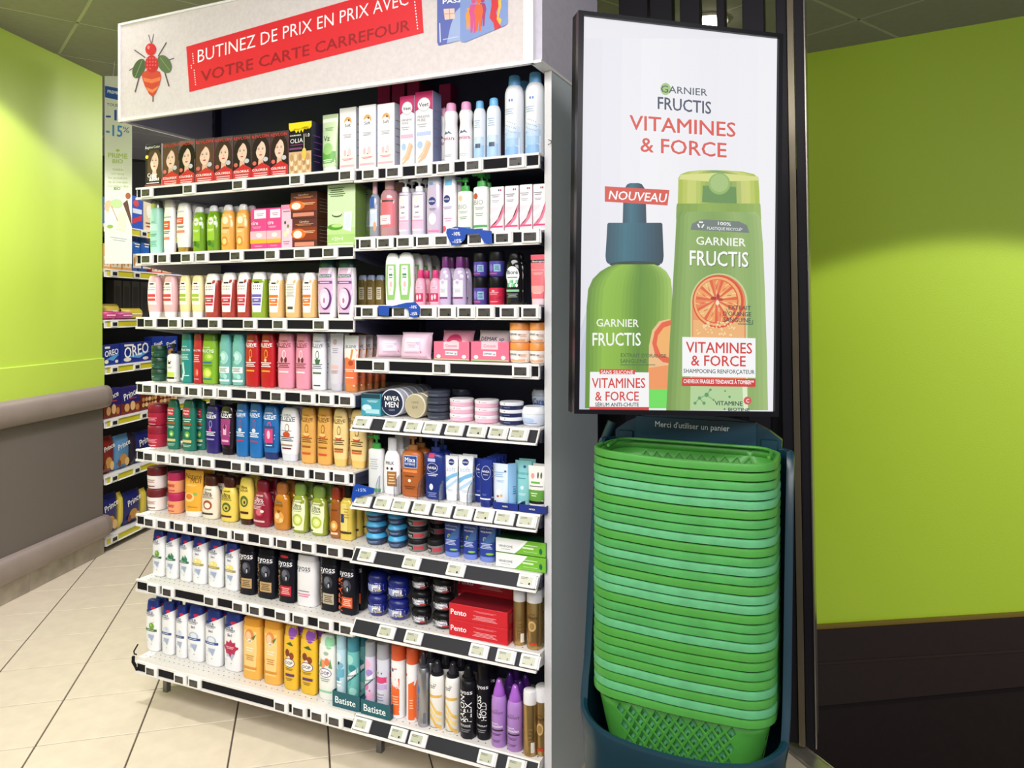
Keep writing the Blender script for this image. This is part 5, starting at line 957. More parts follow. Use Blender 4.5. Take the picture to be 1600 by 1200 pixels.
K('hsl', 'bottle', 'hsf', .5, ['f2f3f6', '1d3688'], hs([('e', 0, .49, .56, .11, 'f0dc7a'), ('e', -.1, .5, .2, .06, 'fbf2b8'), ('e', .14, .49, .2, .06, 'f6e690')], 'a89a4a', '3in1'), shear=.5, name='shampoo_bottle')
K('hsc', 'bottle', 'hsf', .5, ['f2f3f6', '1d3688'], hs([('e', 0, .5, .5, .1, 'dde4f0'), ('e', .05, .52, .2, .06, 'c2cee2')], '2f4c8c'), shear=.5, name='shampoo_bottle')
K('hs3', 'bottle', 'hsf', .5, ['f2f3f6', '1d3688'], hs([('e', 0, .48, .6, .14, 'b9c6de'), ('e', .02, .48, .4, .1, 'e2e8f2')], '2c4f98', '3in1'), shear=.5, name='shampoo_bottle')
K('hsr', 'bottle', 'hsf', .5, ['f2f3f6', '1d3688'], [x for x in hs([], 'b0285a', '3in1')] + [('p', [(-.4, .42), (-.24, .47), (-.22, .53), (-.06, .51), (.04, .57), (.12, .51), (.28, .52), (.28, .46), (.42, .42), (.28, .37), (.24, .31), (.1, .32), (.02, .25), (-.08, .31), (-.22, .31), (-.26, .37)], 'b32450'), ('l', 0, .42, .5, .05, 2, 'f2c2d0')], shear=.5, name='shampoo_bottle')
def sy(blk, wd, btxt='4a3a20', body='14161f'):
    return [('t', 'syoss', 0, .80, .84, 'f0f0f4', {'b': .01}), ('l', 0, .725, .8, .03, 2, '9a9aa6'), ('e', .06, .55, .5, .24, '3a3c48'), ('e', .0, .58, .3, .14, '6a6c78'), ('e', .12, .5, .2, .12, '1c1d26'), ('e', .1, .49, .1, .08, 'b9bbc6'), ('t', wd, -.4, .38, 1.7, '%s' % ('b9986a' if blk != 'd9572a' else 'e0602c'), {'b': .01, 'r': 90}), ('r', .07, .24, .62, .2, blk), ('l', .07, .24, .5, .14, 4, btxt)]
K('sya', 'bottle', 'square', .6, ['14161f', '101118'], sy('c2a070', 'NUTRITION'), name='shampoo_bottle', n=3); K('syr', 'bottle', 'square', .6, ['14161f', '101118'], sy('c2202f', 'COLORIST', 'f4c9cc') + [('e', -.02, .92, .5, .06, 'c2203a')], name='shampoo_bottle', n=3)
K('syw', 'bottle', 'square', .6, ['edecee', 'e4e4e8'], [('t', 'syoss', -.08, .76, .74, '4a4a52', {'b': .004}), ('l', -.05, .68, .6, .02, 1, 'b5b5bc'), ('l', -.05, .3, .6, .04, 1, '7a7a82'), ('l', -.05, .22, .7, .08, 2, 'e2689a')], name='shampoo_bottle', n=3)
K('syp', 'bottle', 'square', .6, ['14161f', '101118'], sy('b9ad96', 'SALONPLEX'), name='shampoo_bottle', n=3); K('syo', 'bottle', 'square', .6, ['14161f', '101118'], sy('d9572a', 'REPAIR', 'f8d8c4'), name='shampoo_bottle', n=3)
T_ = 'A7'
place(T_, 'hsa', 239, 260.5, 827, 'white shampoo bottle with blue cap and apple', rows=1)
for a, b_, v in ((260, 280.5, 830), (281.5, 302.5, 834)): place(T_, 'hsm', a, b_, v, 'white blue-capped shampoo bottle with mint leaves', rows=1)
for a, b_, v in ((302, 325, 837), (326, 351, 841.5), (352.5, 376, 847)): place(T_, 'hsl', a, b_, v, 'white blue-capped shampoo bottle with yellow lemon', rows=1)
for k_, a, b_, v, ds in (('sya', 376, 403, 850, 'black shampoo bottle with tan block'), ('sya', 404, 435, 856, 'black shampoo bottle with tan block'), ('syr', 437, 465.5, 861, 'black shampoo bottle with red block'), ('syw', 466.5, 499, 865, 'white square shampoo bottle'), ('syp', 502.5, 532, 870, 'black shampoo bottle with putty block'), ('syo', 532.5, 560, 876, 'black shampoo bottle with orange block')): place(T_, k_, a, b_, v, ds, rows=1, set_=.04)
# ---- seventh row right
K('bjar', 'jar', 'pot', 1, ['2a3a58', '3fa0d2'], [('r', .1, .3, .6, .26, '3c4c70'), ('l', .1, .3, .5, .2, 2, '8aa4cc')], name='hair_gel_jar'); K('kjar', 'jar', 'jar', 1, ['7d7b7a', '1c1b1d'], [('r', -.2, .34, .4, .3, '2c2c30'), ('t', 'wax', -.2, .34, .3, 'd8d4d0', b8), ('r', .25, .34, .4, .26, 'c2404a')], name='hair_wax_jar')
K('btube', 'tube', 'tube', .55, ['2a3f94', '6f86d8'], [('r', 0, .93, .96, .16, '1c2c5c'), ('t', 'petit baume', -.02, .80, .7, 'c9d4f0', {'b': 0}), ('t', 'MAQUISARD', -.05, .71, .6, 'ffffff', {'b': .01}), ('e', -.1, .53, .2, .12, 'b9c84a'), ('t', '$', -.1, .53, .1, '2a3f94', b8), ('p', [(-.2, .46), (.45, .86), (.42, .5), (.1, .42)], '3f6aa8'), ('l', 0, .38, .66, .14, 4, 'c9d6f4'), ('e', .2, .2, .4, .05, '8ac04a')], name='hair_gel_tube')
T_ = 'R7'
stack(T_, 'bjar', 572, 605.5, 796, 3, 'navy gel jar with sky blue lid'); stack(T_, 'bjar', 607, 636.5, 801, 3, 'navy gel jar with sky blue lid')
stack(T_, 'kjar', 637.5, 669, 802, 3, 'grey wax jar with black lid'); place(T_, 'kjar', 669.5, 694.5, 839, 'single grey wax jar with red label patch'); 
stack(T_, 'kjar', 672, 700, 812, 3, 'grey wax jar with black lid in back stack', set_=.11)
for a, b_, v in ((693.5, 721, 809), (723, 748, 811), (748, 777, 812)): place(T_, 'btube', a, b_, v, 'royal blue hair tube on periwinkle cap', rows=1, set_=.03)
ved = [('p', [(-.5, .98), (.08, .98), (-.06, .45), (-.2, .02), (-.5, .02)], 'eef0f0'), ('p', [(.08, .98), (.14, .98), (-.0, .4), (-.12, .02), (-.2, .02), (-.06, .45)], 'f9faf8'), ('t', 'VENDOME', -.3, .45, .28, '4a4c50', {'b': -.004}), ('l', -.3, .24, .2, .06, 1, '8a8c90'), ('l', .2, .7, .3, .1, 1, 'f0f8e6'), ('r', .15, .5, .22, .12, 'd9efc4'), ('l', .2, .25, .3, .05, 1, 'e2f2d2'), ('e', .4, .4, .06, .4, '1f6a4a')]
K('vend', 'box', 'box', .06, ['77bc35', '2c6a34', '1d4a2c'], ved, name='ampoule_box')
z3 = place(T_, 'vend', 775, 853, 0, 'long white and green box', H=.043, lv='bottom one', set_=.012); place(T_, 'vend', 775, 853, 0, 'long white and green box', H=.043, zb=z3 + .0003, lv='top one', set_=.016)
# ---- eighth row left
K('timo', 'bottle', 'square', .5, ['edb44c', 'e09a2c'], [('p', [(-.34, .8), (.34, .8), (.36, .5), (.3, .14), (-.3, .14), (-.36, .5)], 'f2cf86'), ('e', -.02, .73, .5, .2, 'e08a4a'), ('e', -.08, .72, .3, .14, 'f6c69a'), ('p', [(.1, .7), (.34, .76), (.2, .66)], '4a7a3a'), ('e', .0, .64, .26, .06, 'f7efe2'), ('t', 'oG', 0, .64, .14, '2c2420', b8), ('l', 0, .5, .5, .08, 2, 'f9ead0'), ('l', 0, .36, .5, .1, 3, 'c98a3a'), ('r', 0, .19, .7, .04, 'd9922c')], name='shampoo_bottle', n=3)
K('dopy', 'bottle', 'flip', .5, ['e9bc2c', 'e0b028'], [('e', .18, .9, .5, .2, '8a4ab0'), ('p', [(-.2, .72), (.1, .76), (.3, .7), (.1, .7)], '3a5a24'), ('e', -.12, .58, .3, .12, '7a3418'), ('e', .16, .54, .32, .11, '8a3c1c'), ('e', -.02, .5, .2, .07, 'f0dcc0'), ('e', 0, .43, .74, .14, '4a3488'), ('e', 0, .43, .68, .12, 'f4f0e4'), ('t', 'DOP', 0, .43, .5, '3a2a78', b8), ('l', 0, .33, .6, .04, 2, '8a6a1c'), ('r', .05, .24, .6, .04, '5a2c6a'), ('l', 0, .17, .5, .05, 2, '8a6a1c')], name='shower_gel_bottle')
K('dopw', 'bottle', 'flip', .5, ['eceeea', 'dfe6e0'], [('e', .2, .9, .5, .2, '8fcfa4'), ('e', .05, .73, .3, .06, 'a5b5a5'), ('e', -.15, .56, .3, .14, 'e89a6a'), ('e', .1, .6, .3, .12, 'e07a4a'), ('p', [(-.4, .5), (-.25, .66), (-.2, .52)], '6a9a5a'), ('p', [(.4, .5), (.3, .66), (.2, .52)], '6a9a5a'), ('e', 0, .43, .74, .14, '4a5aa0'), ('e', 0, .43, .68, .12, 'f4f0ee'), ('t', 'DOP', 0, .43, .5, '2c3a78', b8), ('l', 0, .32, .6, .06, 2, '9aa59a'), ('r', 0, .14, .8, .03, '8fd0a8')], name='shower_gel_bottle')
def bat(c1, c2, c3, band='17606c'):
    return [('e', -.1, .68, .7, .14, c1), ('e', .1, .56, .6, .1, c2), ('e', -.15, .36, .5, .12, c3), ('e', .15, .22, .6, .12, c1), ('p', [(-.49, .42), (.49, .56), (.49, .48), (-.49, .34)], 'f4f6f6'), ('t', 'Batiste', 0, .455, .8, band, {'b': .012, 'r': 9}), ('p', [(-.49, .34), (.49, .48), (.49, .455), (-.49, .315)], band), ('l', 0, .1, .6, .05, 2, 'ffffff')]
K('bata', 'spray can', 'can', 1, ['6fc0bc', '3f8a9a'], bat('a2dcd2', '2f8a92', '54aeb0'), name='dry_shampoo_can'); K('batb', 'spray can', 'can', 1, ['bcdce8', 'a9cdda'], bat('d6eaf2', '7ab4cc', '4a9ab8')[:4] + [('e', 0, .6, .2, .05, '2c3a4a'), ('r', 0, .45, .9, .12, '6ab4cc'), ('l', 0, .3, .6, .1, 2, 'ffffff')], name='dry_shampoo_can')
K('batc', 'spray can', 'can', 1, ['d8cfe4', 'a5a8b0'], bat('f0b4d4', 'a58ad0', 'e27ab0') + [('e', .2, .3, .14, .03, 'e24a8a'), ('e', -.2, .2, .14, .03, '8a5ac0')], name='dry_shampoo_can'); K('batd', 'spray can', 'can', 1, ['d5d6e4', 'a5a8b0'], [('e', -.15, .6, .08, .03, '1c1c24'), ('e', .15, .6, .08, .03, '1c1c24'), ('r', 0, .5, .94, .09, 'd8407c'), ('r', 0, .4, .94, .08, 'c3aede'), ('l', 0, .25, .7, .12, 3, '9a9ab4')], name='dry_shampoo_can')
T_ = 'A8'
for k_, a, b_, v, ds in (('hsa', 229, 253, 936, 'white shampoo bottle with blue cap and apple'), ('hsc', 254, 275, 941, 'white blue-capped shampoo bottle with navy band'), ('hsc', 276, 294.5, 946, 'white blue-capped shampoo bottle with navy band'), ('hs3', 295, 321.5, 946, 'broad white shampoo bottle with royal blue band'), ('hs3', 322, 350, 952, 'broad white shampoo bottle with royal blue band'), ('hsr', 351.5, 382, 957, 'white shampoo bottle with crimson flower')): place(T_, k_, a, b_, v, ds, rows=1, set_=.05)
for a, b_, v in ((382, 412, 964), (414.5, 443, 968)): place(T_, 'timo', a, b_, v, 'yellow bottle with orange cap and peach', rows=1, set_=.035)
for a, b_, v in ((444.5, 468, 976), (469.5, 498, 982)): place(T_, 'dopy', a, b_, v, 'yellow bottle with purple spot and chestnuts', rows=1, set_=.03)
place(T_, 'dopw', 499.5, 526, 991, 'white bottle with green spot and almonds', rows=1, set_=.025)
bt = [('t', 'Batiste', -.02, .5, .74, 'eef6f6', {'b': .014})]
place(T_, 'batb', 526, 542.5, 990, 'pale blue dry shampoo can in left tray', rows=1, set_=.022, zb=SH[T_][2] + .002); place(T_, 'bata', 543, 562.5, 993, 'turquoise dry shampoo can in left tray', rows=1, set_=.022, zb=SH[T_][2] + .002)
tray(T_, '', 519.5, 562, 1084, 'teal carton tray of dry shampoo cans, left one', bt, '145a66', '0f4a56', .13, .008)
# ---- eighth and ninth row right
K('gelb', 'jar', 'gel', 1, ['16237c:g', '16206e'], [('r', 0, .34, .9, .34, 'c3c6d2'), ('r', -.2, .34, .26, .26, '8a9ad2'), ('e', .15, .34, .4, .2, 'f0f0ee'), ('t', 'gel', .15, .34, .26, '24307a', b8), ('e', .3, .22, .2, .08, 'c9b27a')], name='hair_gel_jar')
K('gelk', 'jar', 'gel', 1, ['17161a:g', '121114'], [('r', 0, .34, .9, .34, 'b9bac2'), ('e', .15, .34, .44, .24, 'f2f0f0'), ('t', 'Vivelle', .15, .36, .36, '2c3a8a', b8), ('e', .28, .22, .26, .12, 'b83a3a'), ('r', -.3, .34, .2, .2, '5a5a64')], name='hair_gel_jar')
K('pento', 'box', 'box', .10, ['cf1f2c', 'b01824', '7a1420'], [('t', 'Pento', -.33, .5, .27, 'ffffff', {'b': .014}), ('l', .12, .72, .42, .12, 2, 'f08a90'), ('l', .12, .35, .42, .3, 4, 'f0a9ac')], name='hair_cream_box')
K('gold', 'spray can', 'can', 1, ['b99a62:m', 'eeedef'], [('l', .0, .6, .4, .03, 1, '6a5028'), ('t', 'Elnett', .0, .55, .7, '5a4018', {'b': .01}), ('e', 0, .4, .5, .18, 'cfae72'), ('e', 0, .4, .34, .12, 'a5824a'), ('r', .05, .1, .5, .04, 'c8402c')], name='hairspray_can')
K('gold2', 'spray can', 'can', 1, ['b99a62:m', 'eeedef'], [('l', .2, .3, .3, .3, 5, '8a6c3c'), ('r', .36, .14, .2, .16, 'efe9dc')], name='hairspray_can')
T_ = 'R8'
stack(T_, 'gelb', 575, 606.5, 893, 2, 'royal blue rounded gel jar'); stack(T_, 'gelb', 606, 641, 901, 2, 'royal blue rounded gel jar')
stack(T_, 'gelb', 592, 622, 893, 2, 'royal blue gel jar at the back', set_=.14)
stack(T_, 'gelk', 644, 675, 893, 3, 'black rounded gel jar'); stack(T_, 'gelk', 675.5, 712, 899, 3, 'black rounded gel jar')
z4 = place(T_, 'pento', 701.5, 793, 0, 'red cream box', H=.049, set_=.006, lv='front bottom one'); place(T_, 'pento', 701.5, 793, 0, 'red cream box', H=.049, zb=z4 + .0003, set_=.006, lv='front top one')
zz = SH[T_][2]
for i in range(3): zz = place(T_, 'pento', 714, 801, 0, 'red cream box', H=.049, zb=zz + .0003, set_=.125, lv=['rear bottom one', 'rear middle one', 'rear top one'][i])
place(T_, 'gold2', 802, 822, 919.5, 'gold hairspray can with white cap turned sideways', rows=1, set_=.02); place(T_, 'gold', 823, 848, 920, 'gold hairspray can with white cap', rows=1, set_=.012)
K('orange', 'spray can', 'can', 1, ['f0eeee', 'dc5a2c'], [('r', .0, .3, .92, .5, 'e8672a'), ('p', [(-.49, .56), (.2, .56), (.3, .4), (-.49, .46)], 'f0eeee'), ('t', 'Vivelle', -.1, .68, .5, 'c8402a', {'b': .01, 'r': 10}), ('e', -.2, .66, .16, .05, '2c3a6a'), ('l', 0, .25, .5, .14, 4, 'f8b890'), ('p', [(.3, .6), (.48, .6), (.48, .03), (.3, .03)], 'f0eeee')], name='hairspray_can')
K('orange2', 'spray can', 'can', 1, ['f0eeee', 'dc5a2c'], [('p', [(-.1, .52), (.48, .58), (.48, .03), (-.1, .03)], 'e8672a'), ('e', -.3, .64, .16, .04, 'c8402a'), ('l', .15, .25, .3, .14, 4, 'f8b890')], name='hairspray_can')
K('silver', 'spray can', 'mousse', 1, ['a9abb2:m', '2c2f3a:g', '3a3c46'], [('e', -.3, .5, .3, .12, '3a7ac0'), ('l', -.3, .3, .2, .2, 4, '4a8ad0'), ('r', .3, .12, .2, .14, '6a6c74')], name='mousse_can')
K('wavyg', 'spray can', 'mousse', 1, ['f0eeea', '2c2c34:g', '1c1c22'], [('t', '(+', .1, .68, .2, '7a7a80'), ('l', -.1, .64, .5, .05, 2, '6a6a70'), ('r', 0, .5, .92, .04, 'e0b45c')] + [('p', [(-.48, .44 - .1 * i), (-.1, .40 - .1 * i), (.2, .3 - .1 * i), (.46, .26 - .1 * i), (.46, .21 - .1 * i), (.15, .25 - .1 * i), (-.15, .36 - .1 * i), (-.48, .40 - .1 * i)], ['e9c46a', 'f0d48c', 'e2b85a'][i % 3]) for i in range(3)] + [('l', 0, .04, .7, .03, 1, '9a9490')], name='mousse_can')
K('splex', 'spray can', 'mousse', 1, ['15151b', '121217', '101014'], [('t', 'syoss', .02, .66, .8, 'f0f0f4', {'b': .01}), ('t', 'SALON', -.19, .42, 1.55, 'f4f4f6', {'b': .014, 'r': 90}), ('t', 'PLEX', .19, .38, 1.2, 'f4f4f6', {'b': -.006, 'r': 90}), ('t', 'MOUSSE', 0, .19, .7, 'e8e8ec', {'b': .01}), ('l', 0, .12, .7, .05, 2, '8a8a94')], name='mousse_can')
K('gloss', 'spray can', 'can', 1, ['15151b', '0f0f13'], [('t', 'syoss', .02, .70, .84, 'f0f0f4', {'b': .01}), ('t', 'GLOSS', -.19, .43, 1.6, 'f4f4f6', {'b': .014, 'r': 90}), ('t', 'HOLD', .18, .38, 1.3, 'f4f4f6', {'b': -.006, 'r': 90}), ('t', 'HAIRSPRAY', 0, .19, .8, 'e8e8ec', {'b': .01}), ('l', 0, .12, .7, .05, 2, '8a8a94')], name='hairspray_can')
K('franck', 'spray can', 'cone', 1, ['b184cc', 'a860cc:g'], [('t', 'franck', .0, .57, .3, '3a2440', {'b': 0}), ('t', 'PROVOST', .0, .53, .84, '3a2440', {'b': 0}), ('t', 'expert', -.1, .37, .5, 'ffffff', {'b': 0}), ('t', 'boucles', .05, .33, .7, 'ffffff', {'b': .012}), ('r', .05, .265, .74, .025, '3a2440'), ('l', 0, .2, .7, .04, 2, '5a3a6a'), ('l', 0, .1, .6, .04, 2, '6a4a7a')], name='mousse_can')
K('franck2', 'spray can', 'cone', 1, ['5a2f86', '5c2a94:g'], [('l', 0, .4, .6, .1, 2, '8a6ab0')], name='mousse_can')
T_ = 'R9'
place(T_, 'batc', 570.5, 588, 1001, 'pink and violet patterned dry shampoo can', set_=.022, rows=1, zb=SH[T_][2] + .002); place(T_, 'batd', 589, 609.5, 1005, 'lilac dry shampoo can with magenta band', set_=.018, rows=1, zb=SH[T_][2] + .002)
tray(T_, '', 563.6, 609.5, 1097.5, 'teal carton tray of dry shampoo cans, right one', bt, '145a66', '0f4a56', .13, .004)
place(T_, 'orange', 611.5, 634.5, 1004.5, 'white and orange hairspray can with orange cap', rows=2); place(T_, 'orange2', 635, 655, 1011, 'turned hairspray can with orange cap', rows=2)
place(T_, 'silver', 653, 671, 1018, 'silver mousse can with clear dark cap', rows=1, set_=.012)
for a, b_, v in ((671.5, 695.5, 1031), (696, 719.5, 1033.5)): place(T_, 'wavyg', a, b_, v, 'white mousse can with golden waves', rows=1, set_=.015)
place(T_, 'splex', 719.5, 745, 1038, 'black mousse can with tall vertical lettering', set_=.01); place(T_, 'gloss', 745.5, 767.5, 1033, 'black hairspray can with tall vertical lettering', rows=1, set_=.025)
for a, b_, v in ((768, 792, 1060.5), (792.5, 817.5, 1069.5)): place(T_, 'franck', a, b_, v, 'lilac mousse can with pointed violet cap', set_=.008)
for a, b_, v in ((787, 806, 1050), (803, 822, 1063)): place(T_, 'franck2', a, b_, v, 'dark violet mousse can at the back', set_=.13, rows=1)
place(T_, 'gold2', 817.5, 839, 1076, 'short gold hairspray can with white cap', set_=.004); place(T_, 'gold', 839, 856, 1049, 'tall gold hairspray can with white cap', set_=.02)
finish_labels()
# ================================================================ HANGING POSTER (lit advertising panel)
PF = Frame((.1485, 1.85), R(12))
po = empty('advertising_panel', (PF.P[0], PF.P[1], 0), PF.ang, 'large backlit portrait poster in thin black frame advertising green shampoo bottles', 'poster')
cor = [(903, 17), (1222, 54), (1215, 651), (896, 646)]; inn = [(911.5, 24.5), (1215.5, 60), (1209, 643), (904, 639.5)]
def P2(u, v): t, _, z = PF.loc(u, v); return (t, z)
b = MB(); O = [P2(*c) for c in cor]; I = [P2(*c) for c in inn]
for k in range(4):
    k2 = (k + 1) % 4; b.prism([O[k], O[k2], I[k2], I[k]], 'y', -.006, .045, mat('0c0c12', .3))
b.prism(O, 'y', .013, .045, mat('101014', .5)); b.build('frame', po)
b = MB(); b.prism(I, 'y', .004, .03, mat('edecf2', .4, emis=.86)); b.build('light_panel', po)
b = MB()
for q in (.3, .7):
    z0 = O[0][1] * .3 + O[3][1] * .7 if q < .5 else O[0][1] * .7 + O[3][1] * .3
    b.box(.44, .46, .045, .62, z0, z0 + .02, DK)
b.build('wall_arm', po)
E_ = .88
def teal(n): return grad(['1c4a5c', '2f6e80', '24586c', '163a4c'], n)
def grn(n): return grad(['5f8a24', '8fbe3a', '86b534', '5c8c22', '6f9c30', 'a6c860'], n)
it = []
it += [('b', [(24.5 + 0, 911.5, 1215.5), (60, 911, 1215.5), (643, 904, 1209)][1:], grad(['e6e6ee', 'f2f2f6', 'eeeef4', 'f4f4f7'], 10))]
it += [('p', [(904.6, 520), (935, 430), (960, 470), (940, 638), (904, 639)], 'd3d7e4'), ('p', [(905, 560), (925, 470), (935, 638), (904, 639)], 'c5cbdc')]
it += [('e', 1040, 139, 8, 9.5, 'a4c87a'), ('t', 'GARNIER', (1033, 144), (1105, 150), 11.5, '44525f', .006, 0), ('t', 'FRUCTIS', (1028, 170), (1111, 178), 20, '3d4a62', .013)]
it += [('t', 'VITAMINES', (985.5, 204.3), (1150, 216.3), 23.5, 'f8f8fa', .013), ('t', 'VITAMINES', (984, 202), (1149, 214), 23.5, 'dc5247', .013), ('t', '& FORCE', (1002.5, 239), (1137, 248.4), 23.5, 'f8f8fa', .013), ('t', '& FORCE', (1001, 236.8), (1135, 246), 23.5, 'dc5247', .013)]
# left bottle: dropper, collar, body
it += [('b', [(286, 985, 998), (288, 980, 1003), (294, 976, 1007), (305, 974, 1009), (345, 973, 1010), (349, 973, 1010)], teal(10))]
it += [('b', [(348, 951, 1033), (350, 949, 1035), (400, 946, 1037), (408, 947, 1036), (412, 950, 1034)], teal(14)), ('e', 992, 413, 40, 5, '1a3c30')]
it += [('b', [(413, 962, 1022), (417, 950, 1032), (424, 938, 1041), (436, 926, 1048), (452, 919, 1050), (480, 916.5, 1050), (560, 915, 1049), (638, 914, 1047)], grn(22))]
it += [('p', [(945, 291), (1046, 297), (1043, 321), (945, 315)], 'd8503f'), ('t', 'NOUVEAU', (951, 311), (1040, 316), 14, 'ffffff', .013, .18)]
it += [('t', 'GARNIER', (932, 510), (998, 511), 12.5, 'f4f8ec', .01), ('t', 'FRUCTIS', (926, 540), (1001, 540), 21, 'f8faf4', .013)]
it += [('p', [(1047, 498), (1030, 502), (1019, 516), (1014, 540), (1013, 606), (1046, 606)], 'f0c088'), ('p', [(1048, 500), (1034, 504), (1023, 518), (1019, 536), (1024, 556), (1036, 566), (1048, 568)], 'e8613a'), ('p', [(1048, 508), (1037, 512), (1028, 524), (1026, 538), (1032, 553), (1048, 560)], 'f4b466'), ('p', [(1013, 575), (1047, 570), (1046, 608), (1013, 608)], 'f2985a'), ('p', [(1013, 608), (1046, 608), (1045, 638), (1013, 638)], '6ee05a')]
it += [('t', "EXTRAIT D'ORANGE", (970, 558), (1041, 559), 6.2, '42603c', .01), ('t', 'SANGUINE', (969, 567), (1010, 567), 6.2, '42603c', .01), ('l', (969, 570), (1024, 570), 1, '42603c')]
it += [('p', [(937, 576.5), (992, 577), (992, 585), (937, 584.5)], 'd8402c'), ('t', 'SANS SILICONE', (939, 583.5), (989, 584), 6, 'ffffff', .01), ('p', [(922, 581), (1014, 582), (1014, 639.5), (921, 639)], 'f8f8f8'), ('p', [(921, 635.5), (1014, 636), (1014, 640.5), (921, 640)], 'd8302c'), ('p', [(937, 578), (992, 578.5), (992, 585), (937, 584.5)], 'd8402c'), ('t', 'SANS SILICONE', (939, 584), (989, 584.5), 5.6, 'ffffff', .01),
       ('t', 'VITAMINES', (925, 606), (1008, 606), 16, 'd8302c', .013), ('t', '& FORCE', (930, 626), (998, 626), 15, 'd8302c', .013), ('t', 'SÉRUM ANTI-CHUTE', (930, 635), (998, 635), 6, '23404a', .02)]
# right bottle: translucent cap, body
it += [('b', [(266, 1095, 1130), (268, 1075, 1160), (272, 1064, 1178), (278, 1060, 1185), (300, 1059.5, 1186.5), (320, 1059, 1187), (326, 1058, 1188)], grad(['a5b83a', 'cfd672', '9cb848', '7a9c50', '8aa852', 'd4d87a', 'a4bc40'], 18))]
it += [('p', [(1061, 280), (1110, 284), (1186, 282), (1185, 276), (1120, 270), (1064, 273)], 'd9de86'), ('p', [(1098, 290), (1150, 292), (1151, 318), (1097, 316)], '64914c'), ('e', 1124, 287, 17, 17, '8fb860'), ('e', 1124, 286, 14, 14, 'a6c47a')]
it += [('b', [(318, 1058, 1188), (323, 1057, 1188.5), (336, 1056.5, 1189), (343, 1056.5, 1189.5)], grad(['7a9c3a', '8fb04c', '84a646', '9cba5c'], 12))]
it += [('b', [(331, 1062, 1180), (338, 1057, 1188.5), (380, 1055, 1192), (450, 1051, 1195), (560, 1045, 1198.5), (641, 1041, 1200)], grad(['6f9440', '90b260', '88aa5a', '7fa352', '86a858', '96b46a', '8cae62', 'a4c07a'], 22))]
it += [('p', [(1079, 359), (1081, 350), (1090, 345), (1100, 343), (1155, 346), (1167, 352), (1171, 364)], '6f7c78'), ('t', '100%', (1122, 351.5), (1142, 353), 5.5, 'f2f4ee', .02), ('t', 'PLASTIQUE RECYCLÉ*', (1105, 358.5), (1160, 361), 4.6, 'f2f4ee', .01)]
for k in range(3):
    a = k * 2.094 - 1.57; it.append(('l', (1095 + 5 * math.cos(a - .6), 351 + 5 * math.sin(a - .6)), (1095 + 5 * math.cos(a + .75), 351 + 5 * math.sin(a + .75)), 2.2, 'f4f6f0'))
it += [('t', 'GARNIER', (1088, 382), (1165, 385), 13, 'f8faf4', .012), ('t', 'FRUCTIS', (1078.5, 415.2), (1170.5, 418.2), 24, '5c7a40', .013), ('t', 'FRUCTIS', (1078, 414), (1169, 417), 24, 'fbfcf8', .013)]
def arch(u0, u1, vt, vb, c): m_ = (u0 + u1) / 2; w = (u1 - u0) / 2; return ('p', [(m_ + w * math.cos(a), vt + w - w * math.sin(a)) for a in [math.pi * k / 16 for k in range(17)]] + [(u0, vb), (u1, vb)], c)
it += [arch(1079, 1168, 427, 640, 'c9d49a'), arch(1081.5, 1165, 429, 640, 'e08a4e'), arch(1083, 1161, 431, 640, 'ea9a5c'), ('p', [(1083, 500), (1163, 500), (1163, 530), (1083, 530)], 'f0b474')]
it += [('e', 1122, 471, 40, 41.5, 'dc4a2c'), ('e', 1121, 471, 37, 38.5, 'f0b46c'), ('e', 1120.5, 471, 33.5, 35, 'e2603c')]
for k in range(11):
    a = k * 2 * math.pi / 11 + .15; p = (1119 + 3 * math.cos(a), 469 + 3 * math.sin(a)); q = [(1119.5 + 32 * math.cos(a + d_), 470.5 + 33 * math.sin(a + d_)) for d_ in (-.21, -.1, .1, .21)]
    it.append(('p', [p] + q, ['f2a25c', 'f0bc74', 'ec8a50'][k % 3]))
    for j in range(3): r_ = 11 + 8 * j; it.append(('l', (1119.5 + r_ * math.cos(a - .05), 470.5 + r_ * math.sin(a - .05)), (1119.5 + (r_ + 6) * math.cos(a + .04), 470.5 + (r_ + 6) * math.sin(a + .04)), 1.0, ['f8dca0', 'd8482e'][j % 2]))
it += [('e', 1115, 466, 4.5, 2.6, 'a8242c', 0), ('e', 1122, 463, 2.4, 4, 'b02a30'), ('e', 1121, 473, 2.6, 4, 'fbe8c8'), ('e', 1126, 468, 4, 2.2, 'b8322e')]
random.seed(3)
for k in range(46): it.append(('e', random.uniform(1088, 1150), random.uniform(503, 524), random.uniform(.8, 1.9), random.uniform(.8, 1.9), 'f9dca8'))
it += [('t', 'EXTRAIT', (1138.5, 483.5), (1173, 484.8), 7, '2b4046', .013), ('t', "D'ORANGE", (1130, 493), (1173.5, 494.5), 7, '2b4046', .013), ('t', 'SANGUINE', (1130.5, 502.5), (1173, 504), 7, '2b4046', .013), ('l', (1153, 506), (1176, 506.5), 1.2, '2b6046'), ('l', (1176, 500), (1176, 507), 1.2, '2b6046')]
it += [('p', [(1079, 602), (1166, 604), (1168, 641), (1078, 641)], 'b4d49a'), ('p', [(1160, 604), (1167, 604), (1169, 641), (1162, 641)], 'e2f0cc')]
for (x, y, r_) in ((1104, 617, 3.4), (1093, 622, 2.6), (1110, 609, 2), (1100, 630, 2.6), (1115, 625, 1.7), (1086, 630, 2.4), (1140, 620, 2), (1133, 611, 1.5)): it.append(('e', x, y, r_, r_, '5a9a62'))
it += [('l', (1104, 617), (1093, 622), 1, '5a9a62'), ('l', (1104, 617), (1110, 609), 1, '5a9a62'), ('l', (1104, 617), (1115, 625), 1, '5a9a62'), ('l', (1093, 622), (1086, 630), 1, '5a9a62'), ('l', (1093, 622), (1100, 630), 1, '5a9a62')]
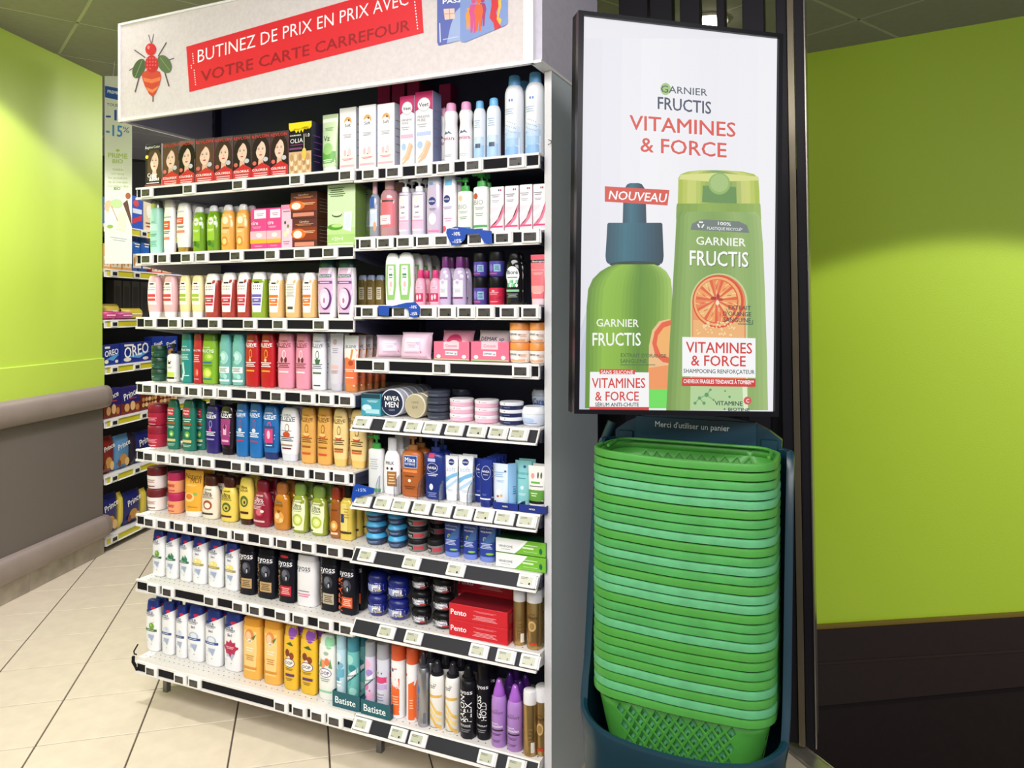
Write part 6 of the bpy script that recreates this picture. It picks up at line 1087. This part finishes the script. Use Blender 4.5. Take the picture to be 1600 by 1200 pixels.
it += [('p', [(1066, 526.5), (1180.5, 528.5), (1180.5, 590.5), (1066, 588)], 'fafafa'), ('p', [(1066, 590), (1180.5, 592), (1180.5, 604.5), (1065.5, 603)], 'd22c28'),
       ('t', 'VITAMINES', (1072, 550.5), (1175, 552.5), 17.5, 'd6302c', .013), ('t', '& FORCE', (1080, 571), (1165, 572.5), 17, 'd6302c', .013), ('t', 'SHAMPOOING RENFORÇATEUR', (1068, 582.5), (1179, 584.5), 6.6, '2b4046', .013), ('t', 'CHEVEUX FRAGILES TENDANCE À TOMBER**', (1068, 598.5), (1178, 600.5), 6.4, 'ffffff', .02)]
it += [('t', 'VITAMINE', (1117, 633), (1160, 634), 7, '2b4046', .02), ('e', 1168, 626, 6, 6.2, 'd84a4a'), ('t', 'C', (1166, 629), (1170.5, 629), 6, 'ffffff', .013), ('t', '+ BIOTINE', (1129, 643.5), (1170, 644.5), 6.4, '2b4046', .02)][:3] + [('t', '+ BIOTINE', (1130, 641.5), (1171, 642.5), 4.8, '2b4046', .02)]
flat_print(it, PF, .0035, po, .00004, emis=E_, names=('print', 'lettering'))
# ================================================================ BASKET STAND AND BASKETS
BF = Frame((.1856, 1.944), G.ang)                 # left front corner of the rims; x along, y away
BW, BD = .450, .242
bx, by = BW / 2, BD / 2 + .006
cx0, cy0 = BF.world(bx, by, 0)[:2]
def rr(w, d, r, n=6):
    """rounded rectangle loop, counter-clockwise from the front-right corner, with a slightly bowed front and back"""
    pts = []
    for q, (sx, sy) in enumerate(((1, -1), (1, 1), (-1, 1), (-1, -1))):
        cx, cy = sx * (w / 2 - r), sy * (d / 2 - r); a0 = -math.pi / 2 + q * math.pi / 2
        for k in range(n + 1): a = a0 + math.pi / 2 * k / n; pts.append((cx + r * math.cos(a), cy + r * math.sin(a)))
    return pts
def dense(pts, step=.02):
    out = []
    for i, p in enumerate(pts):
        q = pts[(i + 1) % len(pts)]; L = math.hypot(q[0] - p[0], q[1] - p[1]); n = max(1, int(L / step + .5))
        for k in range(n): out.append((p[0] + (q[0] - p[0]) * k / n, p[1] + (q[1] - p[1]) * k / n))
    return out
BH = .205
def ring_at(t, grow=0):   # t: 0 bottom .. 1 top
    w, d, r = BW - .02 - .075 * (1 - t) + grow, BD - .02 - .07 * (1 - t) + grow, .055 + .01 * t
    return rr(w, d, r)
base = dense(rr(1, .62, .14), .02)
m_gs = [mat('46943a', .4, noise=.08, scale=18), mat('47994c', .42, noise=.14, scale=22), mat('58a870', .5, noise=.16, scale=30)]
def per_pt(loop, s):    # point at perimeter fraction s
    L = [0]; n = len(loop)
    for i in range(n): L.append(L[-1] + math.hypot(loop[(i + 1) % n][0] - loop[i][0], loop[(i + 1) % n][1] - loop[i][1]))
    x = (s % 1) * L[-1]
    lo = 0
    while L[lo + 1] < x: lo += 1
    k = (x - L[lo]) / max(L[lo + 1] - L[lo], 1e-9); p, q = loop[lo], loop[(lo + 1) % n]
    return (p[0] + (q[0] - p[0]) * k, p[1] + (q[1] - p[1]) * k)
RC = {}
def surf_pt(s, t):
    k = round(t, 4)
    if k not in RC: RC[k] = ring_at(t)
    x, y = per_pt(RC[k], s); return (x, y, t * BH)
def basket_meshes(m):
    body = MB(); NX, NZ = 60, 12; t0, t1 = .0, .92
    # solid bands and lattice of diamonds
    za, zb_ = .08, .9; rows = 4; cols = 38
    def quad(a, b_, c, d_): body.add([a, b_, c, d_], [(0, 1, 2, 3)], m)
    for i in range(NX * 2):
        s0, s1 = i / NX / 2, (i + 1) / NX / 2
        quad(surf_pt(s0, 0), surf_pt(s1, 0), surf_pt(s1, za), surf_pt(s0, za)); quad(surf_pt(s0, zb_), surf_pt(s1, zb_), surf_pt(s1, 1), surf_pt(s0, 1))
    L = (zb_ - za) / rows; hole = .70
    corner = lambda s: False
    for j in range(rows * 2 + 1):
        for i in range(cols):
            cs = (i + (.5 if j % 2 else 0)) / cols; cz = za + j * L / 2; ds, dz = .5 / cols, L / 2
            P = [(cs - ds, cz), (cs, cz - dz), (cs + ds, cz), (cs, cz + dz)]
            if cz - dz < za - 1e-6: P = [(cs - ds, cz), (cs + ds, cz), (cs, cz + dz)]
            elif cz + dz > zb_ + 1e-6: P = [(cs - ds, cz), (cs, cz - dz), (cs + ds, cz)]
            # solid at the rounded corners
            x, y, _ = surf_pt(cs, .5); solid = abs(abs(x) - (BW / 2 - .045)) < .028 and abs(y) > .06 or len(P) == 3
            if solid or (abs(x) > BW / 2 - .095 and abs(y) > .05): body.add([surf_pt(*p) for p in P], [tuple(range(len(P)))], m); continue
            c_ = (sum(p[0] for p in P) / len(P), sum(p[1] for p in P) / len(P)); I_ = [(c_[0] + (p[0] - c_[0]) * hole, c_[1] + (p[1] - c_[1]) * hole) for p in P]
            n = len(P); body.add([surf_pt(*p) for p in P + I_], [(k, (k + 1) % n, n + (k + 1) % n, n + k) for k in range(n)], m)
    lo = RC[0] if 0 in RC else ring_at(0); body.add([(x, y, 0) for x, y in lo], [tuple(range(len(lo)))], m)
    rim = MB(); A = dense(ring_at(1), .018); n = len(A)
    def off(d_):
        out = []
        for i, p in enumerate(A):
            a, b_ = A[i - 1], A[(i + 1) % n]; tx, ty = b_[0] - a[0], b_[1] - a[1]; l = math.hypot(tx, ty); out.append((p[0] + ty / l * d_, p[1] - tx / l * d_))
        return out
    def sag(p): return -.004 * (p[0] / (BW / 2)) * (1 if p[1] < 0 else .2) - .003 * math.cos(p[0] / BW * math.pi * 2) * (1 if p[1] < 0 else 0)
    sec = [(0, -.004), (.001, .001), (.006, .003), (.0095, .0015), (.011, -.004), (.0105, -.0155), (.0085, -.0155), (.0085, -.004)]
    vs = []
    for o_, z in sec:
        for p, q in zip(A, off(o_)): vs.append((q[0], q[1], BH + z + sag(p)))
    ns = len(sec); rim.add(vs, [(j * n + i, j * n + (i + 1) % n, (j + 1) % ns * n + (i + 1) % n, (j + 1) % ns * n + i) for j in range(ns) for i in range(n)], m)
    bme = body.mesh('basket_body')
    q = bmesh.new(); q.from_mesh(bme); bmesh.ops.remove_doubles(q, verts=q.verts, dist=.0004); q.to_mesh(bme); q.free()
    bme.polygons.foreach_set('use_smooth', [True] * len(bme.polygons)); bme.set_sharp_from_angle(angle=R(35))
    return bme, rim.mesh('rim', True)
BM = [basket_meshes(m) for m in m_gs]
pitch = .0221; zt = .528 - BH + .002
pat = [0, 0, 1, 2, 2, 0, 1, 1, 2, 0, 1, 2, 1, 0, 2, 2, 0, 1, 1, 2, 0, 0, 1, 0, 2, 0, 2, 0, 1, 1]      # bottom to top
NB = 28
random.seed(11)
for i in range(NB):
    me = BM[pat[NB - 1 - i] if i < NB else 0]
    o = empty('shopping_basket', (cx0 + random.uniform(-.0007, .0007), cy0 + random.uniform(-.0007, .0007), zt + pitch * i), BF.ang)
    pos = 'topmost' if i == NB - 1 else 'lowest, lattice side showing' if i == 0 else ('%s up from the lowest' % ORD[i - 1] if i <= 12 else '%s down from the topmost' % ORD[NB - 2 - i] if NB - 2 - i < 12 else '%d below the topmost' % (NB - 1 - i))
    c = ['bright green', 'mid green', 'scuffed grey green'][pat[NB - 1 - i]]
    tag(o, '%s shopping basket, %s in the stack' % (c, pos), 'basket', 'green shopping baskets nested in one stack')
    b_ = link('basket_body', me[0], o)
    if i == 0 or i == NB - 1:
        md = b_.modifiers.new('s', 'SOLIDIFY'); md.thickness = .0022; md.offset = 1
    link('rim', me[1], o)
    if i == NB - 1:
        h = MB(); hp = [(x, y) for x, y in dense(rr(BW - .044, BD - .044, .05), .02)]
        back = sorted([p for p in hp if p[1] > -.02], key=lambda p: math.atan2(p[1] + .02, p[0])); h.tube([(x, y, BH + .001 + .003 * (y > .05)) for x, y in back], .0042, m_gs[0], 8)
        h.build('handle', o, True)
# stand: deep moulded scoop with tall back and sides
sd = empty('basket_stand', (cx0, cy0, 0), BF.ang, 'dark teal moulded plastic stand holding the stack of green baskets', 'stand')
m_td = mat('10323f', .3, noise=.06, scale=7)
SW, SDp = .484, .290
lp = dense(rr(SW, SDp, .085, 8), .015); n = len(lp)
def hgt(p):
    x, y = p; t = (y + SDp / 2) / SDp
    k = max(0, min(1, (t - .22) / .55)); k = k * k * (3 - 2 * k)
    return .445 - .018 * math.cos(x / SW * math.pi) + .03 * abs(x / SW * 2) ** 3 * (1 if t < .3 else 0) + (1.13 - .445) * k ** .8
b = MB(); vs = []; NR = 10
def so(p, d_, i):
    a, b2 = lp[i - 1], lp[(i + 1) % n]; tx, ty = b2[0] - a[0], b2[1] - a[1]; l = math.hypot(tx, ty); return (p[0] + ty / l * d_, p[1] - tx / l * d_)
secs = [(0, 0)] + [(0, k / NR) for k in range(1, NR + 1)]
loops = []
for r in range(NR + 1):
    f_ = r / NR; gl = .010 * f_ if f_ < 1 else .016
    loops.append([(*so(p, gl - .012 * (1 - f_), i), hgt(p) * f_ * .985) for i, p in enumerate(lp)])
loops.append([(*so(p, .014, i), hgt(p)) for i, p in enumerate(lp)]); loops.append([(*so(p, .006, i), hgt(p) + .004) for i, p in enumerate(lp)]); loops.append([(*so(p, -.003, i), hgt(p) - .001) for i, p in enumerate(lp)]); loops.append([(*so(p, -.004, i), hgt(p) - .02) for i, p in enumerate(lp)])
for r in range(NR, -1, -1): f_ = r / NR; loops.append([(*so(p, -.004 - .004 * (1 - f_), i), max(.012, hgt(p) * f_ * .95)) for i, p in enumerate(lp)])
for l_ in loops: vs += l_
b.add(vs, [(j * n + i, j * n + (i + 1) % n, (j + 1) * n + (i + 1) % n, (j + 1) * n + i) for j in range(len(loops) - 1) for i in range(n)] + [tuple(range(n - 1, -1, -1)), tuple(range(len(vs) - n, len(vs)))], m_td)
b.build('shell', sd, True)
# back plate with arched top and raised sign field
yb = SDp / 2 - .012
bp = MB(); arcp = [(-SW / 2 + .03, .9), (SW / 2 - .03, .9), (SW / 2 - .02, 1.150), (SW / 2 - .05, 1.172)] + [(x * (SW / 2 - .05), 1.172 + .032 * (1 - x * x) ** .5) for x in [.8 - .1 * k for k in range(17)]] + [(-SW / 2 + .05, 1.172), (-SW / 2 + .02, 1.150)]
bp.prism(arcp, 'y', yb - .012, yb + .01, m_td); bpo = bp.build('back_plate', sd)
q = MB(); q.box(-.16, .16, yb - .020, yb - .012, 1.125, 1.192, mat('12384a', .35), .004); q.box(-SW / 2 + .03, -.17, yb - .017, yb - .012, 1.10, 1.15, m_td, .002); q.box(.17, SW / 2 - .03, yb - .017, yb - .012, 1.10, 1.15, m_td, .002); q.build('sign_field', sd)
SF = Frame(BF.world(0, 0, 0)[:2], BF.ang)
tb_ = MB(); vs, fs, asp = text_mesh("Merci d'utiliser un panier", .004)
p0, p1 = BF.s_at(1024, by + yb - .02) - bx, BF.s_at(1140, by + yb - .02) - bx
zt_ = BF.loc(1080, 670, by + yb - .02)[2]
tb_.add([(p0 + (p1 - p0) * x, yb - .0212 - l * 2e-5, zt_ + y * (p1 - p0) * 1.12) for x, y, l in vs], fs, mat('dfe6ea', .4)); tb_.build('lettering', sd)
for sx in (-1,):
    b = MB(); b.tube([(sx * (SW / 2 + .004), yb - .02, .35), (sx * (SW / 2 + .006), yb - .02, .8), (sx * (SW / 2 + .004), yb - .02, 1.13), (sx * (SW / 2 - .012), yb - .012, 1.17)], .014, m_td, 12); b.build('side_rail', sd, True)
# ================================================================ BISCUIT SHELVES BEHIND THE LEFT WALL
bg = empty('biscuit_shelving', (WLP[0], WLP[1], 0), wa, 'white supermarket shelving with yellow rails behind the green wall', 'shelving')
ZB = [2.01, 1.733, 1.42, 1.137, .808, .463, .087]
b = MB(); b.box(.01, 2.6, .45, .48, 0, 2.35, mat('26262c', .6)); b.build('back_panel', bg)
b = MB(); b.box(2.58, 2.6, .02, .45, 0, 2.33, W_); b.build('end_panel', bg)
b = MB(); b.box(.01, 1.9, .05, .45, 0, .075, mat('1c1c20', .6)); b.build('plinth', bg)
b = MB(); b.box(.012, .026, .02, .45, 0, 2.33, mat('2c2c30', .6)); b.build('upright', bg)
YEL = mat('d9cf2a', .45)
for z in ZB:
    b = MB(); b.box(.03, 2.57, .0, .45, z - .02, z, W_, .001); s_ = b.build('shelf', bg)
    b = MB(); b.prism([(0, z), (-.012, z), (-.014, z - .008), (-.006, z - .01), (-.008, z - .044), (-.016, z - .05), (0, z - .05)], 'x', .013, 2.57, W_); b.build('price_rail', s_)
    b = MB(); b.box(.035, 2.56, -.0085, -.0075, z - .042, z - .011, YEL); b.build('rail_insert', s_)
nrow = 0
for zi, z in enumerate(ZB):
    for k, s in enumerate((.10, .34 if zi % 2 else .42, .62)):
        o = MB(); o.box(-.035, .035, -.008, 0, -.018, .018, mat('f1f1ef', .35), .001); t = o.build('price_tag'); t.location = WL.world(s, -.009, z - .027); t.rotation_euler = (0, 0, WL.ang)
        q = MB(); q.box(-.022, .022, -.009, -.008, -.011, .011, mat('2c2c2a', .4)); q.build('display', t)
        tag(t, 'price tag on yellow rail, %s from left on the %s biscuit shelf from the top' % (ORD[k], ORD[zi]), 'price tag', 'electronic price tags on the biscuit shelves')
def bpack(s, z, w, h, cols, words, label, cat='biscuit box', soft=False, d=.06, dep=.02, dec=None, name='biscuit_box', rot=0):
    r = empty(name, WL.world(s, dep + d / 2, z + .0005), WL.ang + R(rot), label, cat, 'biscuit packs on the far shelves')
    b = MB()
    if soft:
        nx, nz = 8, 6
        for sg in (-1, 1):
            vs = []
            for j in range(nz + 1):
                for i in range(nx + 1):
                    x = i / nx * 2 - 1; q = j / nz; t = (1 - abs(2 * q - 1) ** 4) * (1 - .3 * abs(x) ** 4) + .02
                    vs.append((x * w / 2 * (1 - .03 * math.sin(q * 9)), sg * d / 2 * t ** .7 * (1 - abs(x) ** 6 * .8), q * h))
            b.add(vs, [(j * (nx + 1) + i, j * (nx + 1) + i + 1, (j + 1) * (nx + 1) + i + 1, (j + 1) * (nx + 1) + i) for j in range(nz) for i in range(nx)], mat(cols[0], .3))
        b.build('wrapper', r, True)
    else:
        b.box(-w / 2, w / 2, -d / 2, d / 2, 0, h, mat(cols[0], .4), .001); b.build('carton', r)
    A, B = decals(dec or [], w, d, h, lambda x, z_: -d / 2 - .0006)
    if A.f: A.build('front_label', r)
    if B.f: B.build('lettering', r)
def bb(u0, u1, vt, zi, cols, dec, label, **kw):
    s0, s1 = WL.s_at(u0, kw.get('dep', .02)), WL.s_at(u1, kw.get('dep', .02)); z = ZB[zi]; h = WL.loc((u0 + u1) / 2, vt, kw.get('dep', .02))[2] - z
    if 'h' in kw: h = kw.pop('h')
    bpack((s0 + s1) / 2, z, s1 - s0, max(.05, h), cols, None, label, dec=dec, **kw)
oreo = [('t', 'OREO', 0, .62, .8, 'ffffff', {'b': .016, 'r': 6}), ('p', [(-.3, .3), (.2, .5), (.45, .5), (.1, .2)], '5aa6e2'), ('e', -.3, .18, .24, .2, 'f2ead8'), ('r', -.25, .88, .3, .1, 'f2e8e0'), ('e', .3, .16, .2, .16, 'e8e2da')]
prince = [('r', 0, .2, 1, .4, '7a2a1c'), ('t', 'Prince', 0, .74, .74, 'ffffff', {'b': .014, 'r': 14}), ('e', -.2, .24, .26, .3, 'e0b070'), ('e', .1, .28, .26, .34, 'f0c488'), ('e', .34, .2, .2, .24, 'c8884a'), ('l', .1, .56, .4, .06, 1, 'e04a3a')]
prince2 = [('t', 'Prince', 0, .72, .8, 'ffffff', {'b': .014, 'r': 12}), ('e', -.05, .3, .5, .3, 'c8924a'), ('e', .2, .2, .3, .24, 'e8c082'), ('e', -.3, .2, .2, .2, '8a4a24')]
choc = [('r', 0, .3, .9, .4, 'e8dcc8')] + [('e', -.3 + .2 * i, .28 + .1 * (i % 2), .2, .26, ['c8924a', 'e0b070'][i % 2]) for i in range(4)] + [('l', 0, .75, .6, .14, 2, 'ffffff')]
# top shelf down
bb(205, 223, 307, 0, ['2c5ac0'], [('e', -.1, .78, .5, .2, 'e04a4a'), ('p', [(-.4, .3), (.4, .45), (.4, .3), (-.4, .15)], 'd83a4a'), ('r', 0, .55, .8, .14, 'e6eef8')], 'blue biscuit box with red band beside the hanging banner')
bb(224, 240, 311, 0, ['e8d8b8'], [('e', 0, .6, .5, .4, 'f6f0e4'), ('l', 0, .2, .6, .2, 2, 'b8503a')], 'cream coloured biscuit box behind the mint bottle')
bb(160.5, 204, 312, 0, ['3a6ac0'], choc, 'blue carton mostly hidden behind the hanging banner')
for i, (a, b_) in enumerate(((161, 172), (173, 190), (191, 206))): bb(a, b_, 381, 1, ['e0a25a'], choc, 'orange cookie box, %s from left at the foot of the hanging banner' % ORD[i])
for i, (a, b_) in enumerate(((207, 221), (222, 236))): bb(a, b_, 370, 1, ['2c6ac0'], choc, 'blue cookie bag, %s of two right of the hanging banner' % ORD[i], soft=True, cat='biscuit bag', name='biscuit_bag')
for i, (a, b_, c) in enumerate(((237, 252, 'd8483a'), (253, 268, 'e06a3a'), (270, 290, '2c4a9a'))): bb(a, b_, 404, 1, [c], choc, ['red', 'orange', 'dark blue'][i] + ' low biscuit box seen under the main shelf', h=.10)
for i, (a, b_, c) in enumerate(((161, 186, 'd84a8c'), (162, 192, 'e8d25a'), (187, 212, 'd85a9a'), (198, 228, 'e2ca3c'))): bb(a, b_, 480, 2, [c], [('l', 0, .5, .6, .3, 1, 'ffffff')], ['pink', 'yellow', 'pink', 'yellow'][i] + ' soft sweet bag lying on the third biscuit shelf, ' + ['at left end', 'behind the left pink one', 'in the middle', 'at right'][i], soft=True, cat='biscuit bag', name='biscuit_bag', h=[.055, .10, .05, .07][i], d=.09, dep=[.01, .12, .01, .03][i])
for i in range(4): bb(178 + i * 14, 190 + i * 14, 430, 2, ['55534f'], [('r', 0, .5, .6, .7, '45433f')], 'grey upright carton, %s from left in the third biscuit shelf' % ORD[i], dep=.25, h=.26)
bb(160.8, 187, 539, 3, ['1d2f86'], oreo, 'small blue cookie box with white word beside the wall edge'); bb(189, 236, 535, 3, ['1c2f88'], oreo, 'wide blue cookie box with white word behind the green jars')
for i, (a, b_) in enumerate(((238, 256), (257, 277))): bb(a, b_, 526, 3, ['1d3a9c'], [('t', 'Finest', 0, .7, .7, 'ffffff', {'b': .02, 'r': 12}), ('e', 0, .3, .5, .3, 'c8924a')], 'blue fine biscuit box, %s of two behind the green jars' % ORD[i])
for i, (a, b_) in enumerate(((161.5, 188), (189, 219))): bb(a, b_, 607 - i * 3, 4, ['2b2470'], prince, 'purple and brown filled biscuit box, %s of two on the fifth biscuit shelf' % ORD[i])
for i, (a, b_) in enumerate(((220, 246), (247, 278))): bb(a, b_, 612 - i * 6, 4, ['6a2418'], [('e', -.35 + .18 * (k % 5), .3 + .3 * (k // 5), .17, .24, ['e2b070', 'f0d0a0', 'c8884a'][k % 3]) for k in range(10)], 'dark red box printed with round biscuits, %s of two' % ORD[i])
for i, (a, b_, c) in enumerate(((160.5, 181, '7a2420'), (182, 205, '5a8ab8'), (206, 214, '2a2030'), (215, 241, '1f2468'))): bb(a, b_, 682 - i * 3, 5, [c], prince2 if i != 2 else [], ['dark red', 'light blue', 'narrow dark', 'navy'][i] + ' biscuit bag on the sixth biscuit shelf', soft=True, cat='biscuit bag', name='biscuit_bag')
for i, (a, b_, c) in enumerate(((160.5, 187, '22266c'), (188, 194, 'd8c24a'), (197, 222, '22266c'), (223, 231, 'd8c24a'))): bb(a, b_, 772 - i * 3, 6, [c], prince2 if i % 2 == 0 else [], ['navy', 'narrow yellow', 'navy', 'narrow yellow'][i] + ' biscuit bag on lowest biscuit shelf, ' + ['left one', 'left one', 'right one', 'right one'][i], soft=True, cat='biscuit bag', name='biscuit_bag')
# hanging banner
HF = Frame((-2.325, 4.40), R(2))
u_l, u_r = HF.s_at(163.5), HF.s_at(206)
hb = empty('hanging_banner', (HF.P[0], HF.P[1], 0), HF.ang, 'long narrow white banner with blue discounts hanging beside the green wall', 'banner')
zt1, zt2 = HF.loc(185, 119)[2], HF.loc(185, 412)[2]
b = MB(); b.box(u_l, u_r, 0, .0015, zt2, zt1, mat('dfe0da', .5)); b.build('sheet', hb)
b = MB(); b.tube([((u_l + u_r) / 2 - .03, .001, zt1), ((u_l + u_r) / 2 - .02, .001, 2.9)], .001, mat('cfd2c8', .5), 5); b.tube([((u_l + u_r) / 2 + .06, .001, zt1), ((u_l + u_r) / 2 + .05, .001, 2.9)], .001, mat('cfd2c8', .5), 5); b.build('cord', hb)
B1 = '2c50b0'
bi = [('p', [(164, 134), (206, 142), (206, 161), (164, 152)], '2450a8'), ('t', 'PREMIER PRIX', (168, 145), (204, 151), 5, 'f0f4fa', .02), ('t', 'TOUS LES', (167, 165), (196, 168), 4.5, '4a5a70', .01), ('t', '-10', (166, 187), (200, 189), 17, B1, .02), ('t', '-15', (166, 211), (191, 214), 18, '3f86d8', .02), ('t', '%', (192, 206), (202, 208), 9, B1, 0),
      ('t', 'PRIME', (169, 246), (199, 248), 8, 'a8c25a', .01), ('t', 'BIO', (176, 255), (192, 255), 6.5, 'a8c25a', .01), ('e', 184, 235, 3, 2, 'a8c25a')]
for i, w_ in enumerate(('Valable', 'sur tous', 'les produits', 'de la marque', 'Carrefour Bio')): bi.append(('t', w_, (184 - len(w_) * 1.25, 266 + i * 6.5), (184 + len(w_) * 1.25, 267 + i * 6.5), 3.6, 'b2c88a', 0))
bi += [('t', 'BIO', (178, 297), (188, 297), 5, '5a9a6a', .02), ('e', 170, 322, 7, 9, 'e0b898'), ('e', 182, 318, 9, 7, 'b6d09a'), ('p', [(166, 345), (172, 322), (184, 330), (178, 360), (167, 358)], 'e4e8e2'), ('p', [(184, 350), (186, 328), (198, 334), (196, 362), (182, 358)], 'cfd4c6'), ('p', [(192, 318), (199, 312), (205, 340), (206, 355), (199, 336)], '5a3a34'), ('e', 200, 306, 4, 5, 'a05a3a'), ('e', 172, 354, 5, 3, '8ab04a'), ('l', (174, 322), (184, 345), 1.5, 'b89a8a'), ('l', (172, 370), (199, 374), .9, 'a9b4c8'), ('l', (176, 374), (196, 377), .9, 'a9b4c8')]
flat_print(bi, HF, -.0005, hb, .0001)
